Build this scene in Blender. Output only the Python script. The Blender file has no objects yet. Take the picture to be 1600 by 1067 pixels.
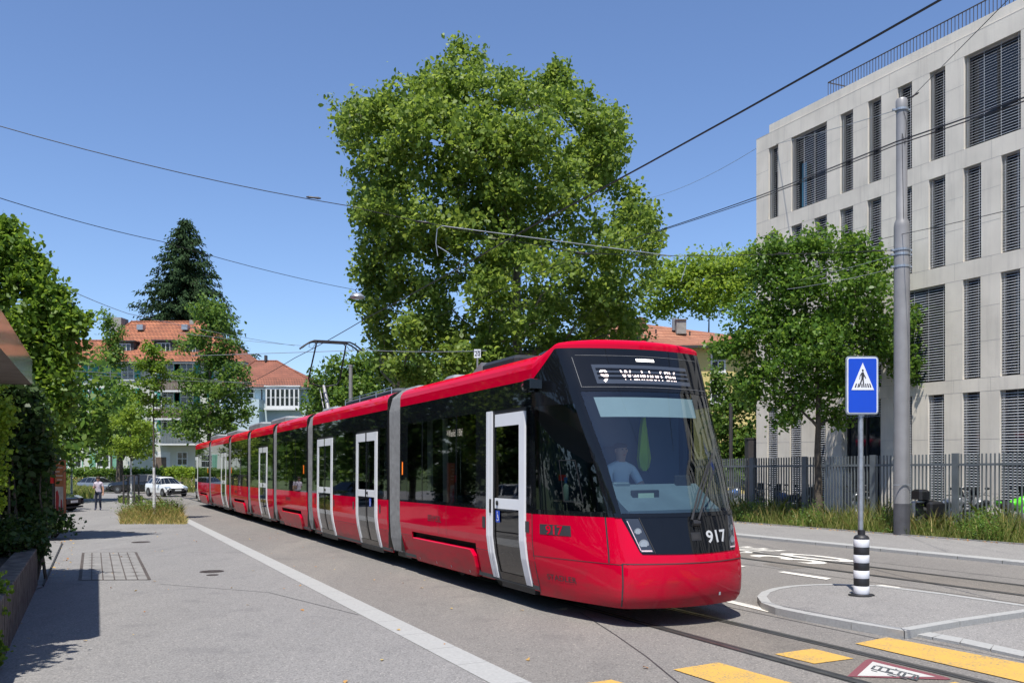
import bpy, bmesh, math, random
import numpy as np
from mathutils import Vector, Matrix
R = math.radians
# ------------------------------------------------------------------ camera, sky, sun
scene = bpy.context.scene
F = 1400.0; CH = 1.95; HY = 708.0          # focal length and horizon of the 1600 px wide photograph, eye height
cam_d = bpy.data.cameras.new("camera"); cam = bpy.data.objects.new("camera", cam_d)
scene.collection.objects.link(cam)
cam.location = (0, 0, CH); cam.rotation_euler = (R(90), 0, 0)
cam_d.sensor_width = 36; cam_d.lens = 36 * F / 1600; cam_d.shift_y = (HY - 533.5) / 1600
cam_d.clip_start = 0.1; cam_d.clip_end = 3000
scene.camera = cam
SUN_EL = R(66); SHX, SHY = .21, .978        # shadows fall along (SHX, SHY)
world = bpy.data.worlds.new("World"); scene.world = world; world.use_nodes = True
wn = world.node_tree; bg = wn.nodes["Background"]
sky = wn.nodes.new("ShaderNodeTexSky"); sky.sky_type = 'NISHITA'; sky.sun_disc = False
sky.sun_elevation = SUN_EL; sky.sun_rotation = math.atan2(-SHX, -SHY)
sky.altitude = 1200; sky.air_density = 1.1; sky.dust_density = 1.3; sky.ozone_density = 5.0
hsv = wn.nodes.new('ShaderNodeHueSaturation'); hsv.inputs['Saturation'].default_value = .98; hsv.inputs['Value'].default_value = 1.0
smx = wn.nodes.new('ShaderNodeMix'); smx.data_type = 'RGBA'; smx.blend_type = 'MULTIPLY'; smx.inputs['Factor'].default_value = 1; smx.inputs[7].default_value = (.98, 1.015, 1.12, 1)
wn.links.new(sky.outputs[0], hsv.inputs['Color']); wn.links.new(hsv.outputs[0], smx.inputs[6]); wn.links.new(smx.outputs[2], bg.inputs[0]); bg.inputs[1].default_value = 0.098
sl = bpy.data.lights.new("sun", 'SUN'); sl.energy = 4.2; sl.angle = R(0.5); sl.color = (1.0, .955, .88)
so = bpy.data.objects.new("sun", sl); scene.collection.objects.link(so)
sv = Vector((-SHX * math.cos(SUN_EL), -SHY * math.cos(SUN_EL), math.sin(SUN_EL)))
so.rotation_euler = sv.to_track_quat('Z', 'Y').to_euler(); so.location = (0, 0, 40)
scene.view_settings.view_transform = 'Standard'; scene.view_settings.look = 'None'
scene.view_settings.exposure = 0.65; scene.view_settings.gamma = 1
scene.view_settings.use_curve_mapping = False
scene.cycles.max_bounces = 6; scene.cycles.transparent_max_bounces = 10
scene.cycles.transmission_bounces = 4; scene.cycles.glossy_bounces = 3
scene.cycles.caustics_reflective = False; scene.cycles.caustics_refractive = False
COL = scene.collection
# ------------------------------------------------------------------ ground plane helpers
S = .0187; DX, DY = -.426, .905
def gz(x, y): return -S * max(-30, min(105, DX * x + DY * y))
def G(px, py, h=0):                        # point on the sloping street seen at a pixel
    u = (px - 800) / F; v = (HY - py) / F
    t = (CH - h) / (-v - S * (DX * u + DY))
    return Vector((u * t, t, gz(u * t, t) + h))
def P3(px, py, t): return Vector(((px - 800) / F * t, t, CH + (HY - py) / F * t))
def TR(s, w, h=0):                         # street frame: s towards the camera along the rails, w across
    x = .27 + .426 * s + .905 * w; y = 12.07 - .905 * s + .426 * w
    return Vector((x, y, gz(x, y) + h))
def SP(px, w=0.0):
    u = (px - 800) / F
    return ((12.07 + .426 * w) * u - .27 - .905 * w) / (.426 + .905 * u)
# ------------------------------------------------------------------ materials
def new_mat(name):
    m = bpy.data.materials.new(name); m.use_nodes = True
    return m, m.node_tree.nodes, m.node_tree.links, m.node_tree.nodes["Principled BSDF"]
def ramp(n, stops):
    r = n.new("ShaderNodeValToRGB"); e = r.color_ramp.elements
    while len(e) < len(stops): e.new(.5)
    for i, (p, c) in enumerate(stops):
        e[i].position = p; e[i].color = (*c, 1)
    return r
def mul(c, k): return tuple(min(1, x * k) for x in c)
def mat(name, c, rough=.6, metal=0, var=.12, scale=3.0, bump=0, bscale=60, coat=0, spec=.5, c2=None, detail=6):
    m, n, l, b = new_mat(name)
    b.inputs['Roughness'].default_value = rough; b.inputs['Metallic'].default_value = metal
    b.inputs['Specular IOR Level'].default_value = spec
    if coat: b.inputs['Coat Weight'].default_value = coat; b.inputs['Coat Roughness'].default_value = .03
    tc = n.new("ShaderNodeTexCoord")
    nz = n.new("ShaderNodeTexNoise"); nz.inputs['Scale'].default_value = scale; nz.inputs['Detail'].default_value = detail
    l.new(tc.outputs['Object'], nz.inputs['Vector'])
    r = ramp(n, [(.3, mul(c, 1 - var)), (.7, c2 or mul(c, 1 + var))])
    l.new(nz.outputs['Fac'], r.inputs['Fac']); l.new(r.outputs['Color'], b.inputs['Base Color'])
    if bump:
        n2 = n.new("ShaderNodeTexNoise"); n2.inputs['Scale'].default_value = bscale; n2.inputs['Detail'].default_value = 4
        l.new(tc.outputs['Object'], n2.inputs['Vector'])
        bp = n.new("ShaderNodeBump"); bp.inputs['Strength'].default_value = bump; bp.inputs['Distance'].default_value = .02
        l.new(n2.outputs['Fac'], bp.inputs['Height']); l.new(bp.outputs['Normal'], b.inputs['Normal'])
    return m
def asphalt(name, c, warm):
    m, n, l, b = new_mat(name); b.inputs['Roughness'].default_value = .85; b.inputs['Specular IOR Level'].default_value = .25
    tc = n.new("ShaderNodeTexCoord")
    big = n.new("ShaderNodeTexNoise"); big.inputs['Scale'].default_value = .35; big.inputs['Detail'].default_value = 8; big.inputs['Roughness'].default_value = .65
    mp = n.new("ShaderNodeMapping"); mp.inputs['Rotation'].default_value = (0, 0, R(-25.2)); mp.inputs['Scale'].default_value = (1.6, .28, 1)
    l.new(tc.outputs['Object'], mp.inputs['Vector']); l.new(mp.outputs['Vector'], big.inputs['Vector'])
    r = ramp(n, [(.32, mul(c, .93)), (.5, c), (.72, warm)]); l.new(big.outputs['Fac'], r.inputs['Fac'])
    fine = n.new("ShaderNodeTexVoronoi"); fine.inputs['Scale'].default_value = 75
    l.new(tc.outputs['Object'], fine.inputs['Vector'])
    bw = n.new("ShaderNodeRGBToBW"); l.new(fine.outputs['Color'], bw.inputs['Color'])
    r2 = ramp(n, [(.15, (.62, .62, .62)), (.5, (.98, .98, .98)), (.82, (1.0, 1.0, 1.0)), (.97, (1.75, 1.7, 1.6))]); l.new(bw.outputs['Val'], r2.inputs['Fac'])
    mx = n.new("ShaderNodeMix"); mx.data_type = 'RGBA'; mx.blend_type = 'MULTIPLY'; mx.inputs['Factor'].default_value = 1
    l.new(r.outputs['Color'], mx.inputs[6]); l.new(r2.outputs['Color'], mx.inputs[7])
    # stains and patches
    st = n.new("ShaderNodeTexNoise"); st.inputs['Scale'].default_value = 1.7; st.inputs['Detail'].default_value = 5; l.new(tc.outputs['Object'], st.inputs['Vector'])
    r3 = ramp(n, [(.30, (.88, .88, .89)), (.42, (1, 1, 1)), (.66, (1, 1, 1)), (.8, (1.06, 1.05, 1.03))]); l.new(st.outputs['Fac'], r3.inputs['Fac'])
    m2 = n.new("ShaderNodeMix"); m2.data_type = 'RGBA'; m2.blend_type = 'MULTIPLY'; m2.inputs['Factor'].default_value = 1
    l.new(mx.outputs[2], m2.inputs[6]); l.new(r3.outputs['Color'], m2.inputs[7]); l.new(m2.outputs[2], b.inputs['Base Color'])
    bp = n.new("ShaderNodeBump"); bp.inputs['Strength'].default_value = .5; bp.inputs['Distance'].default_value = .006
    l.new(bw.outputs['Val'], bp.inputs['Height']); l.new(bp.outputs['Normal'], b.inputs['Normal'])
    return m
def worn_paint(name, c, under, wear=.42, rough=.7):
    m, n, l, b = new_mat(name); b.inputs['Roughness'].default_value = rough
    tc = n.new("ShaderNodeTexCoord"); nz = n.new("ShaderNodeTexNoise"); nz.inputs['Scale'].default_value = 45; nz.inputs['Detail'].default_value = 5
    n2 = n.new("ShaderNodeTexNoise"); n2.inputs['Scale'].default_value = 3; l.new(tc.outputs['Object'], n2.inputs['Vector'])
    l.new(tc.outputs['Object'], nz.inputs['Vector'])
    ad = n.new("ShaderNodeMath"); ad.operation = 'MULTIPLY_ADD'; ad.inputs[1].default_value = .7; l.new(nz.outputs['Fac'], ad.inputs[0])
    m2 = n.new("ShaderNodeMath"); m2.operation = 'MULTIPLY'; m2.inputs[1].default_value = .3; l.new(n2.outputs['Fac'], m2.inputs[0]); l.new(m2.outputs[0], ad.inputs[2])
    r = ramp(n, [(wear - .03, under), (wear + .03, mul(c, .9)), (.7, c)]); l.new(ad.outputs[0], r.inputs['Fac']); l.new(r.outputs['Color'], b.inputs['Base Color'])
    return m
def foliage(name, c1, c2, c3, trans=.35, rough=.5):
    m, n, l, b = new_mat(name); b.inputs['Roughness'].default_value = rough; b.inputs['Specular IOR Level'].default_value = .35
    g = n.new("ShaderNodeNewGeometry"); r = ramp(n, [(0, c1), (.5, c2), (1, c3)])
    l.new(g.outputs['Random Per Island'], r.inputs['Fac']); l.new(r.outputs['Color'], b.inputs['Base Color'])
    t = n.new("ShaderNodeBsdfTranslucent"); mx = n.new("ShaderNodeMixShader"); mx.inputs[0].default_value = trans
    hs = n.new("ShaderNodeHueSaturation"); hs.inputs['Value'].default_value = 2.1; hs.inputs['Hue'].default_value = .485; l.new(r.outputs['Color'], hs.inputs['Color'])
    l.new(hs.outputs['Color'], t.inputs['Color']); l.new(b.outputs[0], mx.inputs[1]); l.new(t.outputs[0], mx.inputs[2])
    l.new(mx.outputs[0], n["Material Output"].inputs['Surface'])
    return m
def glass(name, tint, through, rough=.02, ior=1.5, boost=0.0):
    m, n, l, b = new_mat(name); n.remove(b)
    tr = n.new("ShaderNodeBsdfTransparent"); tr.inputs[0].default_value = (*mul(tint, through), 1)
    gl = n.new("ShaderNodeBsdfGlossy"); gl.inputs['Roughness'].default_value = rough; gl.inputs[0].default_value = (.95, .97, 1, 1)
    fr = n.new("ShaderNodeLayerWeight"); fr.inputs[0].default_value = .5          # Schlick term, the same from both sides of a pane
    p5 = n.new("ShaderNodeMath"); p5.operation = 'POWER'; p5.inputs[1].default_value = 4.2; l.new(fr.outputs['Facing'], p5.inputs[0])
    a = n.new("ShaderNodeMath"); a.operation = 'MULTIPLY_ADD'; a.inputs[1].default_value = .93; a.inputs[2].default_value = .045 + boost; a.use_clamp = True; l.new(p5.outputs[0], a.inputs[0])
    nz = n.new("ShaderNodeTexNoise"); nz.inputs['Scale'].default_value = .8; nz.inputs['Detail'].default_value = 1
    tc = n.new("ShaderNodeTexCoord"); l.new(tc.outputs['Object'], nz.inputs['Vector'])
    bp = n.new("ShaderNodeBump"); bp.inputs['Strength'].default_value = .05; bp.inputs['Distance'].default_value = .06
    l.new(nz.outputs['Fac'], bp.inputs['Height']); l.new(bp.outputs['Normal'], gl.inputs['Normal'])
    mx = n.new("ShaderNodeMixShader"); l.new(a.outputs[0], mx.inputs[0]); l.new(tr.outputs[0], mx.inputs[1]); l.new(gl.outputs[0], mx.inputs[2])
    l.new(mx.outputs[0], n["Material Output"].inputs['Surface'])
    return m
def emit(name, c, k):
    m, n, l, b = new_mat(name); b.inputs['Base Color'].default_value = (*c, 1)
    b.inputs['Emission Color'].default_value = (*c, 1); b.inputs['Emission Strength'].default_value = k
    return m
def tiles(name, c1, c2, mortar, sx=2.4, sz=2.2):
    m, n, l, b = new_mat(name); b.inputs['Roughness'].default_value = .8
    tc = n.new("ShaderNodeTexCoord"); sp = n.new("ShaderNodeSeparateXYZ"); cb = n.new("ShaderNodeCombineXYZ")
    l.new(tc.outputs['Object'], sp.inputs[0]); ad = n.new("ShaderNodeMath"); l.new(sp.outputs[0], ad.inputs[0]); l.new(sp.outputs[1], ad.inputs[1])
    l.new(ad.outputs[0], cb.inputs[0]); l.new(sp.outputs[2], cb.inputs[1])
    br = n.new("ShaderNodeTexBrick"); l.new(cb.outputs[0], br.inputs['Vector']); br.inputs['Scale'].default_value = 1
    br.inputs['Brick Width'].default_value = 1 / sx; br.inputs['Row Height'].default_value = 1 / sz; br.inputs['Mortar Size'].default_value = .035; br.inputs['Mortar Smooth'].default_value = .6
    br.inputs['Color1'].default_value = (*c1, 1); br.inputs['Color2'].default_value = (*c2, 1); br.inputs['Mortar'].default_value = (*mortar, 1)
    nz = n.new("ShaderNodeTexNoise"); nz.inputs['Scale'].default_value = .6; nz.inputs['Detail'].default_value = 6; l.new(tc.outputs['Object'], nz.inputs['Vector'])
    r = ramp(n, [(.3, (.7, .68, .66)), (.7, (1.1, 1.08, 1.05))]); l.new(nz.outputs['Fac'], r.inputs['Fac'])
    mx = n.new("ShaderNodeMix"); mx.data_type = 'RGBA'; mx.blend_type = 'MULTIPLY'; mx.inputs['Factor'].default_value = 1
    l.new(br.outputs['Color'], mx.inputs[6]); l.new(r.outputs['Color'], mx.inputs[7]); l.new(mx.outputs[2], b.inputs['Base Color'])
    bp = n.new("ShaderNodeBump"); bp.inputs['Strength'].default_value = .6; bp.inputs['Distance'].default_value = .05; bp.invert = True
    l.new(br.outputs['Fac'], bp.inputs['Height']); l.new(bp.outputs['Normal'], b.inputs['Normal'])
    return m
M = {}
M['road'] = asphalt('road asphalt', (.205, .192, .178), (.250, .230, .207))
M['pave'] = asphalt('pavement asphalt', (.235, .228, .222), (.270, .262, .252))
M['walk'] = asphalt('right pavement asphalt', (.245, .236, .228), (.275, .265, .255))
M['earth'] = mat('earth and grass', (.07, .10, .03), .95, var=.4, scale=.8, bump=.5, bscale=20)
M['soil'] = mat('dark soil', (.05, .038, .028), .95, var=.4, scale=9, bump=.6, bscale=40)
M['granite'] = mat('granite kerb', (.335, .335, .325), .8, var=.10, scale=30, bump=.3, bscale=80)
M['slab'] = mat('concrete slabs', (.215, .208, .198), .85, var=.2, scale=4, bump=.3, bscale=60)
M['oldconc'] = mat('weathered planter concrete', (.155, .135, .115), .9, var=.5, scale=6, bump=.5, bscale=50)
M['seam'] = mat('bitumen seam', (.035, .035, .036), .6, var=.3, scale=8)
M['rail'] = mat('rail steel', (.20, .19, .18), .35, .8, var=.3, scale=5)
M['iron'] = mat('cast iron', (.09, .075, .07), .6, .4, var=.3, scale=12, bump=.5, bscale=60)
M['rust'] = mat('rusty iron frame', (.085, .07, .062), .8, .2, var=.4, scale=12)
M['white_mark'] = worn_paint('white road paint', (.72, .69, .62), (.26, .24, .22), .36)
M['yellow_mark'] = worn_paint('yellow road paint', (.60, .355, .075), (.28, .22, .12), .43)
M['red_mark'] = worn_paint('dull red road paint', (.20, .060, .072), (.19, .12, .12), .36)
M['grey_mark'] = worn_paint('pale grey road paint', (.50, .49, .46), (.3, .28, .26), .36)
M['black_mark'] = worn_paint('black road paint', (.055, .06, .065), (.3, .3, .3), .44)
M['red'] = mat('red tram paint', (.53, .0006, .025), .5, 0, var=.05, scale=1.2, coat=.5, spec=0)
def grime(m):          # road dirt thrown up on the lowest part of the skirt, in uneven splashes
    n, l = m.node_tree.nodes, m.node_tree.links; b = n["Principled BSDF"]; src = b.inputs['Base Color'].links[0].from_socket
    tc = n.new("ShaderNodeTexCoord"); sp = n.new("ShaderNodeSeparateXYZ"); l.new(tc.outputs['Object'], sp.inputs[0])
    mp = n.new("ShaderNodeMapping"); mp.inputs['Scale'].default_value = (1, 1, 3); nz = n.new("ShaderNodeTexNoise"); nz.inputs['Scale'].default_value = 2.2; nz.inputs['Detail'].default_value = 8; l.new(tc.outputs['Object'], mp.inputs['Vector']); l.new(mp.outputs['Vector'], nz.inputs['Vector'])
    r = n.new("ShaderNodeMapRange"); r.inputs[1].default_value = .85; r.inputs[2].default_value = .22; r.inputs[3].default_value = -.35; r.inputs[4].default_value = .35; l.new(sp.outputs[2], r.inputs[0])
    a = n.new("ShaderNodeMath"); l.new(r.outputs[0], a.inputs[0]); l.new(nz.outputs['Fac'], a.inputs[1]); rr = ramp(n, [(.45, (0, 0, 0)), (.95, (.6, .6, .6))]); l.new(a.outputs[0], rr.inputs['Fac'])
    mx = n.new("ShaderNodeMix"); mx.data_type = 'RGBA'; l.new(rr.outputs['Color'], mx.inputs['Factor']); l.new(src, mx.inputs[6]); mx.inputs[7].default_value = (.10, .045, .04, 1); l.new(mx.outputs[2], b.inputs['Base Color'])
grime(M['red'])
M['redroof'] = mat('red tram roof paint', (.54, .0006, .025), .5, 0, var=.05, scale=1.2, coat=.4, spec=0)
M['black'] = mat('black gloss panel', (.006, .007, .009), .025, 0, var=.1, spec=.4)
M['blackmat'] = mat('black plastic', (.018, .018, .02), .5, 0, var=.2)
M['rubber'] = mat('rubber', (.02, .02, .02), .7, 0, var=.2)
M['under'] = mat('grimy underframe', (.02, .018, .016), .85, .1, var=.4, scale=6)
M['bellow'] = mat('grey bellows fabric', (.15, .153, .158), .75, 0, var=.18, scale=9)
M['bellowdark'] = mat('bellows fold painted shade', (.07, .072, .075), .85, 0, var=.2, scale=9)
M['roofgrey'] = mat('tram roof equipment grey', (.25, .26, .27), .55, .3, var=.2)
M['roofdark'] = mat('tram roof dark', (.06, .065, .07), .6, .2, var=.2)
M['white'] = mat('white lacquer', (.78, .79, .82), .3, 0, var=.03, coat=.3)
M['tglass'] = glass('tram side glass', (.85, .95, .9), .30, boost=.03)
M['wglass'] = glass('windscreen glass', (.82, .97, 1.0), .78, boost=.05)
M['dglass'] = mat('dark mirror glass', (.008, .010, .011), .03, 0, var=.2, spec=.8)
M['house_glass'] = mat('house window glass', (.02, .025, .03), .05, 0, var=.4, spec=.8)
M['bldg_glass'] = mat('office window glass', (.012, .02, .03), .04, 0, var=.4, spec=.9)
M['interior'] = mat('tram interior grey', (.16, .17, .18), .6, var=.1)
M['interior_dark'] = mat('tram interior dark', (.035, .04, .045), .6, var=.1)
M['seatblue'] = mat('blue seat fabric', (.03, .05, .12), .9, var=.2)
M['chrome'] = mat('bright metal', (.6, .6, .61), .25, .95, var=.05)
M['galv'] = mat('galvanised steel', (.36, .39, .42), .42, .6, var=.2, scale=9)
M['mast'] = mat('grey painted mast', (.255, .25, .25), .45, .15, var=.12, scale=2)
M['mastdark'] = mat('dark mast foot coating', (.075, .075, .082), .6, var=.2)
M['fence'] = mat('anthracite fence paint', (.14, .16, .17), .4, .2, var=.15)
M['conc'] = mat('pale facade concrete', (.67, .622, .54), .85, var=.10, scale=.9, bump=.15, bscale=30, detail=10)
def streaks(m, k=.80):          # rain streaks running down the concrete
    n, l = m.node_tree.nodes, m.node_tree.links; b = n["Principled BSDF"]; src = b.inputs['Base Color'].links[0].from_socket
    tc = n.new("ShaderNodeTexCoord"); mp = n.new("ShaderNodeMapping"); mp.inputs['Scale'].default_value = (3.2, 3.2, .22); l.new(tc.outputs['Object'], mp.inputs['Vector'])
    nz = n.new("ShaderNodeTexNoise"); nz.inputs['Scale'].default_value = 1.4; nz.inputs['Detail'].default_value = 8; nz.inputs['Roughness'].default_value = .7; l.new(mp.outputs['Vector'], nz.inputs['Vector'])
    r = ramp(n, [(.34, (k, k, k * 1.01)), (.5, (1, 1, 1))]); l.new(nz.outputs['Fac'], r.inputs['Fac'])
    mx = n.new("ShaderNodeMix"); mx.data_type = 'RGBA'; mx.blend_type = 'MULTIPLY'; mx.inputs['Factor'].default_value = 1; l.new(src, mx.inputs[6]); l.new(r.outputs['Color'], mx.inputs[7]); l.new(mx.outputs[2], b.inputs['Base Color'])
streaks(M['conc'], .89); streaks(M['oldconc'], .55)
M['track'] = asphalt('track bed asphalt', (.180, .163, .143), (.215, .19, .165))
M['skyglass'] = mat('pane with painted sky reflection', (.05, .16, .24), .08, var=.1, spec=.8)  # blue base colour stands in for sky mirrored in the glass
M['joint'] = mat('facade joint', (.46, .43, .39), .9, var=.1)
M['slat'] = mat('blind slats', (.46, .47, .49), .5, 0, var=.08)
M['void'] = mat('dark reveal', (.02, .02, .022), .8, var=.1)
M['led'] = emit('led display text', (1.0, .82, .78), 1.1)
M['lampwhite'] = emit('white lamp', (1.0, .95, .9), 2.2)
M['orange'] = emit('orange marker', (1.0, .22, .02), .6)
M['signblue'] = mat('sign blue', (.003, .06, .52), .35, var=.05)
M['signwhite'] = mat('reflective white', (.75, .76, .79), .4, var=.03)
M['textgrey'] = mat('grey lettering', (.48, .49, .50), .5, var=.05)
M['textdark'] = mat('dark lettering', (.035, .035, .04), .5, var=.05)
M['wire'] = mat('dark wire', (.03, .03, .033), .5, .5, var=.1)
M['wirelight'] = mat('bright steel wire', (.35, .37, .38), .4, .6, var=.1)
M['bark'] = mat('grey brown bark', (.085, .068, .05), .9, var=.45, scale=7, bump=.8, bscale=18)
M['barkpale'] = mat('pale plane bark', (.16, .145, .11), .85, var=.5, scale=3, bump=.3, bscale=12)
M['whitewash'] = mat('whitewashed trunk', (.55, .55, .54), .85, var=.25, scale=9, bump=.3)
M['plane_leaf'] = foliage('plane leaves', (.070, .125, .016), (.125, .195, .027), (.215, .29, .052), .44)
M['tree_leaf'] = foliage('fresh tree leaves', (.062, .125, .014), (.105, .19, .020), (.18, .27, .032), .42)
M['street_leaf'] = foliage('glossy street tree leaves', (.045, .105, .014), (.080, .165, .020), (.15, .245, .035), .42, .42)
M['mid_leaf'] = foliage('mid green leaves', (.050, .110, .020), (.088, .168, .027), (.155, .235, .038), .38)
M['lime_leaf'] = foliage('light green leaves', (.11, .18, .02), (.17, .26, .03), (.25, .34, .045), .42)
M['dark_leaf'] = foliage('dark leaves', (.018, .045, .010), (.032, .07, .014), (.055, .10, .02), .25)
M['conifer'] = foliage('spruce needles', (.014, .036, .011), (.022, .052, .015), (.036, .075, .02), .08, .9)
M['thuja'] = foliage('yellow green thuja', (.12, .19, .015), (.18, .27, .02), (.26, .36, .03), .35)
M['grass'] = foliage('verge grass', (.09, .15, .022), (.16, .21, .045), (.34, .31, .11), .4, .7)
M['straw'] = foliage('dry grass', (.20, .22, .05), (.42, .34, .12), (.56, .44, .2), .3, .8)
M['flower'] = foliage('small flowers', (.8, .78, .7), (.75, .6, .05), (.35, .15, .5), .2)
M['deadleaf'] = foliage('fallen leaves', (.30, .13, .04), (.42, .24, .08), (.5, .38, .12), .1, .8)
M['tile1'] = tiles('orange roof tiles', (.26, .085, .040), (.34, .125, .06), (.09, .035, .022))
M['tile2'] = tiles('brown red roof tiles', (.24, .085, .05), (.30, .105, .06), (.12, .05, .035), 4, 4)
M['tile3'] = tiles('salmon roof tiles', (.33, .14, .08), (.40, .19, .115), (.17, .06, .035), 3.2, 3.6)
M['plaster'] = mat('pale green grey plaster', (.52, .53, .47), .9, var=.07, scale=.7)
M['plasterblue'] = mat('pale blue plaster', (.42, .52, .56), .9, var=.07, scale=.7)
M['plasteryellow'] = mat('yellow plaster', (.60, .49, .20), .9, var=.08, scale=.7)
M['shutter'] = mat('teal shutters', (.03, .25, .21), .6, var=.15)
M['shutterpale'] = mat('pale green shutters', (.20, .42, .30), .6, var=.12)
M['trim'] = mat('white trim', (.62, .63, .62), .6, var=.06)
M['brownwood'] = mat('brown boards', (.14, .10, .075), .7, var=.25)
M['lead'] = mat('dark dormer metal', (.045, .04, .04), .6, var=.2)
M['brick'] = mat('red chimney brick', (.16, .07, .055), .9, var=.3, scale=8)
M['greyconc'] = mat('grey chimney concrete', (.28, .27, .25), .9, var=.2, scale=4)
M['skin'] = mat('skin', (.50, .29, .20), .55, var=.05)
M['hair'] = mat('dark hair', (.03, .018, .012), .7, var=.3, scale=30)
M['shirt_print'] = mat('pale printed blouse', (.50, .49, .58), .85, var=.30, scale=16, c2=(.58, .50, .58))
M['shirt_pale'] = mat('pale blue shirt', (.50, .58, .66), .85, var=.08)
M['shirt_white'] = mat('pale driver shirt', (.75, .78, .80), .85, var=.05)
M['jeans'] = mat('dark blue jeans', (.018, .024, .045), .9, var=.2)
M['shoe'] = mat('dark blue shoe', (.02, .025, .06), .6, var=.2)
M['hivis'] = mat('hi vis yellow green', (.50, .75, .03), .8, var=.15)
M['carwhite'] = mat('white car paint', (.72, .73, .74), .25, 0, var=.03, coat=.6)
M['carsilver'] = mat('silver blue car paint', (.22, .24, .27), .3, .5, var=.05, coat=.6)
M['carblack'] = mat('black car paint', (.010, .011, .016), .2, 0, var=.1, coat=.7)
M['tyre'] = mat('tyre', (.015, .015, .015), .85, var=.2)
M['alloy'] = mat('alloy rim', (.25, .26, .27), .35, .7, var=.1)
M['plate'] = mat('number plate white', (.7, .7, .68), .5, var=.02)
M['redlamp'] = mat('red tail lamp', (.35, .01, .01), .15, 0, var=.1)
M['lens'] = mat('clear lamp lens', (.35, .40, .46), .12, .3, var=.2)
M['sanitizer'] = mat('pale spray bottle', (.45, .65, .60), .3, var=.1)
M['bluecap'] = mat('blue spray head', (.02, .16, .55), .4, var=.1)
M['orangesign'] = mat('orange brown notice', (.36, .12, .045), .5, var=.2, scale=6)
M['posterred'] = mat('poster red figure', (.42, .03, .03), .5, var=.3, scale=8)
M['posterwhite'] = mat('poster pale ground', (.5, .42, .38), .5, var=.25, scale=5)
M['redbox'] = mat('small red box', (.6, .02, .02), .5, var=.05)
M['fascia'] = mat('polished canopy fascia', (.50, .43, .41), .12, .9, var=.06, scale=1)
M['soffit'] = mat('canopy underside', (.26, .22, .19), .7, var=.2)
M['bikeblack'] = mat('motorbike black', (.012, .012, .014), .3, var=.1, coat=.3)
M['bikesilver'] = mat('motorbike silver', (.42, .43, .45), .3, .7, var=.1)
M['bikegreen'] = mat('motorbike green', (.10, .62, .02), .25, var=.05, coat=.5)
M['bikeblue'] = mat('motorbike blue', (.04, .12, .35), .3, var=.1, coat=.3)
M['yellowlogo'] = mat('yellow van lettering panel', (.75, .48, .02), .5, var=.05)
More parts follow.
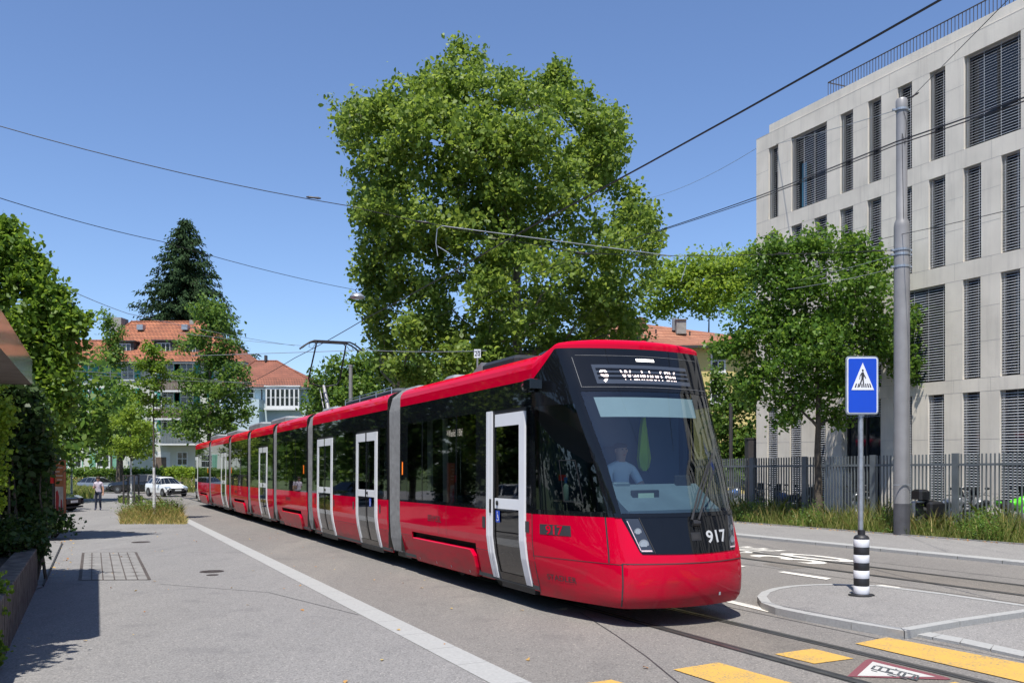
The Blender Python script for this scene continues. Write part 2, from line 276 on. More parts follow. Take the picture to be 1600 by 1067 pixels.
# ------------------------------------------------------------------ builders
def props(o, label=None, cat=None, group=None, kind=None):
    if label: o['label'] = label
    if cat: o['category'] = cat
    if group: o['group'] = group
    if kind: o['kind'] = kind
    return o
def thing(name, label, cat, loc=(0, 0, 0), rz=0, group=None):
    o = bpy.data.objects.new(name, None); COL.objects.link(o); o.empty_display_size = .3
    o.location = loc; o.rotation_euler = (0, 0, rz)
    return props(o, label, cat, group)
def dup(root, loc, rz, label):
    r = root.copy(); COL.objects.link(r); r.location = loc; r.rotation_euler = (0, 0, rz); r['label'] = label
    for ch in list(root.children):
        c = ch.copy(); COL.objects.link(c); c.parent = r
        for g in ch.children:
            d = g.copy(); COL.objects.link(d); d.parent = c
    return r
class MB:
    def __init__(s): s.v = []; s.f = []; s.m = []; s.mi = 0
    def add(s, vs, fs, mi=None):
        b = len(s.v); s.v += [tuple(p) for p in vs]; s.f += [tuple(b + i for i in f) for f in fs]
        s.m += [s.mi if mi is None else mi] * len(fs); return s
    def quad(s, a, b, c, d, mi=None): return s.add([a, b, c, d], [(0, 1, 2, 3)], mi)
    def poly(s, pts, mi=None): return s.add(pts, [tuple(range(len(pts)))], mi)
    def box(s, x0, x1, y0, y1, z0, z1, mi=None, T=None):
        vs = [Vector((x, y, z)) for z in (z0, z1) for y in (y0, y1) for x in (x0, x1)]
        if T: vs = [T @ v for v in vs]
        return s.add(vs, [(0, 2, 3, 1), (4, 5, 7, 6), (0, 1, 5, 4), (2, 6, 7, 3), (0, 4, 6, 2), (1, 3, 7, 5)], mi)
    def cbox(s, x0, x1, y0, y1, z0, z1, c=.02, mi=None, T=None):      # box with chamfered vertical and top edges
        pl = [(x0 + c, y0), (x1 - c, y0), (x1, y0 + c), (x1, y1 - c), (x1 - c, y1), (x0 + c, y1), (x0, y1 - c), (x0, y0 + c)]
        cx, cy = (x0 + x1) / 2, (y0 + y1) / 2
        def sh(p):
            return (p[0] - c * (1 if p[0] > cx else -1), p[1] - c * (1 if p[1] > cy else -1))
        vs = [(p[0], p[1], z0) for p in pl] + [(p[0], p[1], z1 - c) for p in pl] + [(*sh(p), z1) for p in pl]
        if T: vs = [T @ Vector(v) for v in vs]
        n = 8; fs = [tuple(range(n))[::-1], tuple(range(2 * n, 3 * n))]
        for k in range(2):
            for i in range(n): j = (i + 1) % n; fs.append((k * n + i, k * n + j, (k + 1) * n + j, (k + 1) * n + i))
        return s.add(vs, fs, mi)
    def prism(s, pl, a, b, fn, mi=None):      # polygon pl extruded between a and b; fn(p, t) -> 3-D
        n = len(pl); vs = [fn(p, a) for p in pl] + [fn(p, b) for p in pl]
        fs = [tuple(range(n))[::-1], tuple(range(n, 2 * n))] + [(i, (i + 1) % n, n + (i + 1) % n, n + i) for i in range(n)]
        return s.add(vs, fs, mi)
    def tube(s, pts, r, n=8, mi=None, cap=True):
        pts = [Vector(p) for p in pts]; rs = r if isinstance(r, (list, tuple)) else [r] * len(pts)
        vs = []; fs = []; up = None
        for i, p in enumerate(pts):
            d = (pts[min(i + 1, len(pts) - 1)] - pts[max(i - 1, 0)]).normalized()
            if up is None: up = d.orthogonal().normalized()
            else: up = (up - d * up.dot(d)); up = up.normalized() if up.length > 1e-6 else d.orthogonal().normalized()
            sd = d.cross(up)
            for k in range(n):
                a = 2 * math.pi * k / n; vs.append(p + (up * math.cos(a) + sd * math.sin(a)) * rs[i])
        for i in range(len(pts) - 1):
            for k in range(n): j = (k + 1) % n; fs.append((i * n + k, i * n + j, (i + 1) * n + j, (i + 1) * n + k))
        if cap: fs.append(tuple(range(n))[::-1]); fs.append(tuple((len(pts) - 1) * n + k for k in range(n)))
        return s.add(vs, fs, mi)
    def lathe(s, prof, o=(0, 0, 0), n=20, ax='z', mi=None):      # prof: (radius, height)
        vs = []; fs = []
        for r, h in prof:
            for k in range(n):
                a = 2 * math.pi * k / n; p = (r * math.cos(a), r * math.sin(a), h)
                if ax == 'x': p = (p[2], p[0], p[1])
                if ax == 'y': p = (p[1], p[2], p[0])
                vs.append((p[0] + o[0], p[1] + o[1], p[2] + o[2]))
        for i in range(len(prof) - 1):
            for k in range(n): j = (k + 1) % n; fs.append((i * n + k, i * n + j, (i + 1) * n + j, (i + 1) * n + k))
        fs.append(tuple(range(n))[::-1]); fs.append(tuple((len(prof) - 1) * n + k for k in range(n)))
        return s.add(vs, fs, mi)
    def ell(s, c, r, n=12, mi=None):
        return s.lathe([(max(1e-4, r[0] * math.sin(math.pi * i / (n - 1))), -r[2] * math.cos(math.pi * i / (n - 1))) for i in range(n)], c, n, mi=mi) if r[0] == r[1] else s._ell(c, r, n, mi)
    def _ell(s, c, r, n, mi):
        b = MB(); b.lathe([(max(1e-4, math.sin(math.pi * i / (n - 1))), -math.cos(math.pi * i / (n - 1))) for i in range(n)], (0, 0, 0), n)
        return s.add([(c[0] + v[0] * r[0], c[1] + v[1] * r[1], c[2] + v[2] * r[2]) for v in b.v], b.f, mi)
    def build(s, name, mats, parent=None, smooth=False, loc=None, bevel=0, rz=0):
        me = bpy.data.meshes.new(name)
        if loc is not None:
            L = Vector(loc); v = [tuple(Vector(p) - L) for p in s.v]
        else: v = s.v
        me.from_pydata(v, [], s.f)
        for m in (mats if isinstance(mats, (list, tuple)) else [mats]): me.materials.append(m)
        if any(s.m): me.polygons.foreach_set("material_index", s.m)
        if smooth: me.polygons.foreach_set("use_smooth", [True] * len(s.f))
        me.update(); o = bpy.data.objects.new(name, me); COL.objects.link(o)
        if parent: o.parent = parent
        if loc is not None: o.location = loc
        if smooth:
            try: me.set_sharp_from_angle(angle=R(40))
            except Exception: pass
        if bevel:
            bv = o.modifiers.new('bevel', 'BEVEL'); bv.width = bevel; bv.segments = 2; bv.limit_method = 'ANGLE'
        return o
def np_mesh(name, V, k, m, parent=None, loc=None):      # V: (n*k,3) array of n separate k-gons
    n = len(V) // k; me = bpy.data.meshes.new(name)
    if loc is not None: V = V - np.array(loc)
    me.vertices.add(n * k); me.vertices.foreach_set("co", V.astype(np.float32).ravel())
    me.loops.add(n * k); me.loops.foreach_set("vertex_index", np.arange(n * k, dtype=np.int32))
    me.polygons.add(n); me.polygons.foreach_set("loop_start", np.arange(0, n * k, k, dtype=np.int32))
    me.polygons.foreach_set("loop_total", np.full(n, k, dtype=np.int32))
    me.materials.append(m); me.update(calc_edges=True); me.validate()
    o = bpy.data.objects.new(name, me); COL.objects.link(o)
    if parent: o.parent = parent
    if loc is not None: o.location = loc
    return o
def text_geo(txt, size=1.0, align='CENTER', bold=0.0, sx=1.0):
    cu = bpy.data.curves.new('t', 'FONT'); cu.body = txt; cu.size = size; cu.align_x = align; cu.offset = bold; cu.resolution_u = 3
    ob = bpy.data.objects.new('t', cu); COL.objects.link(ob)
    dg = bpy.context.evaluated_depsgraph_get(); me = ob.evaluated_get(dg).to_mesh()
    vs = [(v.co.x * sx, v.co.y) for v in me.vertices]; fs = [tuple(p.vertices) for p in me.polygons]
    ob.evaluated_get(dg).to_mesh_clear(); bpy.data.objects.remove(ob); bpy.data.curves.remove(cu)
    return vs, fs
def unit(a): return a / np.maximum(1e-9, np.linalg.norm(a, axis=1, keepdims=True))
def leaf_cloud(name, C, rad, per, size, m, rng, parent=None, loc=None, aspect=.62, up=.55, flat=.8):
    """leaves (six-sided, folded by random tilt) scattered round cluster centres C"""
    n = len(C) * per; cc = np.repeat(C, per, axis=0)
    p = cc + rng.normal(0, 1, (n, 3)) * np.array([1, 1, flat]) * (rad if np.isscalar(rad) else np.repeat(rad, per)[:, None]) * .6
    nr = unit(rng.normal(0, 1, (n, 3)) + np.array([0, 0, up * 1.5])); t = unit(np.cross(nr, rng.normal(0, 1, (n, 3)))); b = np.cross(nr, t)
    sz = size * rng.uniform(.45, 1.4, (n, 1)); q = []
    for a, w, dz in ((-1, 0, 0), (-.35, 1, .16), (.35, .8, .16), (1, 0, -.15), (.35, -.8, .16), (-.35, -1, .16)):
        q.append(p + t * sz * a * .5 + b * sz * aspect * w * .5 + nr * sz * dz * abs(w))
    return np_mesh(name, np.stack(q, 1).reshape(-1, 3), 6, m, parent, loc)
def crown_clusters(lobes, n, rng, shell=.45):
    L = np.array(lobes, float); wt = (L[:, 3] * L[:, 4] * L[:, 5]) ** (2 / 3); wt /= wt.sum()
    i = rng.choice(len(L), n, p=wt); d = unit(rng.normal(0, 1, (n, 3))); r = rng.uniform(0, 1, (n, 1)) ** shell * rng.uniform(.82, 1.14, (n, 1))
    return L[i, :3] + d * r * L[i, 3:6], i
def tree(name, label, cat, base, lobes, n, per, crad, leaf, m, seed, trunk=.2, bark='bark', top=None, group=None, lean=(0, 0), twigs=60, paint=0, up=.55, crown_name='crown'):
    """lobes are world-space ellipsoids (x,y,z,rx,ry,rz)"""
    rng = np.random.default_rng(seed); rd = random.Random(seed)
    base = Vector(base); root = thing(name, label, cat, base, 0, group)
    C, idx = crown_clusters(lobes, n, rng); leaf_cloud(crown_name, C - np.array(base), crad, per, leaf, m, rng, root, up=up)
    L = np.array(lobes); zt = top if top else (L[:, 2].max() - base.z); cx, cy = L[:, 0].mean() - base.x, L[:, 1].mean() - base.y
    b = MB(); N = 8; path = []
    for i in range(N + 1):
        f = i / N; path.append(Vector((cx * f ** 1.5 * .6 + lean[0] * f + rd.uniform(-.05, .05) * trunk * 6 * f, cy * f ** 1.5 * .6 + lean[1] * f + rd.uniform(-.05, .05) * trunk * 6 * f, zt * f)))
    rr = [trunk * (1.25 if i == 0 else (1 - .85 * i / N)) for i in range(N + 1)]
    b.tube(path, rr, 10)
    nodes = [(path[i], rr[i], i / N) for i in range(2, N + 1)]; done = []
    order = sorted(range(len(lobes)), key=lambda j: (Vector(lobes[j][:2]) - (base + path[N // 2]).xy).length + .25 * (lobes[j][2] - base.z))
    for j in order:          # each bough grows from the nearest wood that lies lower and further in
        tgt = Vector(lobes[j][:3]) - base; best = None
        for q, (p, r, f) in enumerate(nodes):
            d = (tgt - p).length * (1.0 if p.z < tgt.z - .1 else 1.7) + (0 if r > trunk * .12 else trunk * 4)
            if best is None or d < best[0]: best = (d, q)
        p, r, f = nodes[best[1]]; L_ = (tgt - p).length; r1 = min(r * .62, trunk * .42); mid = p.lerp(tgt, .5) + Vector((rd.uniform(-1, 1), rd.uniform(-1, 1), rd.uniform(-.4, 1))) * L_ * .09
        q_ = [p, p.lerp(mid, .5) + Vector((0, 0, .02 * L_)), mid, mid.lerp(tgt, .5), tgt]; b.tube(q_, [r1, r1 * .9, r1 * .78, r1 * .66, r1 * .55], 6); nodes.append((tgt, r1 * .8, f)); nodes.append((mid, r1 * .9, f))
    pick = rng.choice(len(C), min(twigs, len(C)), replace=False)
    for j in pick:
        e = Vector(C[j]) - base; s0 = Vector(lobes[idx[j]][:3]) - base; mid = s0.lerp(e, .5) + Vector((rd.uniform(-.1, .1), rd.uniform(-.1, .1), .1))
        b.tube([s0, mid, e], [trunk * .09, trunk * .06, trunk * .03], 4)
    b.build('trunk', M[bark], root, smooth=True)
    if paint:
        pb = MB(); j = max(1, int(N * paint / zt + .5)); pts = []; 
        for q in range(6):
            h = paint * q / 5; k = h / zt * N; i = int(k); pts.append(path[i].lerp(path[i + 1], k - i))
        pb.tube(pts, [rr[0] * 1.06 if q == 0 else trunk * (1 - .85 * (paint * q / 5) / zt) * 1.06 for q in range(6)], 12); pb.build('painted_bark', M['whitewash'], root, smooth=True)
    return root
def LB(px, py, t, rx, ry=None, dt=0, rd=None):      # crown lobe seen at a pixel, rx/ry in photo pixels, at depth t+dt
    p = P3(px, py, t + dt); k = t / F; ry = ry or rx
    return (p.x, p.y, p.z, rx * k, (rd or rx * k), ry * k)
def blades(name, pts, h, wd, m, rng, lean=.35, parent=None, loc=None):
    """grass blades: 5-gon bent strips"""
    n = len(pts); hh = h * rng.uniform(.45, 1.2, (n, 1)) if np.isscalar(h) else h[:, None] * rng.uniform(.6, 1.1, (n, 1))
    a = rng.uniform(0, 2 * np.pi, n); sd = np.stack([np.cos(a), np.sin(a), np.zeros(n)], 1) * wd * rng.uniform(.6, 1.3, (n, 1))
    ln = rng.normal(0, 1, (n, 3)) * np.array([1, 1, 0]) * lean * hh; up = np.array([0, 0, 1.0])
    V = np.stack([pts - sd, pts + sd, pts + sd * .8 + up * hh * .55 + ln * .3, pts + up * hh + ln, pts - sd * .8 + up * hh * .55 + ln * .3], 1)
    return np_mesh(name, V.reshape(-1, 3), 5, m, parent, loc)
def wire(b, a, c, sag, r, n=10):
    a = Vector(a); c = Vector(c); pts = []
    for i in range(n + 1):
        f = i / n; p = a.lerp(c, f); p.z -= sag * 4 * f * (1 - f); pts.append(p)
    b.tube(pts, r, 5)
def sheet(name, pts, h, m, kind='structure'):
    b = MB(); b.poly([(p[0], p[1], gz(p[0], p[1]) + h) for p in pts]); o = b.build(name, m); 
    if kind: o['kind'] = kind
    return o
def swsheet(name, s0, s1, w0, w1, h, m): return sheet(name, [TR(s0, w0), TR(s1, w0), TR(s1, w1), TR(s0, w1)], h, m)
# ------------------------------------------------------------------ ground, road, pavements
b = MB()
def pw(p, w): x = .27 + .426 * (10.81 - p) + .905 * w; y = 12.07 - .905 * (10.81 - p) + .426 * w; return (x, y, gz(x, y))
for a0, a1 in ((-60, -30), (-30, 105), (105, 900)):
    b.quad(pw(a0, -400), pw(a0, 400), pw(a1, 400), pw(a1, -400))
b.build('ground', M['earth'])['kind'] = 'structure'
swsheet('road', -91, 38, -1.76, 10.8, .004, M['road'])
swsheet('pavement', -91, 38, -40, -2.1, .004, M['pave'])
# flush granite strip of separate stones
b = MB(); rd = random.Random(2); s = -27.4
while s < 30:
    L = rd.uniform(.85, 1.15); b.add([TR(s, -2.1, .008), TR(s + L - .006, -2.1, .008), TR(s + L - .006, -1.76, .008), TR(s, -1.76, .008)], [(0, 1, 2, 3)]); s += L
b.build('gutter_strip', M['granite'])['kind'] = 'structure'
# right pavement with real kerb
b = MB()
for s0 in np.arange(-60, 20, 1.0):
    a = [TR(s0 + .006, 10.8, .07), TR(s0 + .994, 10.8, .07), TR(s0 + .994, 11.12, .078), TR(s0 + .006, 11.12, .078)]
    b.quad(*a); b.quad(TR(s0 + .006, 10.8, 0), TR(s0 + .994, 10.8, 0), a[1], a[0])
b.build('kerb', M['granite'])['kind'] = 'structure'
sheet('sidewalk', [TR(-60, 11.12), TR(20, 11.12), TR(20, 14.35), TR(-60, 14.35)], .074, M['walk'])
b = MB(); b.prism([TR(-60, 14.35), TR(20, 14.35), TR(20, 14.43), TR(-60, 14.43)], 0, .1, lambda p, t: (p.x, p.y, p.z + t))
b.build('verge_edging', M['slab'])['kind'] = 'structure'
sheet('verge_soil', [TR(-60, 14.43), TR(20, 14.43), TR(20, 17.2), TR(-60, 17.2)], .05, M['soil'])
sheet('forecourt', [TR(-60, 17.2), TR(20, 17.2), TR(20, 40), TR(-60, 40)], .03, M['walk'])
swsheet('track_bed', -85, 30, .93, 1.79, .0062, M['track']); swsheet('track_bed', -85, 30, 7.22, 8.11, .0062, M['track'])
# rails: head, groove and bitumen joint, part of the road surface
b = MB(); g = MB(); e = MB()
for w in (.84, 1.88, 7.13, 8.2):
    sgn = 1 if w in (.84, 7.13) else -1
    def strip(bb, w0, w1, h):
        bb.quad(TR(-85, w0, h), TR(30, w0, h), TR(30, w1, h), TR(-85, w1, h))
    strip(b, w - .03, w + .03, .012); strip(g, w + .03 * sgn, w + .075 * sgn, .0095); strip(b, w + .075 * sgn, w + .1 * sgn, .011)
    strip(e, w - .05 if sgn > 0 else w - .115, w + .115 if sgn > 0 else w + .05, .0072)
for w in (2.62, 6.42, 8.9):
    e.quad(TR(-85, w, .0075), TR(30, w, .0075), TR(30, w + .018, .0075), TR(-85, w + .018, .0075))
for nm, bb, m in (('tram_rails', b, 'rail'), ('rail_groove', g, 'seam'), ('road_seams', e, 'seam')): bb.build(nm, M[m])['kind'] = 'structure'
# irregular tar seams on the left pavement
b = MB()
def crack(pts, w=.012, h=.0075):
    for p, q in zip(pts, pts[1:]):
        p, q = G(*p, h), G(*q, h); d = (q - p); d.z = 0; n = Vector((-d.y, d.x, 0)).normalized() * w; b.quad(p - n, q - n, q + n, p + n)
crack([(95, 838), (190, 826), (300, 822)]); crack([(905, 955), (960, 990), (1010, 1025), (1060, 1066), (1100, 1110)], .008); crack([(250, 912), (420, 925), (560, 960)], .006)
b.build('tar_seams', M['seam'])['kind'] = 'structure'
# painted markings
def marking(name, pxs, m, h=.013, prop=True):
    b = MB(); b.poly([G(x, y, h) for x, y in pxs]); return b.build(name, m)
def kindstruct(o): o['kind'] = 'structure'; return o
kindstruct(marking('yellow_marking', [(1336, 1004.5), (1386, 995), (1700, 1055), (1760, 1102)], M['yellow_mark']))
kindstruct(marking('yellow_marking', [(1210, 1021), (1270, 1012.5), (1334, 1028), (1272.5, 1036)], M['yellow_mark']))
kindstruct(marking('yellow_marking', [(1052, 1045), (1122, 1034), (1330, 1092), (1262, 1112)], M['yellow_mark']))
kindstruct(marking('yellow_marking', [(893, 1070), (955, 1061), (1030, 1082), (965, 1095)], M['yellow_mark']))
kindstruct(marking('yellow_marking', [(1471, 1069), (1492, 1064.5), (1530, 1074), (1505, 1085)], M['yellow_mark']))
for q in ([(1215, 893), (1225, 892.2), (1299, 903), (1291, 905)], [(1127, 938), (1140, 937), (1212, 953), (1200, 955.5)], [(1146, 882.5), (1152, 882), (1166, 884.3), (1158, 885.2)], [(1366, 913.6), (1378, 913.2), (1408, 917.3), (1396, 918.6)]):
    kindstruct(marking('lane_dash', q, M['white_mark']))
# warning triangle painted between the rails, with a tram pictogram
tri = [(1323.4, 1056), (1330, 1050), (1352, 1030.5), (1358, 1029), (1370, 1030.5), (1480, 1057.5), (1486, 1060.4), (1478, 1061)]
kindstruct(marking('tram_warning_triangle', tri, M['red_mark'], .013))
kindstruct(marking('triangle_field', [(1339.4, 1055), (1363.7, 1033), (1462, 1056.8)], M['grey_mark'], .0145))
b = MB(); A, B, Cc = G(1340, 1055.0, .016), G(1363.7, 1033, .016), G(1462, 1056.8, .016)
def tp(u, v): return A + (B - A) * v + (Cc - B) * u
for (u0, u1, v0, v1) in [(.07, .80, .55, .60), (.10, .78, .80, .86), (.07, .11, .60, .80), (.18, .22, .60, .80), (.30, .34, .60, .80), (.34, .42, .60, .66), (.48, .52, .60, .80), (.56, .60, .60, .80), (.70, .74, .6, .8), (.76, .80, .6, .8), (.1, .2, .46, .50), (.36, .5, .46, .50), (.55, .66, .48, .52), (.40, .43, .86, .92)]:
    b.quad(tp(u0, v0), tp(u1, v0), tp(u1, v1), tp(u0, v1))
kindstruct(b.build('tram_pictogram', M['black_mark']))
def road_text(txt, s_at, w_at, hgt, sx, name):
    vs, fs = text_geo(txt, 1.0, 'CENTER', 0.012); b = MB()
    b.add([TR(s_at - v[1] * hgt, w_at + v[0] * sx, .0135) for v in vs], fs); kindstruct(b.build(name, M['white_mark']))
road_text('30', -2.7, 8.2, 2.85, 1.45, 'painted_digits')
road_text('ZONE', -5.15, 8.25, 1.9, .62, 'painted_word')
# traffic island with granite kerb
up = [(1183, 931), (1190, 924), (1206, 918.5), (1232, 914.5), (1265, 912.3), (1300, 911.5), (1370, 913.5), (1480, 927), (1600, 944), (1640, 949.6)]
lo = [(1600, 955.5), (1500, 970), (1413, 985), (1330, 971.5), (1258, 958.5), (1212, 949), (1190, 941)]
H = .1
outer = [G(x, y, H) for x, y in up + lo]
cx = sum(p.x for p in outer) / len(outer); cy = sum(p.y for p in outer) / len(outer)
def inset(pl, d):
    out = []; n = len(pl)
    for i in range(n):
        p0, p1, p2 = pl[i - 1], pl[i], pl[(i + 1) % n]; e1 = (p1 - p0); e2 = (p2 - p1); e1.z = e2.z = 0; e1.normalize(); e2.normalize()
        nn = Vector((e1.y + e2.y, -e1.x - e2.x, 0)); nn.normalize(); k = 1 / max(.35, nn.dot(Vector((e1.y, -e1.x, 0)))); q = p1 + nn * d * k
        out.append(Vector((q.x, q.y, gz(q.x, q.y) + H)))
    return out
sg = 1 if sum((outer[i].x - outer[i - 1].x) * (outer[i].y + outer[i - 1].y) for i in range(len(outer))) > 0 else -1
inn = inset(outer, .13 * sg)
kb = MB(); n = len(outer)
for i in range(n):
    j = (i + 1) % n; m_ = max(1, int((outer[j] - outer[i]).length / .8 + .5))
    for k in range(m_):
        f0, f1 = (k + .008) / m_, (k + 1 - .008) / m_
        a, b_, c_, d_ = outer[i].lerp(outer[j], f0), outer[i].lerp(outer[j], f1), inn[i].lerp(inn[j], f1), inn[i].lerp(inn[j], f0)
        lo_ = lambda p: Vector((p.x, p.y, gz(p.x, p.y)))
        kb.quad(a, b_, c_, d_); kb.quad(lo_(a), lo_(b_), b_, a); kb.quad(lo_(b_), b_, c_, lo_(c_)); kb.quad(lo_(a), a, d_, lo_(d_))
kindstruct(kb.build('island_kerb', M['granite']))
b = MB(); b.poly([p + Vector((0, 0, -.004)) for p in inn]); kindstruct(b.build('island_surface', M['walk']))
# lower crossing refuge right of it
lo2 = [(1418, 987.5), (1500, 973), (1600, 958.5), (1720, 938), (1800, 1100), (1720, 1050), (1600, 1024.5), (1500, 1004)]
b = MB(); b.poly([G(x, y, .03) for x, y in [(1419, 988.5), (1500, 973.5), (1600, 959), (1645, 953.5), (1860, 1000), (1800, 1066), (1600, 1021.5), (1500, 1001.5)]]); kindstruct(b.build('refuge_surface', M['walk']))
b = MB()
e0 = [(1417, 987.5), (1500, 1003), (1600, 1025), (1700, 1048), (1800, 1071)]; e1 = [(1440, 984.5), (1505, 996.5), (1605, 1017.5), (1705, 1039), (1805, 1061)]
for i in range(4):
    a, b2, c2, d2 = G(*e0[i], .035), G(*e0[i + 1], .035), G(*e1[i + 1], .035), G(*e1[i], .035)
    for k in range(2):
        f0, f1 = k / 2 + .006, (k + 1) / 2 - .006; q0, q1, r1, r0 = a.lerp(b2, f0), a.lerp(b2, f1), d2.lerp(c2, f1), d2.lerp(c2, f0)
        b.quad(q0, q1, r1, r0); b.quad(q0 - Vector((0, 0, .034)), q1 - Vector((0, 0, .034)), q1, q0)
kindstruct(b.build('refuge_kerb', M['granite']))
# manholes
def manhole(px, py, rx, label, cat='manhole cover', h=.012):
    c = G(px, py); r = abs(G(px + rx, py).x - c.x); b = MB()
    b.lathe([(r, -.02), (r, h), (r * .94, h + .001), (r * .92, h - .002), (r * .2, h - .002), (r * .18, h + .001)], (0, 0, 0), 28)
    for i in range(-3, 4):
        L = (r * r * .8 - (i * r * .24) ** 2); 
        if L > 0: b.box(-L ** .5, L ** .5, i * r * .24 - .008, i * r * .24 + .008, h - .003, h + .003)
    o = b.build('manhole_cover', M['iron']); o.location = c; o.rotation_euler = (-S * DY, S * DX, 0); return props(o, label, cat, 'manhole covers in the asphalt')
manhole(331, 893, 18, 'larger dark manhole cover right of the tiled paving frame')
manhole(332, 898.5, 9, 'smaller dark cover touching the front of the larger one, right of the paving frame')
manhole(220, 847, 13.5, 'dark manhole cover behind the tiled paving frame')
manhole(1598, 873, 36, 'wide dark manhole cover in the right pavement near the grass verge')
manhole(120, 831.5, 6, 'tiny round cover in the left pavement near the shrubs')
manhole(204, 831.5, 6, 'tiny round cover in the left pavement in front of the grass patch')
# repaired strips of newer asphalt
for nm_, q_ in (('asphalt_patch', [(1190, 880), (1222, 878), (1262, 886), (1232, 889)]),):
    kindstruct(marking(nm_, q_, M['track'] if q_[0][0] != 355 else M['road'], .0068))
# tiled access frame in the left pavement
fr = thing('paving_frame', 'rusty iron frame filled with small concrete tiles, set in the left pavement', 'access cover', G(180, 885))
q = [G(130, 864), G(212, 863), G(233.5, 906), G(125, 906.5)]; o0 = G(180, 885)
b = MB(); b.poly([p - o0 + Vector((0, 0, .009)) for p in q]); b.build('tiles', M['slab'], fr)
b = MB()
def bil(u, v): return q[0].lerp(q[1], u).lerp(q[3].lerp(q[2], u), v) - o0 + Vector((0, 0, .013))
def bar(p, r, w): d = (r - p); n_ = Vector((-d.y, d.x, 0)).normalized() * w; b.quad(p - n_, r - n_, r + n_, p + n_)
for u in (0, 1): bar(bil(u, 0), bil(u, 1), .028)
bar(bil(0, 0), bil(1, 0), .014); bar(bil(0, 1), bil(1, 1), .014)
for i in range(1, 6): bar(bil(i / 6, 0), bil(i / 6, 1), .011)
for j in range(1, 9):
    for i in (1, 5): bar(bil(i / 6 - .045, j / 9), bil(i / 6 + .045, j / 9), .02)
    bar(bil(.36, j / 9), bil(.62 if j % 2 else .45, j / 9), .012); bar(bil(.02, j / 9), bil(.98, j / 9), .005)
b.build('iron_grid', M['rust'], fr)
# fallen leaves and bits
rng = np.random.default_rng(5); P = []
for i in range(430):
    s, w = rng.uniform(-30, 6), 14.33 - abs(rng.normal(0, .16)); P.append(TR(s, w, .085))
for i in range(70): P.append(TR(rng.uniform(-20, 8), rng.uniform(-6.2, 0), .012))
for i in range(50): P.append(TR(rng.uniform(-20, -6.5), -5.95 + rng.uniform(-.2, .2), .012))
leaf_cloud('fallen_leaves', np.array([tuple(p) for p in P]), .015, 1, .055, M['deadleaf'], rng, up=3, flat=.1)['kind'] = 'stuff'
# ------------------------------------------------------------------ tram (local: x forward along the track, y towards the near side, z up)
HWD = 1.33
tram = bpy.data.objects.new('tram', None); COL.objects.link(tram)
props(tram, 'long red seven section tram with grey bellows and white framed doors', 'tram')
fw = Vector((.426, -.905, S)).normalized(); lf = Vector((-.905, -.426, 0)); lf = (lf - fw * lf.dot(fw)).normalized(); upv = lf.cross(fw)
mx = Matrix((fw, -lf, upv)).transposed().to_4x4(); mx.translation = TR(0, HWD); tram.matrix_world = mx
def inset_z(z):
    pts = [(.28, .13), (.45, .085), (.7, .03), (.95, 0), (1.34, 0), (3.15, .02)]
    for (a, i), (c, j) in zip(pts, pts[1:]):
        if z <= c: return i + (j - i) * max(0, (z - a)) / (c - a)
    return .02
def side(s, z, off=0, sg=1): return Vector((s, sg * (HWD - inset_z(z) + off), z))
def zsteps(z0, z1):
    zs = [z0] + [z for z in (.36, .45, .57, .7, .82, .95, 1.34) if z0 + .01 < z < z1 - .01] + [z1]; return zs
def skin(b, s0, s1, z0, z1, off=0, sg=1, mi=None, th=0):
    zs = zsteps(z0, z1)
    for a, c in zip(zs, zs[1:]): b.quad(side(s0, a, off, sg), side(s1, a, off, sg), side(s1, c, off, sg), side(s0, c, off, sg), mi)
    if th:
        for a, c in zip(zs, zs[1:]):
            for s in (s0, s1): b.quad(side(s, a, off, sg), side(s, c, off, sg), side(s, c, off - th, sg), side(s, a, off - th, sg), mi)
        for z in (z0, z1): b.quad(side(s0, z, off, sg), side(s1, z, off, sg), side(s1, z, off - th, sg), side(s0, z, off - th, sg), mi)
def roofpt(B, T, zb, zt, th):
    g = 1 - math.cos(th); h = math.sin(th) ** .40; p = B.lerp(T, g); return Vector((p.x, p.y, zb + (zt - zb) * h))
TH = [0, .06, .16, .3, .45, .6, .8, 1.0, 1.25, 1.5708]
mods = [(-5.68, 0), (-13.2, -6.5), (-18.3, -13.9), (-23.5, -18.96), (-28.6, -24.2), (-35.6, -29.3), (-42.8, -36.4)]
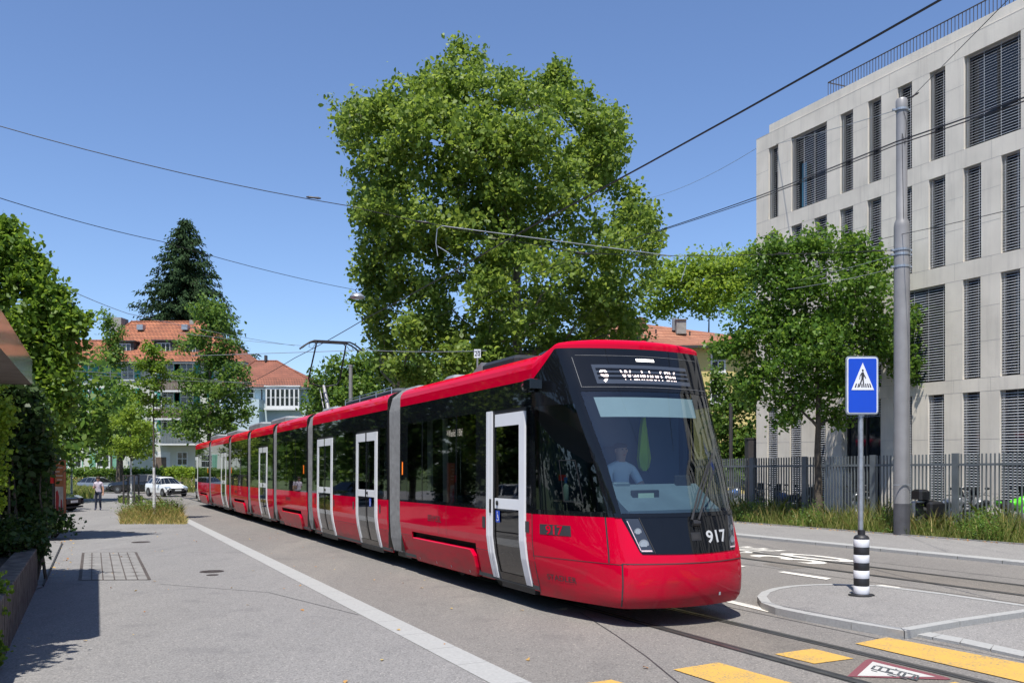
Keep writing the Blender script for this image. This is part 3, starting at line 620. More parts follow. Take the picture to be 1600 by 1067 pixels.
# doors: (s0, s1, leaves)
doors = {0: [(-1.2, -.2, 1)], 1: [(-12.6, -11.0, 2), (-8.8, -7.2, 2)], 3: [(-21.6, -20.0, 2)], 5: [(-31.7, -30.1, 2)], 6: [(-42.75, -41.5, 1)]}
bog = {0: (-5.04, -1.98), 2: (-17.5, -14.7), 4: (-27.8, -25.0), 6: (-40.6, -37.4)}
for k, (a, c) in enumerate(mods):
    ds = doors.get(k, []); b = MB()
    cuts = []
    edges = [a] + [e for d in ds for e in (d[0] - (.31 if k == 0 else .04), d[1] + .04)] + [c]
    segs = [(edges[i], edges[i + 1]) for i in range(0, len(edges), 2)]
    bg_ = bog.get(k)
    for s0, s1 in segs:
        if s1 - s0 < .02: continue
        if bg_ and s0 < bg_[0] and s1 > bg_[1]:
            skin(b, s0, bg_[0], .28, 1.34, 0, 1, 0, .03); skin(b, bg_[1], s1, .28, 1.34, 0, 1, 0, .03); skin(b, bg_[0], bg_[1], .80, 1.34, 0, 1, 0, .05)
            b.quad(side(bg_[0] - .02, .28, -.12), side(bg_[1] + .02, .28, -.12), side(bg_[1] + .02, .84, -.12), side(bg_[0] - .02, .84, -.12), 1)
        else: skin(b, s0, s1, .28, 1.34, 0, 1, 0, .03)
    skin(b, a, c, .28, 1.34, 0, -1, 0)
    # floor, ends
    b.box(a, c, -HWD + .1, HWD - .11, .30, .38, 2)
    for s in (a, c):
        if k == 0 and s == c: continue
        b.box(s - .01, s + .01, -HWD + .03, HWD - .03, .38, 3.2, 1)
    sec = b.build('body_section', [M['red'], M['under'], M['interior_dark']], tram, smooth=False)
    # red roof and its dark deck
    b = MB()
    for sg in (1, -1):
        rows = []
        for th in TH: rows.append([roofpt(Vector((s, sg * (HWD - .02), 0)), Vector((s, 0, 0)), 3.15, 3.6, th) for s in (a, c)])
        for i in range(len(rows) - 1): b.quad(rows[i][0], rows[i][1], rows[i + 1][1], rows[i + 1][0], 0 if i < 6 else 1)
        for si in (0, 1):
            for i in range(len(rows) - 1): b.quad(rows[i][si], rows[i + 1][si], Vector((rows[i][si].x, 0, 3.1)), Vector((rows[i][si].x, rows[i][si].y, 3.1)), 2)
    b.build('roof', [M['redroof'], M['roofdark'], M['under']], sec, smooth=True)
    # black window band: upper fascia, lower rail, pillars between flush panes
    b = MB(); panes = []
    skin(b, a, c, 2.80, 3.15, 0, 1, 0, .02); skin(b, a, c, 1.34, 3.15, 0, -1, 0)
    for s0, s1 in segs:
        if s1 - s0 < .12:
            skin(b, s0, s1, 1.34, 2.8, 0, 1, 0, .02); continue
        skin(b, s0, s1, 1.34, 1.40, 0, 1, 0, .02)
        L = s1 - s0; 
        if k == 0 and s0 < -3: cut = [SP(625) + .0, SP(635.5), SP(659.5), SP(713), SP(745), s1]; pn = [(cut[1], cut[2]), (cut[2], cut[3]), (cut[3], cut[4])]
        else:
            nn = max(1, int(L / 1.55 + .5)); mg = .22 if L > 1.2 else .08; step = (L - 2 * mg) / nn; pn = [(s0 + mg + i * step, s0 + mg + (i + 1) * step) for i in range(nn)]
        cur = s0
        for p0, p1 in pn:
            skin(b, cur, p0 + .025, 1.40, 2.80, 0, 1, 0, .02); cur = p1 - .025; panes.append((p0 + .025, p1 - .025))
        skin(b, cur, s1, 1.40, 2.80, 0, 1, 0, .02)
    b.build('window_band', M['black'], sec)
    for p0, p1 in panes:
        w_ = MB(); skin(w_, p0, p1, 1.40, 2.80, -.004); w_.build('window', M['tglass'], sec)
    # bogie cover
    if bg_:
        b = MB(); q0, q1 = bg_[0] + .1, bg_[1] - .06; z1 = .70
        pl = [(q0 + .03, .26), (q1 - .12, .26), (q1 - .03, .31), (q1, .42), (q1, z1 - .1), (q1 - .1, z1), (q0 + .05, z1), (q0, z1 - .06), (q0, .3)]
        n_ = len(pl); vs = [side(x, z, .028) for x, z in pl] + [side(x + (.012 if x < (q0 + q1) / 2 else -.012), z + (.012 if z < .5 else -.012), .045) for x, z in pl] + [side(x, z, -.06) for x, z in pl]
        fs = [tuple(range(n_, 2 * n_))[::-1]] + [(i, (i + 1) % n_, n_ + (i + 1) % n_, n_ + i) for i in range(n_)] + [(2 * n_ + i, 2 * n_ + (i + 1) % n_, (i + 1) % n_, i) for i in range(n_)]
        b.add(vs, fs); b.build('bogie_cover', M['red'], tram)
        b = MB()
        for f in (.08, .38, .62, .9):
            b = MB(); b.add([side(q0 + (q1 - q0) * f + dx, .33 + dz, .05) for dx, dz in ((-.012, -.02), (.012, -.02), (.012, .02), (-.012, .02))], [(0, 1, 2, 3)]); b.build('reflector', M['textgrey'], tram)
        b = MB(); 
        for sw in (bg_[0] + .75, bg_[1] - .55):
            for y in (.56, -.56): b.lathe([(.1, -.07), (.29, -.07), (.31, -.02), (.28, .0), (.27, .06), (.12, .07)], (sw, y, .29), 24, ax='y'); b.build('wheel', M['rail'], tram, smooth=True); b = MB()
    # under equipment
    b = MB(); rr_ = random.Random(k)
    x = a + .3
    while x < c - .6:
        L = rr_.uniform(.5, 1.1); b.box(x, min(c - .1, x + L), -1.0, 1.0 - rr_.uniform(0, .2), rr_.uniform(.14, .22), .30); x += L + rr_.uniform(.15, .5)
    b.build('underframe_box', M['under'], tram)
    # door leaves
    for d0, d1, nl in ds:
        L = (d1 - d0) / nl
        for li in range(nl):
            e0, e1 = d0 + li * L, d0 + (li + 1) * L; off = .012
            outer_lo = (li == 0 and nl == 2); outer_hi = (li == nl - 1)
            b = MB(); wd = .15 if nl == 2 else .17; tk = .035
            lo, hi = (e0 + wd, e1 - .05) if outer_lo else (e0 + .045, e1 - wd)
            zb, zt = .33, 2.74
            if nl == 1: lo = e0 + .02
            for (x0, x1, z0, z1, mi) in [(e0 if not (outer_hi) else e0 + .0, lo, zb, zt, 0 if (outer_lo) else 1), (hi, e1, zb, zt, 0 if outer_hi else 1), (lo, hi, 2.56, zt, 0), (lo, hi, 1.37, 1.52, 0), (lo, hi, zb, .44, 1)]:
                skin(b, x0, x1, z0, z1, off, 1, mi, tk)
            dr = b.build('door', [M['white'], M['black']], tram)
            g_ = MB(); skin(g_, lo, hi, 1.52, 2.56, off - .012); skin(g_, lo, hi, .44, 1.37, off - .012); g_.build('door_glass', M['tglass'], dr)
            if outer_hi:
                h_ = MB(); c0 = side(lo + .10, 1.45, off + .004); h_.lathe([(.035, 0), (.035, .012), (.018, .013), (.018, .02)], (c0.x, c0.y, c0.z), 14, ax='y'); h_.build('door_button', M['blackmat'], dr)
        b = MB(); skin(b, d0 - .04, d1 + .04, 2.74, 2.8, -.01, 1, None, .02); b.build('door_header', M['blackmat'], tram); b = MB(); b.box(d0 - .04, d1 + .04, HWD - .3, HWD - .13, .22, .33); b.build('door_sill', M['blackmat'], tram)
        b = MB(); b.box(d0, d1, HWD - .5, HWD - .15, .36, .40); b.build('step', M['interior'], tram)
    # interior: seats, far wall, poles
    b = MB(); b.box(a + .05, c - .05, -HWD + .05, -HWD + .12, .4, 3.0, 0); b.box(a + .05, c - .05, -HWD + .1, HWD - .25, 2.95, 3.0, 0)
    for x in np.arange(a + .9, c - 1.3, 1.35):
        for y in (-.85, .8):
            if any(d0 - .3 < x < d1 + .3 for d0, d1, _ in ds) and y > 0: continue
            b.cbox(x, x + .42, y - .42, y + .35, .78, .86, .03, 1); b.cbox(x - .08, x, y - .42, y + .35, .82, 1.5, .03, 1)
    b.build('seats', [M['interior_dark'], M['seatblue']], tram)
    b = MB()
    for x in np.arange(a + .7, c - .3, 1.35): b.tube([(x, .35, .38), (x, .35, 2.95)], .018, 8)
    b.tube([(a + .2, .35, 2.2), (c - .2, .35, 2.2)], .016, 6)
    b.build('handrails', M['chrome'], tram, smooth=True)
# white glass partitions seen in the first section
b = MB()
for px, wdt in ((641, .22), (664, .2), (716, .26)):
    s = SP(px); b.box(s, s + wdt, .95, .98, 1.0, 2.9)
b.build('partition', M['white'], tram)
# bellows
for (a0, a1), (b0, b1) in zip(mods[1:], mods[:-1]):
    g0, g1 = a1, b0; b = MB(); nf = 5 if g0 > -10 else 4
    sec = [(1.21, .34), (1.27, .6), (1.29, .95), (1.29, 3.1), (1.22, 3.36), (1.02, 3.52), (.6, 3.6), (0, 3.62)]
    full = sec + [(-y, z) for y, z in sec[-2::-1]]
    rows = []
    xs = []
    for i in range(nf * 4 + 1):
        f = i / (nf * 4); ph = i % 4; sc = {0: .90, 1: .975, 2: 1.01, 3: .975}[ph]; xs.append((g0 + .03 + (g1 - g0 - .06) * f, sc))
    vs = []; fs = []; m_ = len(full)
    for x, sc in xs: vs += [(x, y * sc, z if z < 1 else 1 + (z - 1) * (sc * .5 + .5)) for y, z in full]
    for i in range(len(xs) - 1):
        for j in range(m_ - 1): fs.append((i * m_ + j, i * m_ + j + 1, (i + 1) * m_ + j + 1, (i + 1) * m_ + j))
    b.add(vs, fs); b.m = [1 if ((k_ // (m_ - 1)) % 4) in (0, 3) else 0 for k_ in range(len(fs))]; b.build('bellows', [M['bellow'], M['bellowdark']], tram)  # valley faces coloured darker, standing in for shade between the folds
    b = MB(); b.box(g0, g1, -1.1, 1.1, .22, .36)
    for x in (g0 + .015, g1 - .015):
        for (y0, z0), (y1, z1) in zip(full, full[1:]):
            b.quad((x - .018, y0 * 1.01, z0 + .004), (x + .018, y0 * 1.01, z0 + .004), (x + .018, y1 * 1.01, z1 + .004), (x - .018, y1 * 1.01, z1 + .004))
    b.build('bellows_frame', M['blackmat'], tram)
# white post beside the front door
b = MB(); skin(b, -1.50, -1.41, .33, 2.8, .012, 1, 0, .03); skin(b, -1.385, -1.30, .33, 2.8, .012, 1, 0, .03); skin(b, -1.41, -1.385, .33, 2.8, .0, 1, 1, .03); skin(b, -1.36, -1.31, 1.30, 1.5, .024, 1, 1, .02)
skin(b, -1.30, -1.2, .3, 2.8, -.01, 1, 1, .02); b.build('door_post', [M['white'], M['blackmat']], tram)
# orange side markers and grille plates
b = MB()
for px in (629.5, 474.5, 361.5, 324.5):
    s = SP(px); b.add([side(s - .02, 1.86, .008), side(s + .02, 1.86, .008), side(s + .02, 2.08, .008), side(s - .02, 2.08, .008), side(s, 1.84, .012), side(s, 2.1, .012)], [(0, 4, 5, 3), (4, 1, 2, 5)])
b.build('side_marker', M['orange'], tram)
b = MB()
for px in (757, 825, 594, 552.5, 522, 492.7):
    s = SP(px); z0 = 1.08 if px == 825 else 1.06; hgt = .15 if px == 825 else .17; wdt = .06 if px > 700 else .05
    b.quad(side(s - wdt, z0, .004), side(s + wdt, z0, .004), side(s + wdt, z0 + hgt, .004), side(s - wdt, z0 + hgt, .004))
b.build('grille_plate', M['textdark'], tram)
def side_text(txt, s_at, z_at, h, sx, m, name, off=.004, bold=.01):
    vs, fs = text_geo(txt, 1.0, 'LEFT', bold); b = MB(); b.add([side(s_at + v[0] * h * sx, z_at + v[1] * h, off) for v in vs], fs); return b.build(name, m, tram)
side_text('BERNMOBIL', SP(669), 1.045, .155, .80, M['textdark'], 'lettering', bold=.0)
for px in (447, 367): side_text('BERNMOBIL', SP(px), 1.045, .155, .80, M['textdark'], 'lettering', bold=.0)
# thin panel seams on the red sides
b = MB()
for s in (SP(685), -3.2): skin(b, s - .004, s + .004, .82, 1.34, .002)
skin(b, -5.66, -5.04, .72, .727, .002); skin(b, -1.98, -1.5, .72, .727, .002)
skin(b, -7.2 + .05, -6.5, .72, .727, .002); skin(b, -11 + .05, -8.85, .72, .727, .002); b.build('panel_seam', M['textdark'], tram)
# ---------------- nose
def lerp_t(tab, z):
    if z <= tab[0][0]: return tab[0][1:]
    for p, q in zip(tab, tab[1:]):
        if z <= q[0]:
            f = (z - p[0]) / (q[0] - p[0]); return [x + (y - x) * f for x, y in zip(p[1:], q[1:])]
    return tab[-1][1:]
NT = [(.24, 1.55, .89, 1.80), (.34, 1.61, .92, 1.87), (.55, 1.63, .915, 1.91), (.78, 1.62, .915, 1.92), (.9, 1.60, .905, 1.90), (1.34, 1.48, .88, 1.77), (2.0, 1.22, .94, 1.52), (2.96, .74, 1.06, 1.03), (3.42, .52, 1.10, .78), (3.7, .38, 1.10, .64)]
def raw(q, z):
    sc, a, sf = lerp_t(NT, z); ins = inset_z(z)
    if q < .45:
        f = q / .45; return sc * f, (HWD - ins) + (a - (HWD - ins)) * (f ** 1.25)
    t = min(1, (q - .45) / .55); return sc + (sf - sc) * (1 - (1 - t) ** 2), a * (1 - t)
def nose(q, z, off=0):
    m = q > 1; qq = 2 - q if m else q
    def P(qq):
        d = min(.055, qq, max(1e-4, .5)); acc = [0, 0]; n = 5
        for i in range(-n, n + 1):
            e = qq + d * i / n; sg_ = 1
            if e > 1: e = 2 - e; sg_ = -1
            r_ = raw(max(0, e), z); acc[0] += r_[0]; acc[1] += sg_ * r_[1]
        return acc[0] / (2 * n + 1), acc[1] / (2 * n + 1)
    x, y = P(qq)
    if off:
        x2, y2 = P(min(1, qq + .01)); x1, y1 = P(max(0, qq - .01)); tx, ty = x2 - x1, y2 - y1; L = math.hypot(tx, ty) or 1
        x += -ty / L * off; y += tx / L * off
    return Vector((x, -y if m else y, z))
def npatch(b, q0, q1, zb, zt, off=0, nz=8, nq=None, mi=None, th=0):
    nq = nq or max(2, int(abs(q1 - q0) * 36)); zb_ = zb if callable(zb) else (lambda q: zb); zt_ = zt if callable(zt) else (lambda q: zt)
    vs = []; fs = []
    for i in range(nq + 1):
        q = q0 + (q1 - q0) * i / nq
        for j in range(nz + 1): vs.append(nose(q, zb_(q) + (zt_(q) - zb_(q)) * j / nz, off))
    for i in range(nq):
        for j in range(nz): k = i * (nz + 1) + j; fs.append((k, k + nz + 1, k + nz + 2, k + 1))
    b.add(vs, fs, mi)
def mir(f): return lambda q: f(2 - q)
QM = .505                                      # edge of the black mask
b = MB()
npatch(b, 0, 2, .24, 1.34, nz=14, nq=72)
npatch(b, -.0, .04, 1.34, 1.345)
# tucked-in underside
vs = [nose(q / 20, .24) for q in range(0, 41)]; b.add(vs + [Vector((0, 0, .24))], [(i + 1, i, 41) for i in range(40)])
nb = b.build('nose_shell', M['red'], tram, smooth=True)
b = MB(); npatch(b, 0, .455, .772, .780, .0025, 1); npatch(b, .455, 1.545, .782, .792, .0025, 1); npatch(b, 1.545, 2, .772, .780, .0025, 1)
npatch(b, .452, .460, .26, .79, .0025, 6, 1); npatch(b, .39, .397, lambda q: .79, lambda q: 1.34, .0025, 5, 1); npatch(b, .004, .009, .26, 1.34, .0025, 6, 1)
b.build('nose_seam', M['textdark'], nb)
# black mask between the lamps
b = MB(); npatch(b, .475, 1.525, lambda q: .895 + .02 * abs(1 - q) + max(0, abs(1 - q) - .43) / .095 * .42, 1.345, .006, 10, 60); npatch(b, .0, .45, 1.34, 1.40, .002, 2); npatch(b, 1.55, 2, 1.34, 1.4, .002, 2); npatch(b, .44, 1.56, 1.34, 1.39, .012, 2)
mask = b.build('front_mask', M['black'], tram, smooth=True)
# windscreen
ws = MB(); npatch(ws, .475, 1.525, 1.385, 2.95, 0, 14, 44); wind = ws.build('windscreen', M['wglass'], tram, smooth=True)
b = MB(); npatch(b, .452, .478, 1.37, 2.97, .008, 14, 2); npatch(b, 1.522, 1.548, 1.37, 2.97, .008, 14, 2); npatch(b, .455, 1.545, 2.935, 2.965, .006, 1, 44); b.build('windscreen_trim', M['black'], wind, smooth=True)
# A-pillar and upper black side with diagonal red edge
def zdiag(q): return 3.15 + (3.53 - 3.15) * min(1, max(0, (q - .02) / .34)) if q > .02 else 3.15
b = MB()
for f in (lambda q: q, lambda q: 2 - q):
    A_ = lambda x, y: (x, y) if f(0) == 0 else (2 - y, 2 - x)
    zd = zdiag if f(0) == 0 else mir(zdiag)
    npatch(b, *A_(.405, .455), 1.34, 3.0, .002, 12, 3)
    npatch(b, *A_(0, .48), 2.78, zd, .002, 6, 16); npatch(b, *A_(0, .035), 1.34, 2.8, .002, 8, 2)
    b.build('cab_pillar', M['black'], tram, smooth=True); b = MB()
b = MB(); npatch(b, .035, .405, 1.39, 2.79, .0, 10, 10); cw = b.build('cab_side_window', M['tglass'], tram, smooth=True)
b = MB(); npatch(b, 1.595, 1.965, 1.39, 2.79, .0, 10, 10); b.build('cab_side_window', M['tglass'], tram, smooth=True)
b = MB(); npatch(b, .20, .204, 1.52, 2.05, .004, 4, 1); npatch(b, .30, .304, 1.52, 2.05, .004, 4, 1); npatch(b, .20, .304, 1.515, 1.525, .004, 1, 4); npatch(b, .20, .304, 2.045, 2.055, .004, 1, 4); b.build('sliding_pane_frame', M['blackmat'], cw)
# destination panel
b = MB(); npatch(b, .48, 1.52, 2.965, 3.53, .004, 6, 44); dest = b.build('destination_panel', M['black'], tram, smooth=True)
b = MB(); npatch(b, .50, 1.5, 2.992, 2.997, .009, 1, 40); npatch(b, .52, 1.48, 3.425, 3.429, .009, 1, 40); npatch(b, .496, .499, 2.99, 3.40, .009, 4, 1); b.build('panel_edge', M['bellow'], dest)
b = MB(); npatch(b, .60, 1.34, 3.04, 3.30, .007, 4, 40); b.build('display_glass', mat('display glass', (.045, .055, .075), .12, var=.05), dest, smooth=True)
def nose_text(txt, q_at, z_at, h, qx, m, name, parent, off=.01, bold=.01, align='LEFT'):
    vs, fs = text_geo(txt, 1.0, align, bold); b = MB(); b.add([nose(q_at + v[0] * qx, z_at + v[1] * h, off) for v in vs], fs); return b.build(name, m, parent)
nose_text('9', .635, 3.065, .24, .115, M['led'], 'line_digit', dest, bold=.015); nose_text('Wankdorf Bhf', .775, 3.095, .21, .076, M['led'], 'destination_text', dest, bold=.012)
b = MB()
for z in (3.105, 3.165, 3.225): npatch(b, .62, 1.335, z, z + .028, .0135, 1, 40)
b.build('led_scan_gaps', M['black'], dest)  # dark bars added over the text in place of unlit LED rows
b = MB(); npatch(b, .92, 1.06, 3.355, 3.39, .008, 1, 8); b.build('top_lamp', M['lampwhite'], dest)
# roof dome of the nose
b = MB(); qs = [i / 40 for i in range(0, 81)]; rows = []
for th in TH:
    row = []
    for q in qs:
        qq = min(q, 2 - q); zb = zdiag(qq); B = nose(q, zb, .003 if qq > .05 else 0); T = Vector((B.x * .25, 0, 0)); zt_ = 3.6 + .09 * min(1, qq * 1.6)
        row.append(roofpt(B, T, zb, zt_, th))
    rows.append(row)
for i in range(len(rows) - 1):
    for j in range(80): b.quad(rows[i][j], rows[i][j + 1], rows[i + 1][j + 1], rows[i + 1][j])
for j in range(80):
    pass
b.build('nose_roof', M['redroof'], tram, smooth=True)
b = MB(); b.box(-5.6, -.3, -.55, .55, 3.5, 3.612); b.build('roof_deck', M['redroof'], tram)
b = MB(); b.lathe([(.07, 0), (.07, .02), (.05, .05), (.001, .06)], (.2, -.35, 3.68), 16); b.build('roof_beacon', M['redroof'], tram, smooth=True)
b = MB(); b.lathe([(.0625, 0), (.06, .2), (.05, .21)], (-.5, -.15, 3.6), 12); b.build('roof_antenna', M['blackmat'], tram)
b = MB(); b.add([(-.5 + x, .45 + y, 3.585 + z) for x, y, z in []], []); 
vs = []; 
b._ell((-.62, .55, 3.62), (.55, .2, .075), 14, None); b.build('antenna_pod', M['black'], tram, smooth=True)
# head lamps: slanted lenses that follow the sloping mask edge
def hq(b, A_, u0, u1, z0, z1, off, n=6):
    vs = []; fs = []
    for i in range(n + 1):
        for j in range(n + 1):
            z = z0 + (z1 - z0) * j / n; u = u0 + (u1 - u0) * i / n; q = .495 + (1.325 - z) * .19 + u * .085; vs.append(nose(A_(q), z, off))
    for i in range(n):
        for j in range(n): k = i * (n + 1) + j; fs.append((k, k + n + 1, k + n + 2, k + 1))
    b.add(vs, fs)
for sgn in (0, 1):
    A_ = (lambda x: x) if not sgn else (lambda x: 2 - x)
    c0, c1 = QM + .006, QM + .075
    b = MB(); hq(b, A_, 0, 1, .925, 1.325, .010); hl = b.build('headlight', mat('lamp housing', (.03, .035, .045), .08, var=.1, coat=.5), tram, smooth=True)
    b = MB()
    for zc, r in ((1.02, .062), (1.17, .045)):
        qc_ = A_(.537 + (1.325 - zc) * .19); ctr = nose(qc_, zc, .013); nn = (nose(qc_, zc, .023) - ctr).normalized(); u_ = nn.cross(Vector((0, 0, 1))).normalized(); v_ = u_.cross(nn)
        for r_, m_ in ((r, 0), (r * .72, 1)):
            pts = [ctr + nn * (.004 if m_ else 0) + u_ * math.cos(t_ * .3927) * r_ + v_ * math.sin(t_ * .3927) * r_ for t_ in range(16)]; b.poly(pts if not sgn else pts[::-1], m_)
    b.build('lamp_lens', [M['galv'], M['lens']], hl)
    b = MB(); hq(b, A_, .08, .92, .935, .952, .014); hq(b, A_, .03, .09, .95, 1.3, .014); b.build('day_light_strip', mat('light strip', (.6, .45, .48), .3), hl)
b = MB(); hq(b, lambda x: x, 1.06, 1.13, .915, 1.335, .012); hq(b, lambda x: 2 - x, 1.06, 1.13, .915, 1.335, .012); b.build('mask_seam', M['void'], mask)
b = MB(); npatch(b, .96, 1.05, 1.05, 1.15, .009, 2, 3); b.build('tow_cover', M['blackmat'], mask); b = MB(); npatch(b, .97, 1.03, 1.065, 1.13, .012, 2, 3); b.build('tow_opening', M['void'], mask)
nose_text('917', 1.10, 1.02, .205, .15, M['textgrey'], 'fleet_number', mask, bold=.02)
b = MB(); npatch(b, .055, .225, 1.075, 1.21, .004, 2, 6); b.build('number_field', M['textdark'], tram)
vs, fs = text_geo('917', 1.0, 'LEFT', .02); b = MB(); b.add([nose(.09 + v[0] * .062, 1.085 + v[1] * .165, .007) for v in vs], fs); b.build('side_number', M['red'], tram)
nose_text('STADLER', .07, .48, .105, .040, M['textdark'], 'maker_lettering', tram, off=.005, bold=.008)
b = MB(); npatch(b, 1.205, 1.225, .36, .40, .006, 1, 1); b.build('lifting_mark', M['textgrey'], tram)
# wipers
b = MB()
def np_(q, z, o=.03): return nose(q, z, o)
b.tube([np_(.98, 1.30, .04), np_(1.10, 1.62), np_(1.30, 2.02)], [.016, .012, .008], 6); b.tube([np_(1.04, 1.30, .045), np_(1.16, 1.58, .04), np_(1.33, 1.9, .035)], [.016, .012, .008], 6)
b.tube([np_(1.06, 1.43, .018), np_(1.2, 1.75, .018), np_(1.38, 2.12, .018)], .011, 6); b.tube([np_(.985, 1.26, .02), np_(1.05, 1.26, .02)], .04, 8)
b.build('wiper', M['blackmat'], tram, smooth=True)
# camera arm
b = MB(); b.cbox(.12, .34, HWD - .02, HWD + .17, 3.0, 3.13, .015); b.cbox(-.02, .1, HWD - .03, HWD + .05, 2.98, 3.12, .02)
b.tube([(-.1, HWD + .03, 3.06), (.14, HWD + .1, 3.06)], [.055, .045], 12); b.build('mirror_camera', M['black'], tram, smooth=True)

# cab interior
b = MB(); b.box(-.12, -.08, -1.15, 1.15, .4, 3.1, 0); b.box(-.1, 1.35, -.85, .85, .42, .48, 0)
b.box(-.08, .66, -.92, .92, 3.0, 3.03, 0); b.build('cab_bulkhead', mat('cab blue grey lining', (.055, .085, .12), .8, var=.1), tram)
b = MB(); P_ = [(.66, 1.2), (.66, 1.70), (.92, 1.73), (1.25, 1.5), (1.42, 1.41), (1.42, .9), (.66, .9)]
b.prism(P_, -.70, .70, lambda p, t: (p[0], t, p[1])); b.cbox(.85, .95, .35, .6, 1.6, 1.76, .02); b.build('dashboard', mat('dashboard grey', (.09, .12, .14), .6, var=.15), tram)
b = MB(); b.cbox(1.10, 1.16, .05, .46, 1.5, 1.66, .01); b.cbox(.9, .96, -.6, -.35, 1.6, 1.84, .01); b.build('console_screen', M['blackmat'], tram)
b = MB(); b.quad((1.165, .14, 1.54), (1.165, .38, 1.54), (1.165, .38, 1.62), (1.165, .14, 1.62)); b.build('console_readout', mat('readout', (.35, .45, .35), .5), tram)
b = MB()
b.poly([nose(.56, 2.62, -.07), nose(1.36, 2.60, -.07), nose(1.34, 2.86, -.05), nose(.55, 2.88, -.05)]) if False else None
for i in range(16):
    q0, q1 = .55 + i * .05, .60 + i * .05; b.quad(nose(q0, 2.60, -.05), nose(q1, 2.60, -.05), nose(q1, 2.86, -.04), nose(q0, 2.86, -.04))
b.build('sun_blind', mat('pale sun blind', (.30, .34, .36), .8, var=.04), tram)
b = MB(); b.cbox(.1, .5, -.15, .4, 1.33, 1.43, .04); b.cbox(-.05, .08, -.15, .4, 1.38, 2.05, .05); b.cbox(-.03, .05, .0, .25, 2.05, 2.25, .04); b.build('driver_seat', M['interior_dark'], tram)
b = MB(); c0 = Vector((.05, -.45, 0))
prof = [(2.66, .015), (2.5, .05), (2.3, .07), (2.08, .10), (1.95, .075), (1.9, .03)]
vs = []
for z, w in prof:
    for k in range(10): a_ = k * .628; vs.append((c0.x + math.sin(a_) * .04 * (1 + .4 * (k % 2)), c0.y + math.cos(a_) * w * (1 + .25 * (k % 2)), z))
b.add(vs, [(i * 10 + k, i * 10 + (k + 1) % 10, (i + 1) * 10 + (k + 1) % 10, (i + 1) * 10 + k) for i in range(len(prof) - 1) for k in range(10)]); jacket_mb = b
# pantograph on the third section
PX = -17.0
b = MB(); b.box(PX - .7, PX + .5, -.5, .5, 3.62, 3.68); b.build('pantograph_base', M['blackmat'], tram)
b = MB(); b.tube([(PX + .25, 0, 3.7), (PX - .42, 0, 4.62)], [.07, .05], 10); b.tube([(PX + .1, .1, 3.7), (PX - .5, .1, 4.5)], .015, 6); b.build('pantograph_lower_arm', M['mast'], tram, smooth=True)
b = MB(); kx, kz = PX - .42, 4.62; hx, hz = PX + .55, 5.78
for sg in (1, -1): b.tube([(kx, sg * .08, kz - .02), (kx + .02, sg * .42, kz + .05), (kx + .08, sg * .5, kz + .2), (hx, sg * .46, hz)], .024, 8); b.tube([(kx, sg * .1, kz + .1), (hx - .2, -sg * .2, hz - .3)], .006, 4)
b.build('pantograph_upper_arm', M['wire'], tram, smooth=True)
b = MB()
for dx in (-.17, .17):
    b.tube([(hx + dx, y, hz + .1 - max(0, abs(y) - .55) ** 1.4 * .9) for y in (-.93, -.8, -.68, -.55, -.25, 0, .25, .55, .68, .8, .93)], .027, 8)
for sg in (1, -1): b.tube([(hx - .17, sg * .45, hz + .07), (hx, sg * .46, hz), (hx + .17, sg * .45, hz + .07)], .018, 6); b.tube([(hx, sg * .5, hz), (hx, sg * .58, hz - .12), (hx, sg * .68, hz - .08), (hx, sg * .66, hz + .06)], .008, 5)
b.build('pantograph_head', M['wire'], tram, smooth=True)
# roof equipment
def req(x0, x1, y0, y1, h, m='roofgrey', name='roof_equipment'):
    b = MB(); b.cbox(x0, x1, y0, y1, 3.58, 3.6 + h, .06); o = b.build(name, M[m], tram); return o
b = MB(); b.prism([(-4.7, 3.58), (-3.95, 3.86), (-3.95, 3.58)], -.8, .35, lambda p, t: (p[0], t, p[1])); b.build('sloped_cowl', M['roofgrey'], tram); req(-3.94, -2.5, -.8, .35, .24, 'blackmat', 'air_conditioner'); req(-5.5, -4.9, -.8, .5, .14); req(-12.6, -8.2, -.8, .6, .16, 'roofdark'); req(-8, -7, -.6, .5, .12); req(-15.6, -14.2, -.7, .5, .15)
req(-22.8, -20, -.8, .7, .2); req(-27.8, -25, -.8, .7, .25, name='air_conditioner'); req(-34.5, -31, -.8, .7, .2); req(-41, -38, -.8, .7, .25, name='air_conditioner')
b = MB(); 
for x in (-12.4, -11, -9.6, -8.4): b.tube([(x, .62, 3.6), (x, .62, 3.78)], .012, 5)
b.tube([(-12.4, .62, 3.78), (-8.4, .62, 3.78)], .012, 5); b.build('roof_rail', M['chrome'], tram)
# inside display of the first section
b = MB(); s0 = SP(667); s1 = SP(707); b.box(s0, s1, .93, .96, 2.42, 2.74); b.build('inside_display', M['blackmat'], tram)
vs, fs = text_geo('9 Wankdorf Bhf', 1, 'LEFT', .01); b = MB(); b.add([(s0 + .06 + v[0] * .115, .966, 2.52 + v[1] * .17) for v in vs], fs); b.build('inside_display_text', M['led'], tram)
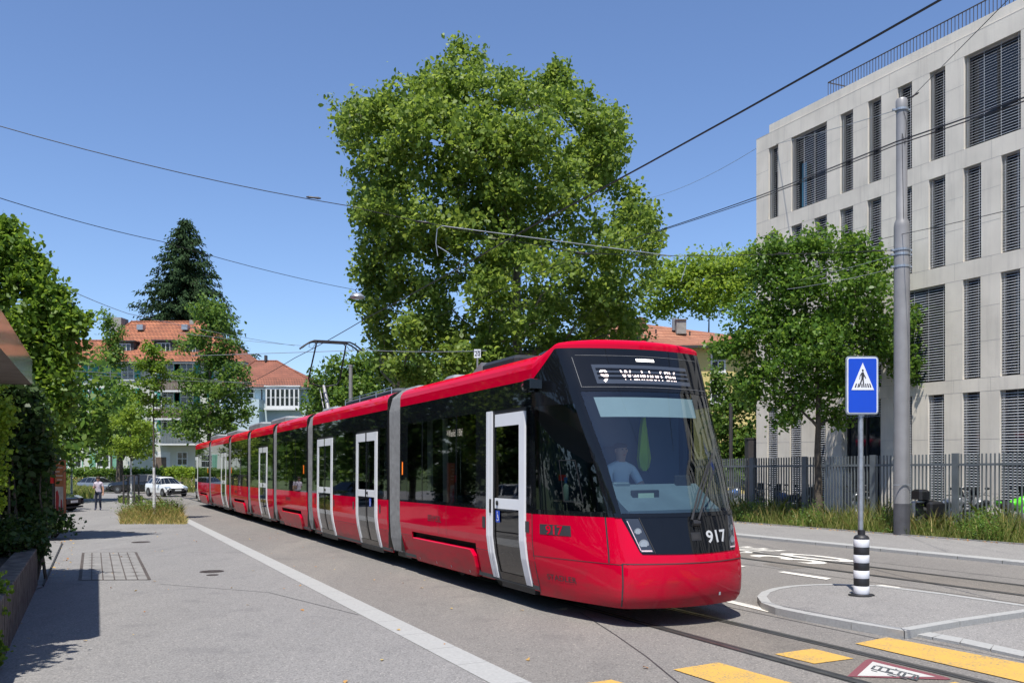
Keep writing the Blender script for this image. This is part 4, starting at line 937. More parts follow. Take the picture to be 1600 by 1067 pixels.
# wheelchair sign on doors
for (d, e) in ((-1.14, 1.17), (-7.72, 1.17)):
    b = MB(); b.quad(side(d, e, .014), side(d + .14, e, .014), side(d + .14, e + .17, .014), side(d, e + .17, .014)); bs = b.build('wheelchair_sign', M['signblue'], tram)
    b = MB(); c_ = (d + .06, e + .05)
    for i in range(10):
        a0 = -2.6 + i * .4; a1 = a0 + .4; r0, r1 = .03, .042
        b.quad(*[side(c_[0] + math.cos(a) * r, c_[1] + .01 + math.sin(a) * r, .0165) for a, r in ((a0, r0), (a1, r0), (a1, r1), (a0, r1))])
    for (x0, x1, z0, z1) in ((.05, .062, .07, .13), (.05, .1, .065, .077), (.095, .107, .025, .075), (.05, .09, .1, .11), (.046, .068, .135, .155)): b.quad(side(d + x0, e + z0, .0165), side(d + x1, e + z0, .0165), side(d + x1, e + z1, .0165), side(d + x0, e + z1, .0165))
    b.build('wheelchair_symbol', M['signwhite'], bs)
# small side shelf items in cab: bottle is its own thing
for o_ in list(tram.children_recursive):          # the tram was modelled with its near side at +y; its true right side is -y
    if o_.type == 'MESH':
        o_.data.transform(Matrix.Scale(-1, 4, Vector((0, 1, 0)))); o_.data.flip_normals()
jacket_mb.v = [(p[0], -p[1], p[2]) for p in jacket_mb.v]
TM = mx.copy()
def tl(x, y, z): return TM @ Vector((x, y, z))
# ------------------------------------------------------------------ people
def person(name, label, loc, rz, J, bones, rad, clothes, scale=1.0, hair=None, matrix=None, extra=None):
    """J: joint -> position (metres, facing -Y, origin at the feet); one skinned continuous body with hands"""
    names = list(J); me = bpy.data.meshes.new('body')
    me.from_pydata([Vector(J[k]) for k in names], [(names.index(a), names.index(b_)) for a, b_ in bones], [])
    o = bpy.data.objects.new('body', me); COL.objects.link(o)
    sk = o.modifiers.new('skin', 'SKIN'); sk.use_smooth_shade = True
    for i, k in enumerate(names):
        r = rad[k]; me.skin_vertices[0].data[i].radius = r if isinstance(r, tuple) else (r, r)
        me.skin_vertices[0].data[i].use_root = (k == 'pelvis')
    sb = o.modifiers.new('sub', 'SUBSURF'); sb.levels = 2; sb.render_levels = 2
    dg = bpy.context.evaluated_depsgraph_get(); ev = o.evaluated_get(dg); m2 = bpy.data.meshes.new_from_object(ev)
    bpy.data.objects.remove(o); vs = [v.co.copy() for v in m2.vertices]; fs = [tuple(p.vertices) for p in m2.polygons]
    def near(c):
        best, bd = None, 9
        for a, b_ in bones:
            A_, B_ = Vector(J[a]), Vector(J[b_]); d = B_ - A_; t = max(0, min(1, (c - A_).dot(d) / max(1e-9, d.length_squared))); ds = (A_ + d * t - c).length - .5 * ((rad[a][0] if isinstance(rad[a], tuple) else rad[a]) * (1 - t) + (rad[b_][0] if isinstance(rad[b_], tuple) else rad[b_]) * t)
            if ds < bd: bd, best = ds, (a, b_, t)
        return best
    b = MB(); b.add(vs, fs); mats = []
    for f in fs:
        c = sum((vs[i] for i in f), Vector()) / len(f); mats.append(clothes(near(c), c))
    b.m = mats
    def hand(wr, d, curl, side_):          # palm, four fingers and a thumb
        d = Vector(d).normalized(); n_ = Vector(curl); n_ = (n_ - d * n_.dot(d)).normalized(); sd = d.cross(n_) * side_; w = Vector(wr)
        b.tube([w - d * .02, w + d * .03, w + d * .085], [.026, .034, .034], 8, 0)
        for i, L in enumerate((.072, .082, .076, .06)):
            st = w + d * .08 + sd * (.026 - .0175 * i); b.tube([st, st + d * L * .45 + n_ * .008, st + d * L * .72 + n_ * .025, st + d * L * .8 + n_ * .045], [.0095, .009, .008, .006], 6, 0)
        st = w + d * .03 + sd * .03; b.tube([st, st + sd * .025 + d * .02 + n_ * .01, st + sd * .03 + d * .05 + n_ * .025], [.012, .011, .008], 6, 0)
    for h in (extra or {}).get('hands', []): hand(*h)
    hd = Vector(J['head']); fy = (extra or {}).get('face', Vector((0, -1, 0))); sx_ = fy.cross(Vector((0, 0, 1))).normalized()
    # face: nose, brow, lips, ears, eyes
    fr_ = rad['head'] if not isinstance(rad['head'], tuple) else rad['head'][0]
    b.ell(hd + fy * fr_ * .98 + Vector((0, 0, -.012)), (.011, .011, .022), 7, 0); 
    for e in (-1, 1):
        b.ell(hd + fy * fr_ * .88 + sx_ * e * .03 + Vector((0, 0, .018)), (.011, .011, .007), 7, 3); b.ell(hd + sx_ * e * fr_ * .98 + Vector((0, 0, -.0)), (.012, .012, .026), 7, 0)
    b.ell(hd + fy * fr_ * .86 + Vector((0, 0, -.055)), (.018, .018, .006), 7, 4)
    root = b.build('person', [M['skin'], (extra or {}).get('top', M['shirt_pale']), M['jeans'], M['hair'], M['posterred'], M['shoe']], None, smooth=True)
    root.matrix_world = matrix if matrix else Matrix.Translation(loc) @ Matrix.Rotation(rz, 4, 'Z') @ Matrix.Scale(scale, 4)
    props(root, label, 'person')
    if hair:
        hb = MB(); r_ = fr_
        for (dx, dy, dz, rx, ry, rzz) in hair: hb._ell(hd + Vector((dx, dy, dz)), (rx, ry, rzz), 12, 0)
        hb.build('hair', M['hair'], root, smooth=True)
    return root
# walking woman looking at a phone
J = dict(pelvis=(0, 0, .92), waist=(0, 0, 1.05), chest=(0, -.01, 1.24), shoulders=(0, 0, 1.37), neck=(0, -.01, 1.44), chin=(0, -.035, 1.50), head=(0, -.045, 1.56), crown=(0, -.03, 1.62),
         ls=(.16, 0, 1.35), le=(.235, .0, 1.10), lw=(.25, -.06, .87), rs=(-.16, 0, 1.35), re=(-.22, -.01, 1.10), rw=(-.10, -.22, 1.13),
         lh=(.09, 0, .87), lk=(.10, -.07, .49), la=(.10, .05, .10), lt=(.11, -.08, .035), rh=(-.09, 0, .87), rk=(-.10, -.02, .48), ra=(-.10, -.06, .09), rt=(-.11, -.19, .035))
BN = [('pelvis', 'waist'), ('waist', 'chest'), ('chest', 'shoulders'), ('shoulders', 'neck'), ('neck', 'chin'), ('chin', 'head'), ('head', 'crown'), ('shoulders', 'ls'), ('ls', 'le'), ('le', 'lw'), ('shoulders', 'rs'), ('rs', 're'), ('re', 'rw'), ('pelvis', 'lh'), ('lh', 'lk'), ('lk', 'la'), ('la', 'lt'), ('pelvis', 'rh'), ('rh', 'rk'), ('rk', 'ra'), ('ra', 'rt')]
RD = dict(pelvis=(.15, .11), waist=(.135, .10), chest=(.15, .11), shoulders=(.12, .085), neck=.052, chin=.066, head=.088, crown=.075, ls=.062, le=.043, lw=.03, rs=.062, re=.043, rw=.03, lh=.095, lk=.066, la=.048, lt=.036, rh=.095, rk=.066, ra=.048, rt=.036)
def cl_walk(nb, c):
    a, b_, t = nb
    if b_ in ('lt', 'rt'): return 5
    if c.z < .93 and a in ('pelvis', 'lh', 'rh', 'lk', 'rk', 'waist'): return 2 if c.z > .1 else 5
    if a in ('pelvis', 'waist', 'chest') or b_ in ('ls', 'rs', 'chest') or (b_ in ('le', 're') and t < .6) or (a == 'shoulders' and c.z < 1.42): return 1
    return 0
wloc = G(153.5, 797)
walker = person('person', 'woman walking in a pale printed blouse and dark jeans, looking at a phone', wloc, R(8), J, BN, RD, cl_walk, 1.02,
    hair=[(0, .02, .045, .10, .105, .085), (0, .055, -.02, .088, .06, .09)], extra=dict(top=M['shirt_print'], face=Vector((0, -.95, -.3)).normalized(), hands=[(J['lw'], (.02, -.1, -1), (-.3, -1, 0), 1), (J['rw'], (.5, -.8, .25), (0, 0, 1), -1)]))
b = MB(); b.cbox(-.035, .035, -.006, .006, -.07, .07, .006); ph = b.build('mobile_phone', M['bikeblack']); ph.matrix_world = Matrix.Translation(wloc) @ Matrix.Rotation(R(8), 4, 'Z') @ Matrix.Translation((-.045, -.335, 1.19)) @ Matrix.Rotation(R(-55), 4, 'X'); props(ph, 'small dark phone held in the hand of the walking woman', 'phone')
# driver: seated, facing forward; built facing -Y then turned so that -Y becomes tram +x
JD = dict(pelvis=(0, .0, 1.02), waist=(0, .02, 1.16), chest=(0, .0, 1.36), shoulders=(0, 0, 1.50), neck=(0, -.01, 1.58), chin=(0, -.03, 1.65), head=(0, -.035, 1.72), crown=(0, -.02, 1.79),
          ls=(.19, 0, 1.47), le=(.27, -.14, 1.22), lw=(.20, -.40, 1.10), rs=(-.19, 0, 1.47), re=(-.26, -.12, 1.22), rw=(-.18, -.38, 1.10),
          lh=(.1, -.05, .99), lk=(.13, -.45, 1.0), la=(.13, -.5, .58), lt=(.13, -.62, .5), rh=(-.1, -.05, .99), rk=(-.13, -.45, 1.0), ra=(-.13, -.5, .58), rt=(-.13, -.62, .5))
RDD = dict(RD); RDD.update(pelvis=(.16, .13), waist=(.15, .12), chest=(.17, .12), shoulders=(.13, .09), neck=.06, chin=.075, head=.095, crown=.078, ls=.075, le=.052, lw=.034, rs=.075, re=.052, rw=.034)
def cl_drv(nb, c):
    a, b_, t = nb
    if a in ('lh', 'rh', 'lk', 'rk') or (a == 'pelvis' and b_ in ('lh', 'rh')): return 2
    if b_ in ('lt', 'rt'): return 5
    if a in ('pelvis', 'waist', 'chest') or b_ in ('ls', 'rs') or (b_ in ('le', 're') and t < .75) or (a == 'shoulders' and c.z < 1.55): return 1
    return 0
DMx = TM @ Matrix.Translation((.32, -.12, .46)) @ Matrix.Rotation(R(90), 4, 'Z')
person('person', 'tram driver in a pale t-shirt seated behind the windscreen', None, 0, JD, BN, RDD, cl_drv, hair=[(0, .02, .062, .094, .098, .052), (0, .055, .02, .086, .055, .07)], matrix=DMx,
       extra=dict(top=M['shirt_white'], face=Vector((0, -1, 0)), hands=[(JD['lw'], (-.1, -1, 0), (0, 0, -1), 1), (JD['rw'], (.1, -1, 0), (0, 0, -1), -1)]))
PMx = TM @ Matrix.Translation((SP(684), -.72, -.16)) @ Matrix.Rotation(R(-60), 4, 'Z')
person('person', 'passenger in a white t-shirt seated behind the front side window', None, 0, JD, BN, RDD, cl_drv, hair=[(0, .015, .055, .098, .10, .062), (0, .05, .02, .088, .06, .07)], matrix=PMx,
       extra=dict(top=M['signwhite'], face=Vector((0, -1, 0)), hands=[(JD['lw'], (-.1, -1, 0), (0, 0, -1), 1), (JD['rw'], (.1, -1, 0), (0, 0, -1), -1)]))
o = jacket_mb.build('safety_jacket', M['hivis'], None, smooth=True); o.matrix_world = TM; props(o, 'yellow green high visibility jacket hanging behind the driver in the tram cab', 'jacket')
# spray bottle on a small shelf in the side window of the cab
sh = MB(); sh.box(.18, .48, -1.08, -.84, 1.50, 1.53); sh.box(.18, .48, -.85, -.84, 1.44, 1.50); sh.build('cab_shelf', M['chrome'], tram)
bt = thing('spray_bottle', 'pale spray bottle with blue trigger head standing inside the side window of the tram cab', 'bottle'); bt.matrix_world = TM @ Matrix.Translation((.34, -.98, 1.531))
b = MB(); b.lathe([(.036, 0), (.04, .01), (.04, .15), (.03, .19), (.014, .21), (.014, .23)], (0, 0, 0), 14); b.build('bottle_body', M['sanitizer'], bt, smooth=True)
b = MB(); b.lathe([(.018, .22), (.018, .25), (.012, .27)], (0, 0, 0), 12); b.cbox(-.045, .03, -.012, .012, .26, .295, .006); b.box(-.04, -.028, -.006, .006, .215, .262); b.build('spray_head', M['bluecap'], bt)
o = MB(); o.box(.12, .30, -.97, -.96, 1.78, 1.86); q = o.build('red_sticker', M['redbox'], tram)
# ------------------------------------------------------------------ cars
def car(label, loc, rz, paint, kind='hatch', L=4.1, W=1.76, Hh=1.48, plate='', front_dark=True):
    root = thing('parked_car' , label, 'car', loc, rz)
    k = dict(hatch=[(0, .55, .62, .80, .70), (.03, .35, .70, .92, .74), (.10, .24, .78, .97, .76), (.26, .20, .93, 1.0, .80), (.30, .20, .96, 1.0, .80), (.45, .20, 1.40, 1.0, .60), (.52, .20, 1.47, 1.0, .60), (.70, .20, 1.48, 1.0, .60), (.86, .21, 1.40, 1.0, .60), (.965, .26, 1.0, .96, .72), (.99, .36, .92, .93, .74), (1, .5, .8, .86, .7)],
             suv=[(0, .6, .75, .84, .74), (.025, .4, .88, .95, .78), (.08, .3, .98, .98, .8), (.24, .26, 1.08, 1.0, .82), (.28, .26, 1.11, 1.0, .8), (.42, .26, 1.60, 1.0, .62), (.5, .26, 1.68, 1.0, .62), (.72, .26, 1.66, 1.0, .62), (.88, .26, 1.56, 1.0, .62), (.965, .3, 1.12, .97, .74), (.99, .42, 1.05, .94, .76), (1, .6, .9, .86, .7)])[kind]
    sc = Hh / (1.48 if kind == 'hatch' else 1.68); st = []
    for f, zb, zr, hw, rw in k: st.append((f * L - L / 2, zb * sc, zr * sc, hw * W / 2, rw * W / 2))
    belt = (.96 if kind == 'hatch' else 1.10) * sc; ncab0, ncab1 = 4, 9
    vs = []; n = 9
    for i, (x, zb, zr, hw, rw) in enumerate(st):
        zbelt = min(belt, zr - .02); zre = zr - .035 * sc if ncab0 < i < ncab1 else zr - .02; rwr = rw if ncab0 < i < ncab1 else hw * .86
        vs += [(x, -hw * .86, zb), (x, -hw, zb + .12), (x, -hw * 1.0, zb + (zbelt - zb) * .62), (x, -hw * .955, zbelt), (x, -rwr, zre), (x, -rwr * .6, zr), (x, 0, zr + .012)]
    m_ = 7; half = list(vs); allv = []; 
    for i in range(len(st)):
        row = half[i * m_:(i + 1) * m_]; allv += row + [(p[0], -p[1], p[2]) for p in row[-2::-1]]
    nn = 13; body = MB(); glass_ = MB()
    for i in range(len(st) - 1):
        for j in range(nn - 1):
            q = [allv[i * nn + j], allv[(i + 1) * nn + j], allv[(i + 1) * nn + j + 1], allv[i * nn + j + 1]]
            sideg = j in (3, 8) and ncab0 <= i < ncab1; scr = (i == ncab0 or i == ncab1 - 1) and 3 < j < 8
            body.quad(*q)
            if sideg or scr:
                c = sum((Vector(p) for p in q), Vector()) / 4; nrm = (Vector(q[1]) - Vector(q[0])).cross(Vector(q[3]) - Vector(q[0])).normalized(); 
                if nrm.dot(c - Vector((0, 0, .8))) < 0: nrm = -nrm
                s_ = .90 if sideg else .97; glass_.quad(*[c + (Vector(p) - c) * s_ + nrm * .006 for p in q])
    for i in (0, len(st) - 1): body.poly([allv[i * nn + j] for j in range(nn)])
    body.build('body', paint, root, smooth=True, bevel=0); glass_.build('car_window', M['dglass'], root)
    for x in (-L * .31, L * .31):
        for sg in (1, -1):
            r = .32 * (1.12 if kind == 'suv' else 1); ar = MB(); ar.lathe([(r * 1.13, 0), (r * 1.13, .02)], (x, sg * (W / 2 - .0), r + .01), 22, ax='y'); 
            w = MB(); w.lathe([(r * .62, -.1), (r * .97, -.1), (r, -.07), (r, .07), (r * .97, .1), (r * .62, .1)], (x, sg * (W / 2 - .07), r), 24, ax='y'); wh = w.build('wheel', M['tyre'], root, smooth=True)
            w = MB(); y0 = sg * (W / 2 + .032); w.lathe([(r * .66, -.012), (r * .66, 0), (r * .58, -.004), (.03, .002)] if sg > 0 else [(.03, -.002), (r * .58, .004), (r * .66, 0), (r * .66, .012)], (x, y0, r), 20, ax='y'); w.build('rim', M['alloy'], wh)
            a2 = MB(); pts = [(x + math.cos(t) * r * 1.16, sg * (W / 2 + .004), r + math.sin(t) * r * 1.16) for t in [i * math.pi / 10 for i in range(11)]]; a2.poly(pts); a2.build('wheel_arch', M['blackmat'], root)
    xf = -L / 2
    b = MB(); b.cbox(xf - .02, xf + .12, -W * .30, W * .30, .42 * sc, .66 * sc, .03); b.cbox(xf - .0, xf + .14, -W * .40, W * .40, .22 * sc, .30 * sc, .02)
    for sg in (1, -1): b.cbox(xf + .05, xf + .2, sg * W * .42 - .06, sg * W * .42 + .06, .36 * sc, .56 * sc, .02)
    b.build('grille', M['blackmat'], root)
    for sg in (1, -1):
        b = MB(); b.prism([(xf + .02, .68 * sc), (xf + .30, .80 * sc), (xf + .30, .72 * sc), (xf + .06, .62 * sc)], sg * W * .28, sg * W * .485, lambda p, t: (p[0] + abs(t) * .12, t, p[1])); b.build('headlight', M['lens'], root)
        b = MB(); b.cbox(-xf - .16, -xf + .01, sg * W * .36 - .12, sg * W * .36 + .12, .78 * sc, .92 * sc, .03); b.build('tail_light', M['redlamp'], root)
        b = MB(); b.cbox(-L * .17, -L * .12, sg * (W / 2 + .02), sg * (W / 2 + .18), belt + .0, belt + .12, .02) if sg > 0 else b.cbox(-L * .17, -L * .12, -(W / 2 + .18), -(W / 2 + .02), belt, belt + .12, .02); b.build('wing_mirror', M['blackmat'], root)
    b = MB(); b.box(xf - .035, xf - .02, -.25, .25, .47 * sc, .58 * sc); b.build('number_plate', M['plate'], root)
    b = MB(); b.box(-xf + .012, -xf + .022, -.25, .25, .55 * sc, .66 * sc); b.build('number_plate', M['plate'], root)
    return root
# car faces local -x; rz turns it
c = G(252, 776); car('white hatchback with black grille driving out behind the tall dry grass patch', (c.x, c.y + 1.0, c.z), R(136), M['carwhite'], 'hatch', 3.95, 1.76, 1.5)
c = G(147, 770); car('silver blue hatchback parked left of the walking woman', (c.x, c.y + 1, c.z), R(152), M['carsilver'], 'hatch', 4.2, 1.78, 1.45)
c = G(193, 770.8); car('black off-road car standing side on behind the walking woman', (c.x + .9, c.y + 1, c.z), R(4), M['carblack'], 'suv', 4.75, 1.9, 1.7)
c = G(100, 800); car('dark car with a red tail light, its rear showing beside the orange notice board', (c.x - 1.55, c.y + .3, c.z), R(170), M['carblack'], 'hatch', 4.2, 1.8, 1.48)
c = P3(-60, 700, 25); car('white hatchback parked beyond the left shrubs, seen mirrored in the tram doors', (-21.5, 31, gz(-21.5, 31)), R(245), M['carwhite'], 'hatch', 4.3, 1.8, 1.5)
# white van beyond the left edge, mirrored in the tram windows
vx, vy = -18.6, 23.5; van = thing('delivery_van', 'white delivery van with a yellow panel, parked beyond the left shrubs', 'van', (vx, vy, gz(vx, vy)), R(155))
b = MB(); b.prism([(-2.6, .35), (-2.62, .95), (-2.35, 1.15), (-1.7, 2.05), (-1.5, 2.35), (2.6, 2.4), (2.65, .35)], -.98, .98, lambda p, t: (p[0], t, p[1])); b.build('body', M['carwhite'], van, bevel=.05)
b = MB(); b.prism([(-2.28, 1.2), (-1.72, 2.0), (-1.0, 2.0), (-1.0, 1.25)], -1.0, 1.0, lambda p, t: (p[0], t, p[1])); b.box(-.8, 2.2, -.99, .99, 1.4, 1.95); b.build('van_window', M['dglass'], van)
for x in (-1.7, 1.7):
    for sg in (1, -1): b = MB(); b.lathe([(.2, -.1), (.34, -.1), (.35, 0), (.34, .1), (.2, .1)], (x, sg * .9, .35), 18, ax='y'); b.build('wheel', M['tyre'], van)
b = MB(); b.box(.2, 1.4, -1.005, 1.005, .8, 1.35); b.build('yellow_panel', M['yellowlogo'], van)
# ------------------------------------------------------------------ motorbikes (local x forward)
def bike(label, loc, rz, paint, acc, pannier=False):
    root = thing('motorbike', label, 'motorbike', loc, rz)
    for x, r in ((-.72, .31), (.74, .32)):
        b = MB(); ring = []
        b.lathe([(r * .72, -.05), (r * .93, -.06), (r, -.02), (r, .02), (r * .93, .06), (r * .72, .05)], (x, 0, r), 26, ax='y'); b.m = [0] * len(b.f); w = b.build('wheel', M['tyre'], root, smooth=True)
        b = MB(); b.lathe([(.06, -.07), (.06, .07)], (x, 0, r), 12, ax='y')
        for i in range(6): a = i * math.pi / 3; b.tube([(x, 0, r), (x + math.cos(a) * r * .74, 0, r + math.sin(a) * r * .74)], .014, 5)
        b.lathe([(.14, .066), (.14, .07)], (x, 0, r), 18, ax='y'); b.build('rim', M['bikesilver'], w)
    b = MB(); b._ell((.12, 0, .86), (.30, .16, .15), 12, None); b.build('tank', paint, root, smooth=True)
    b = MB(); b.tube([(-.22, 0, .80), (-.45, 0, .82), (-.75, 0, .88), (-.95, 0, .95)], [.12, .14, .12, .05], 8); b.build('seat', M['bikeblack'], root, smooth=True)
    b = MB(); b.cbox(-.25, .30, -.17, .17, .28, .66, .05); b.lathe([(.13, -.19), (.13, .19)], (.0, 0, .42), 14, ax='y'); b.tube([(.28, .1, .4), (.35, .12, .28), (-.2, .14, .2), (-.9, .17, .38)], [.03, .03, .035, .05], 8); b.build('engine', M['bikesilver'], root)
    b = MB(); 
    for sg in (1, -1): b.tube([(.74, sg * .09, .32), (.48, sg * .09, 1.0)], .026, 8)
    b.tube([(-.72, .07, .31), (-.1, .07, .45)], .03, 6); b.tube([(.38, 0, .98), (.46, .2, 1.08), (.38, .36, 1.05)], .014, 6); b.tube([(.38, 0, .98), (.46, -.2, 1.08), (.38, -.36, 1.05)], .014, 6)
    b.tube([(.45, .22, 1.08), (.48, .3, 1.22)], .007, 5); b.tube([(.45, -.22, 1.08), (.48, -.3, 1.22)], .007, 5); b._ell((.48, .31, 1.25), (.02, .07, .04), 8, None); b._ell((.48, -.31, 1.25), (.02, .07, .04), 8, None); b.build('fork_and_bars', M['bikeblack'], root)
    b = MB(); b._ell((.5, 0, .88), (.2, .16, .19), 12, None); b._ell((.3, 0, .64), (.28, .2, .2), 10, None); b.build('fairing', acc, root, smooth=True)
    b = MB(); b._ell((.76, 0, .66), (.2, .07, .04), 8, None); b.build('mudguard', acc, root, smooth=True); b = MB(); b._ell((-.86, 0, .92), (.18, .09, .06), 8, None); b.build('tail', acc, root, smooth=True)
    b = MB(); b.quad((.58, -.13, 1.02), (.58, .13, 1.02), (.44, .11, 1.30), (.44, -.11, 1.30)); b.build('windshield', M['house_glass'], root)
    b = MB(); b.lathe([(.02, 0), (.07, .05), (.07, .08)], (.62, 0, .93), 12, ax='x'); b.build('headlight', M['lens'], root)
    if pannier:
        for sg in (1, -1): b = MB(); b.cbox(-.95, -.42, sg * .2 if sg > 0 else -.42, .42 if sg > 0 else -.2, .52, .92, .05); b.build('pannier', M['bikeblack'] if sg < 0 else acc, root)
        b = MB(); b.cbox(-1.1, -.72, -.2, .2, .98, 1.26, .06); b.build('top_case', M['bikeblack'], root)
    return root
def bpos(px, t): u = (px - 800) / F; return (u * t, t, gz(u * t, t) + .02)
bike('black motorbike furthest left behind the fence, beside the office building corner', bpos(1187, 33.5), R(70), M['bikeblack'], M['bikeblack'])
bike('black motorbike with a blue tank behind the fence, just left of the street tree trunk', bpos(1226, 31.6), R(100), M['bikeblue'], M['bikeblack'])
bike('black touring motorbike behind the fence, directly behind the street tree trunk', bpos(1262, 30.6), R(80), M['bikeblack'], M['bikeblack'], True)
bike('silver touring motorbike with side cases behind the fence, right of the grey mast', bpos(1478, 25.2), R(20), M['bikesilver'], M['bikesilver'], True)
bike('silver and black motorbike behind the fence, between the touring bike and the green one', bpos(1530, 25.0), R(75), M['bikesilver'], M['bikeblack'])
bike('bright green sports motorbike behind the fence at the right', bpos(1585, 24.3), R(35), M['bikegreen'], M['bikegreen'])
bike('small blue scooter like motorbike at the far left end of the fence', bpos(1146, 36.5), R(60), M['bikeblue'], M['bikesilver'])
bike('dark motorbike parked before the glass entrance door', bpos(1345, 29.0), R(85), M['bikeblack'], M['bikesilver'])
# ------------------------------------------------------------------ office building on the right
BC = Vector((9.9, 36.3, 0)); BA = Vector((.401, -.916, 0)).normalized(); BN_ = Vector((-.916, -.401, 0)).normalized(); KS = 1.0
def kx(px): u = (px - 800) / F; return (BC.y * u - BC.x) / (BA.x - BA.y * u)
def bz(px, py): k = kx(px); return (HY - py) * (BC.y + BA.y * k) / F + CH
office = thing('office_building', 'modern pale concrete office block with tall slatted blinds and a dark roof railing', 'building', (9.9, 36.3, gz(9.9, 36.3)))
OB = Vector(office.location)
def bp(k, z, d=0): return BC + BA * k + BN_ * d + Vector((0, 0, z)) - OB
rows = [(bz(1595, 202), bz(1595, 47.2), [(1201, 1216), (1236, 1292), (1313, 1333), (1356, 1377), (1402, 1425), (1452, 1477), (1506, 1595), (1622, 1652), (1690, 1725)]),
        (bz(1594, 389), bz(1594, 233), [(1202, 1216), (1236, 1253), (1272, 1292), (1312, 1333), (1355, 1377), (1402, 1425), (1451, 1477), (1505, 1533), (1564, 1594), (1622, 1700)]),
        (bz(1594, 585), bz(1594, 419), [(1200, 1216), (1234, 1253), (1272, 1333), (1355, 1377), (1402, 1476.6), (1504, 1532), (1563, 1594), (1622, 1652), (1690, 1725)]),
        (-.95, bz(1594, 607), [(1199, 1215), (1234, 1252), (1273, 1290), (1315, 1376), (1402, 1425), (1450, 1475), (1503.6, 1531), (1562, 1640), (1690, 1725)])]
KE = 46.0; ztop = bz(1182, 218); zbot = -2.2
fac = MB(); jn = MB(); wins = []
def pxk(k): p = BC + BA * k; return k          # columns beyond the frame are given directly in metres along the facade
_kx = kx
def kx(v): return v.k if isinstance(v, KM) else _kx(v)
class KM:
    def __init__(s, k): s.k = k
for ri_, rw_ in enumerate(rows):
    c_ = rw_[2]; c_[:] = [q for q in c_ if q[0] < 1600]; k_ = _kx(c_[-1][1]) + .75
    pat = [.62, .62, 1.9, .62, .62, 2.1][ri_:] + [.62, .62, 1.9, .62, .62, 2.1][:ri_]; j_ = 0
    while k_ < 43: w_2 = pat[j_ % 6]; c_.append((KM(k_), KM(k_ + w_2))); k_ += w_2 + .85; j_ += 1
def fq(k0, k1, z0, z1): fac.quad(bp(k0, z0), bp(k1, z0), bp(k1, z1), bp(k0, z1))
prev = ztop
for (z0, z1, cols) in rows:
    fq(0, KE, z1, prev); cur = 0
    for a, c in cols:
        k0, k1 = kx(a), kx(c); fq(cur, k0, z0, z1); cur = k1; wins.append((k0, k1, z0, z1))
        for (p, q) in (((k0, z0), (k0, z1)), ((k1, z1), (k1, z0)), ((k0, z1), (k1, z1)), ((k1, z0), (k0, z0))):
            fac.quad(bp(*p), bp(*q), bp(*q, -.34), bp(*p, -.34))
    fq(cur, KE, z0, z1); prev = z0
    for f in (.0, .36, .70, 1.0):
        zz = z0 + (z1 - z0) * f; cur = 0
        for a, c in cols + [(KM(46.0), KM(46.0))]:
            k0 = kx(a); 
            if f in (0., 1.) and cur > 0: jn.quad(bp(cur, zz - .006, .002), bp(k0, zz - .006, .002), bp(k0, zz + .006, .002), bp(cur, zz + .006, .002))
            else: jn.quad(bp(cur, zz - .006, .002), bp(k0, zz - .006, .002), bp(k0, zz + .006, .002), bp(cur, zz + .006, .002))
            cur = kx(c)
fq(0, KE, zbot, prev)
for ri, (z0, z1, cols) in enumerate(rows):
    for i, (a, c) in enumerate(cols):
        kk = (kx(c) + .35); zt_ = rows[ri - 1][0] if ri else ztop; jn.quad(bp(kk, z1, .0022), bp(kk + .012, z1, .0022), bp(kk + .012, zt_, .0022), bp(kk, zt_, .0022))
fac.quad(bp(0, zbot), bp(0, ztop), bp(0, ztop, -14), bp(0, zbot, -14)); fac.quad(bp(0, ztop), bp(KE, ztop), bp(KE, ztop, -14), bp(0, ztop, -14)); fac.quad(bp(KE, zbot), bp(KE, ztop), bp(KE, ztop, -14), bp(KE, zbot, -14))
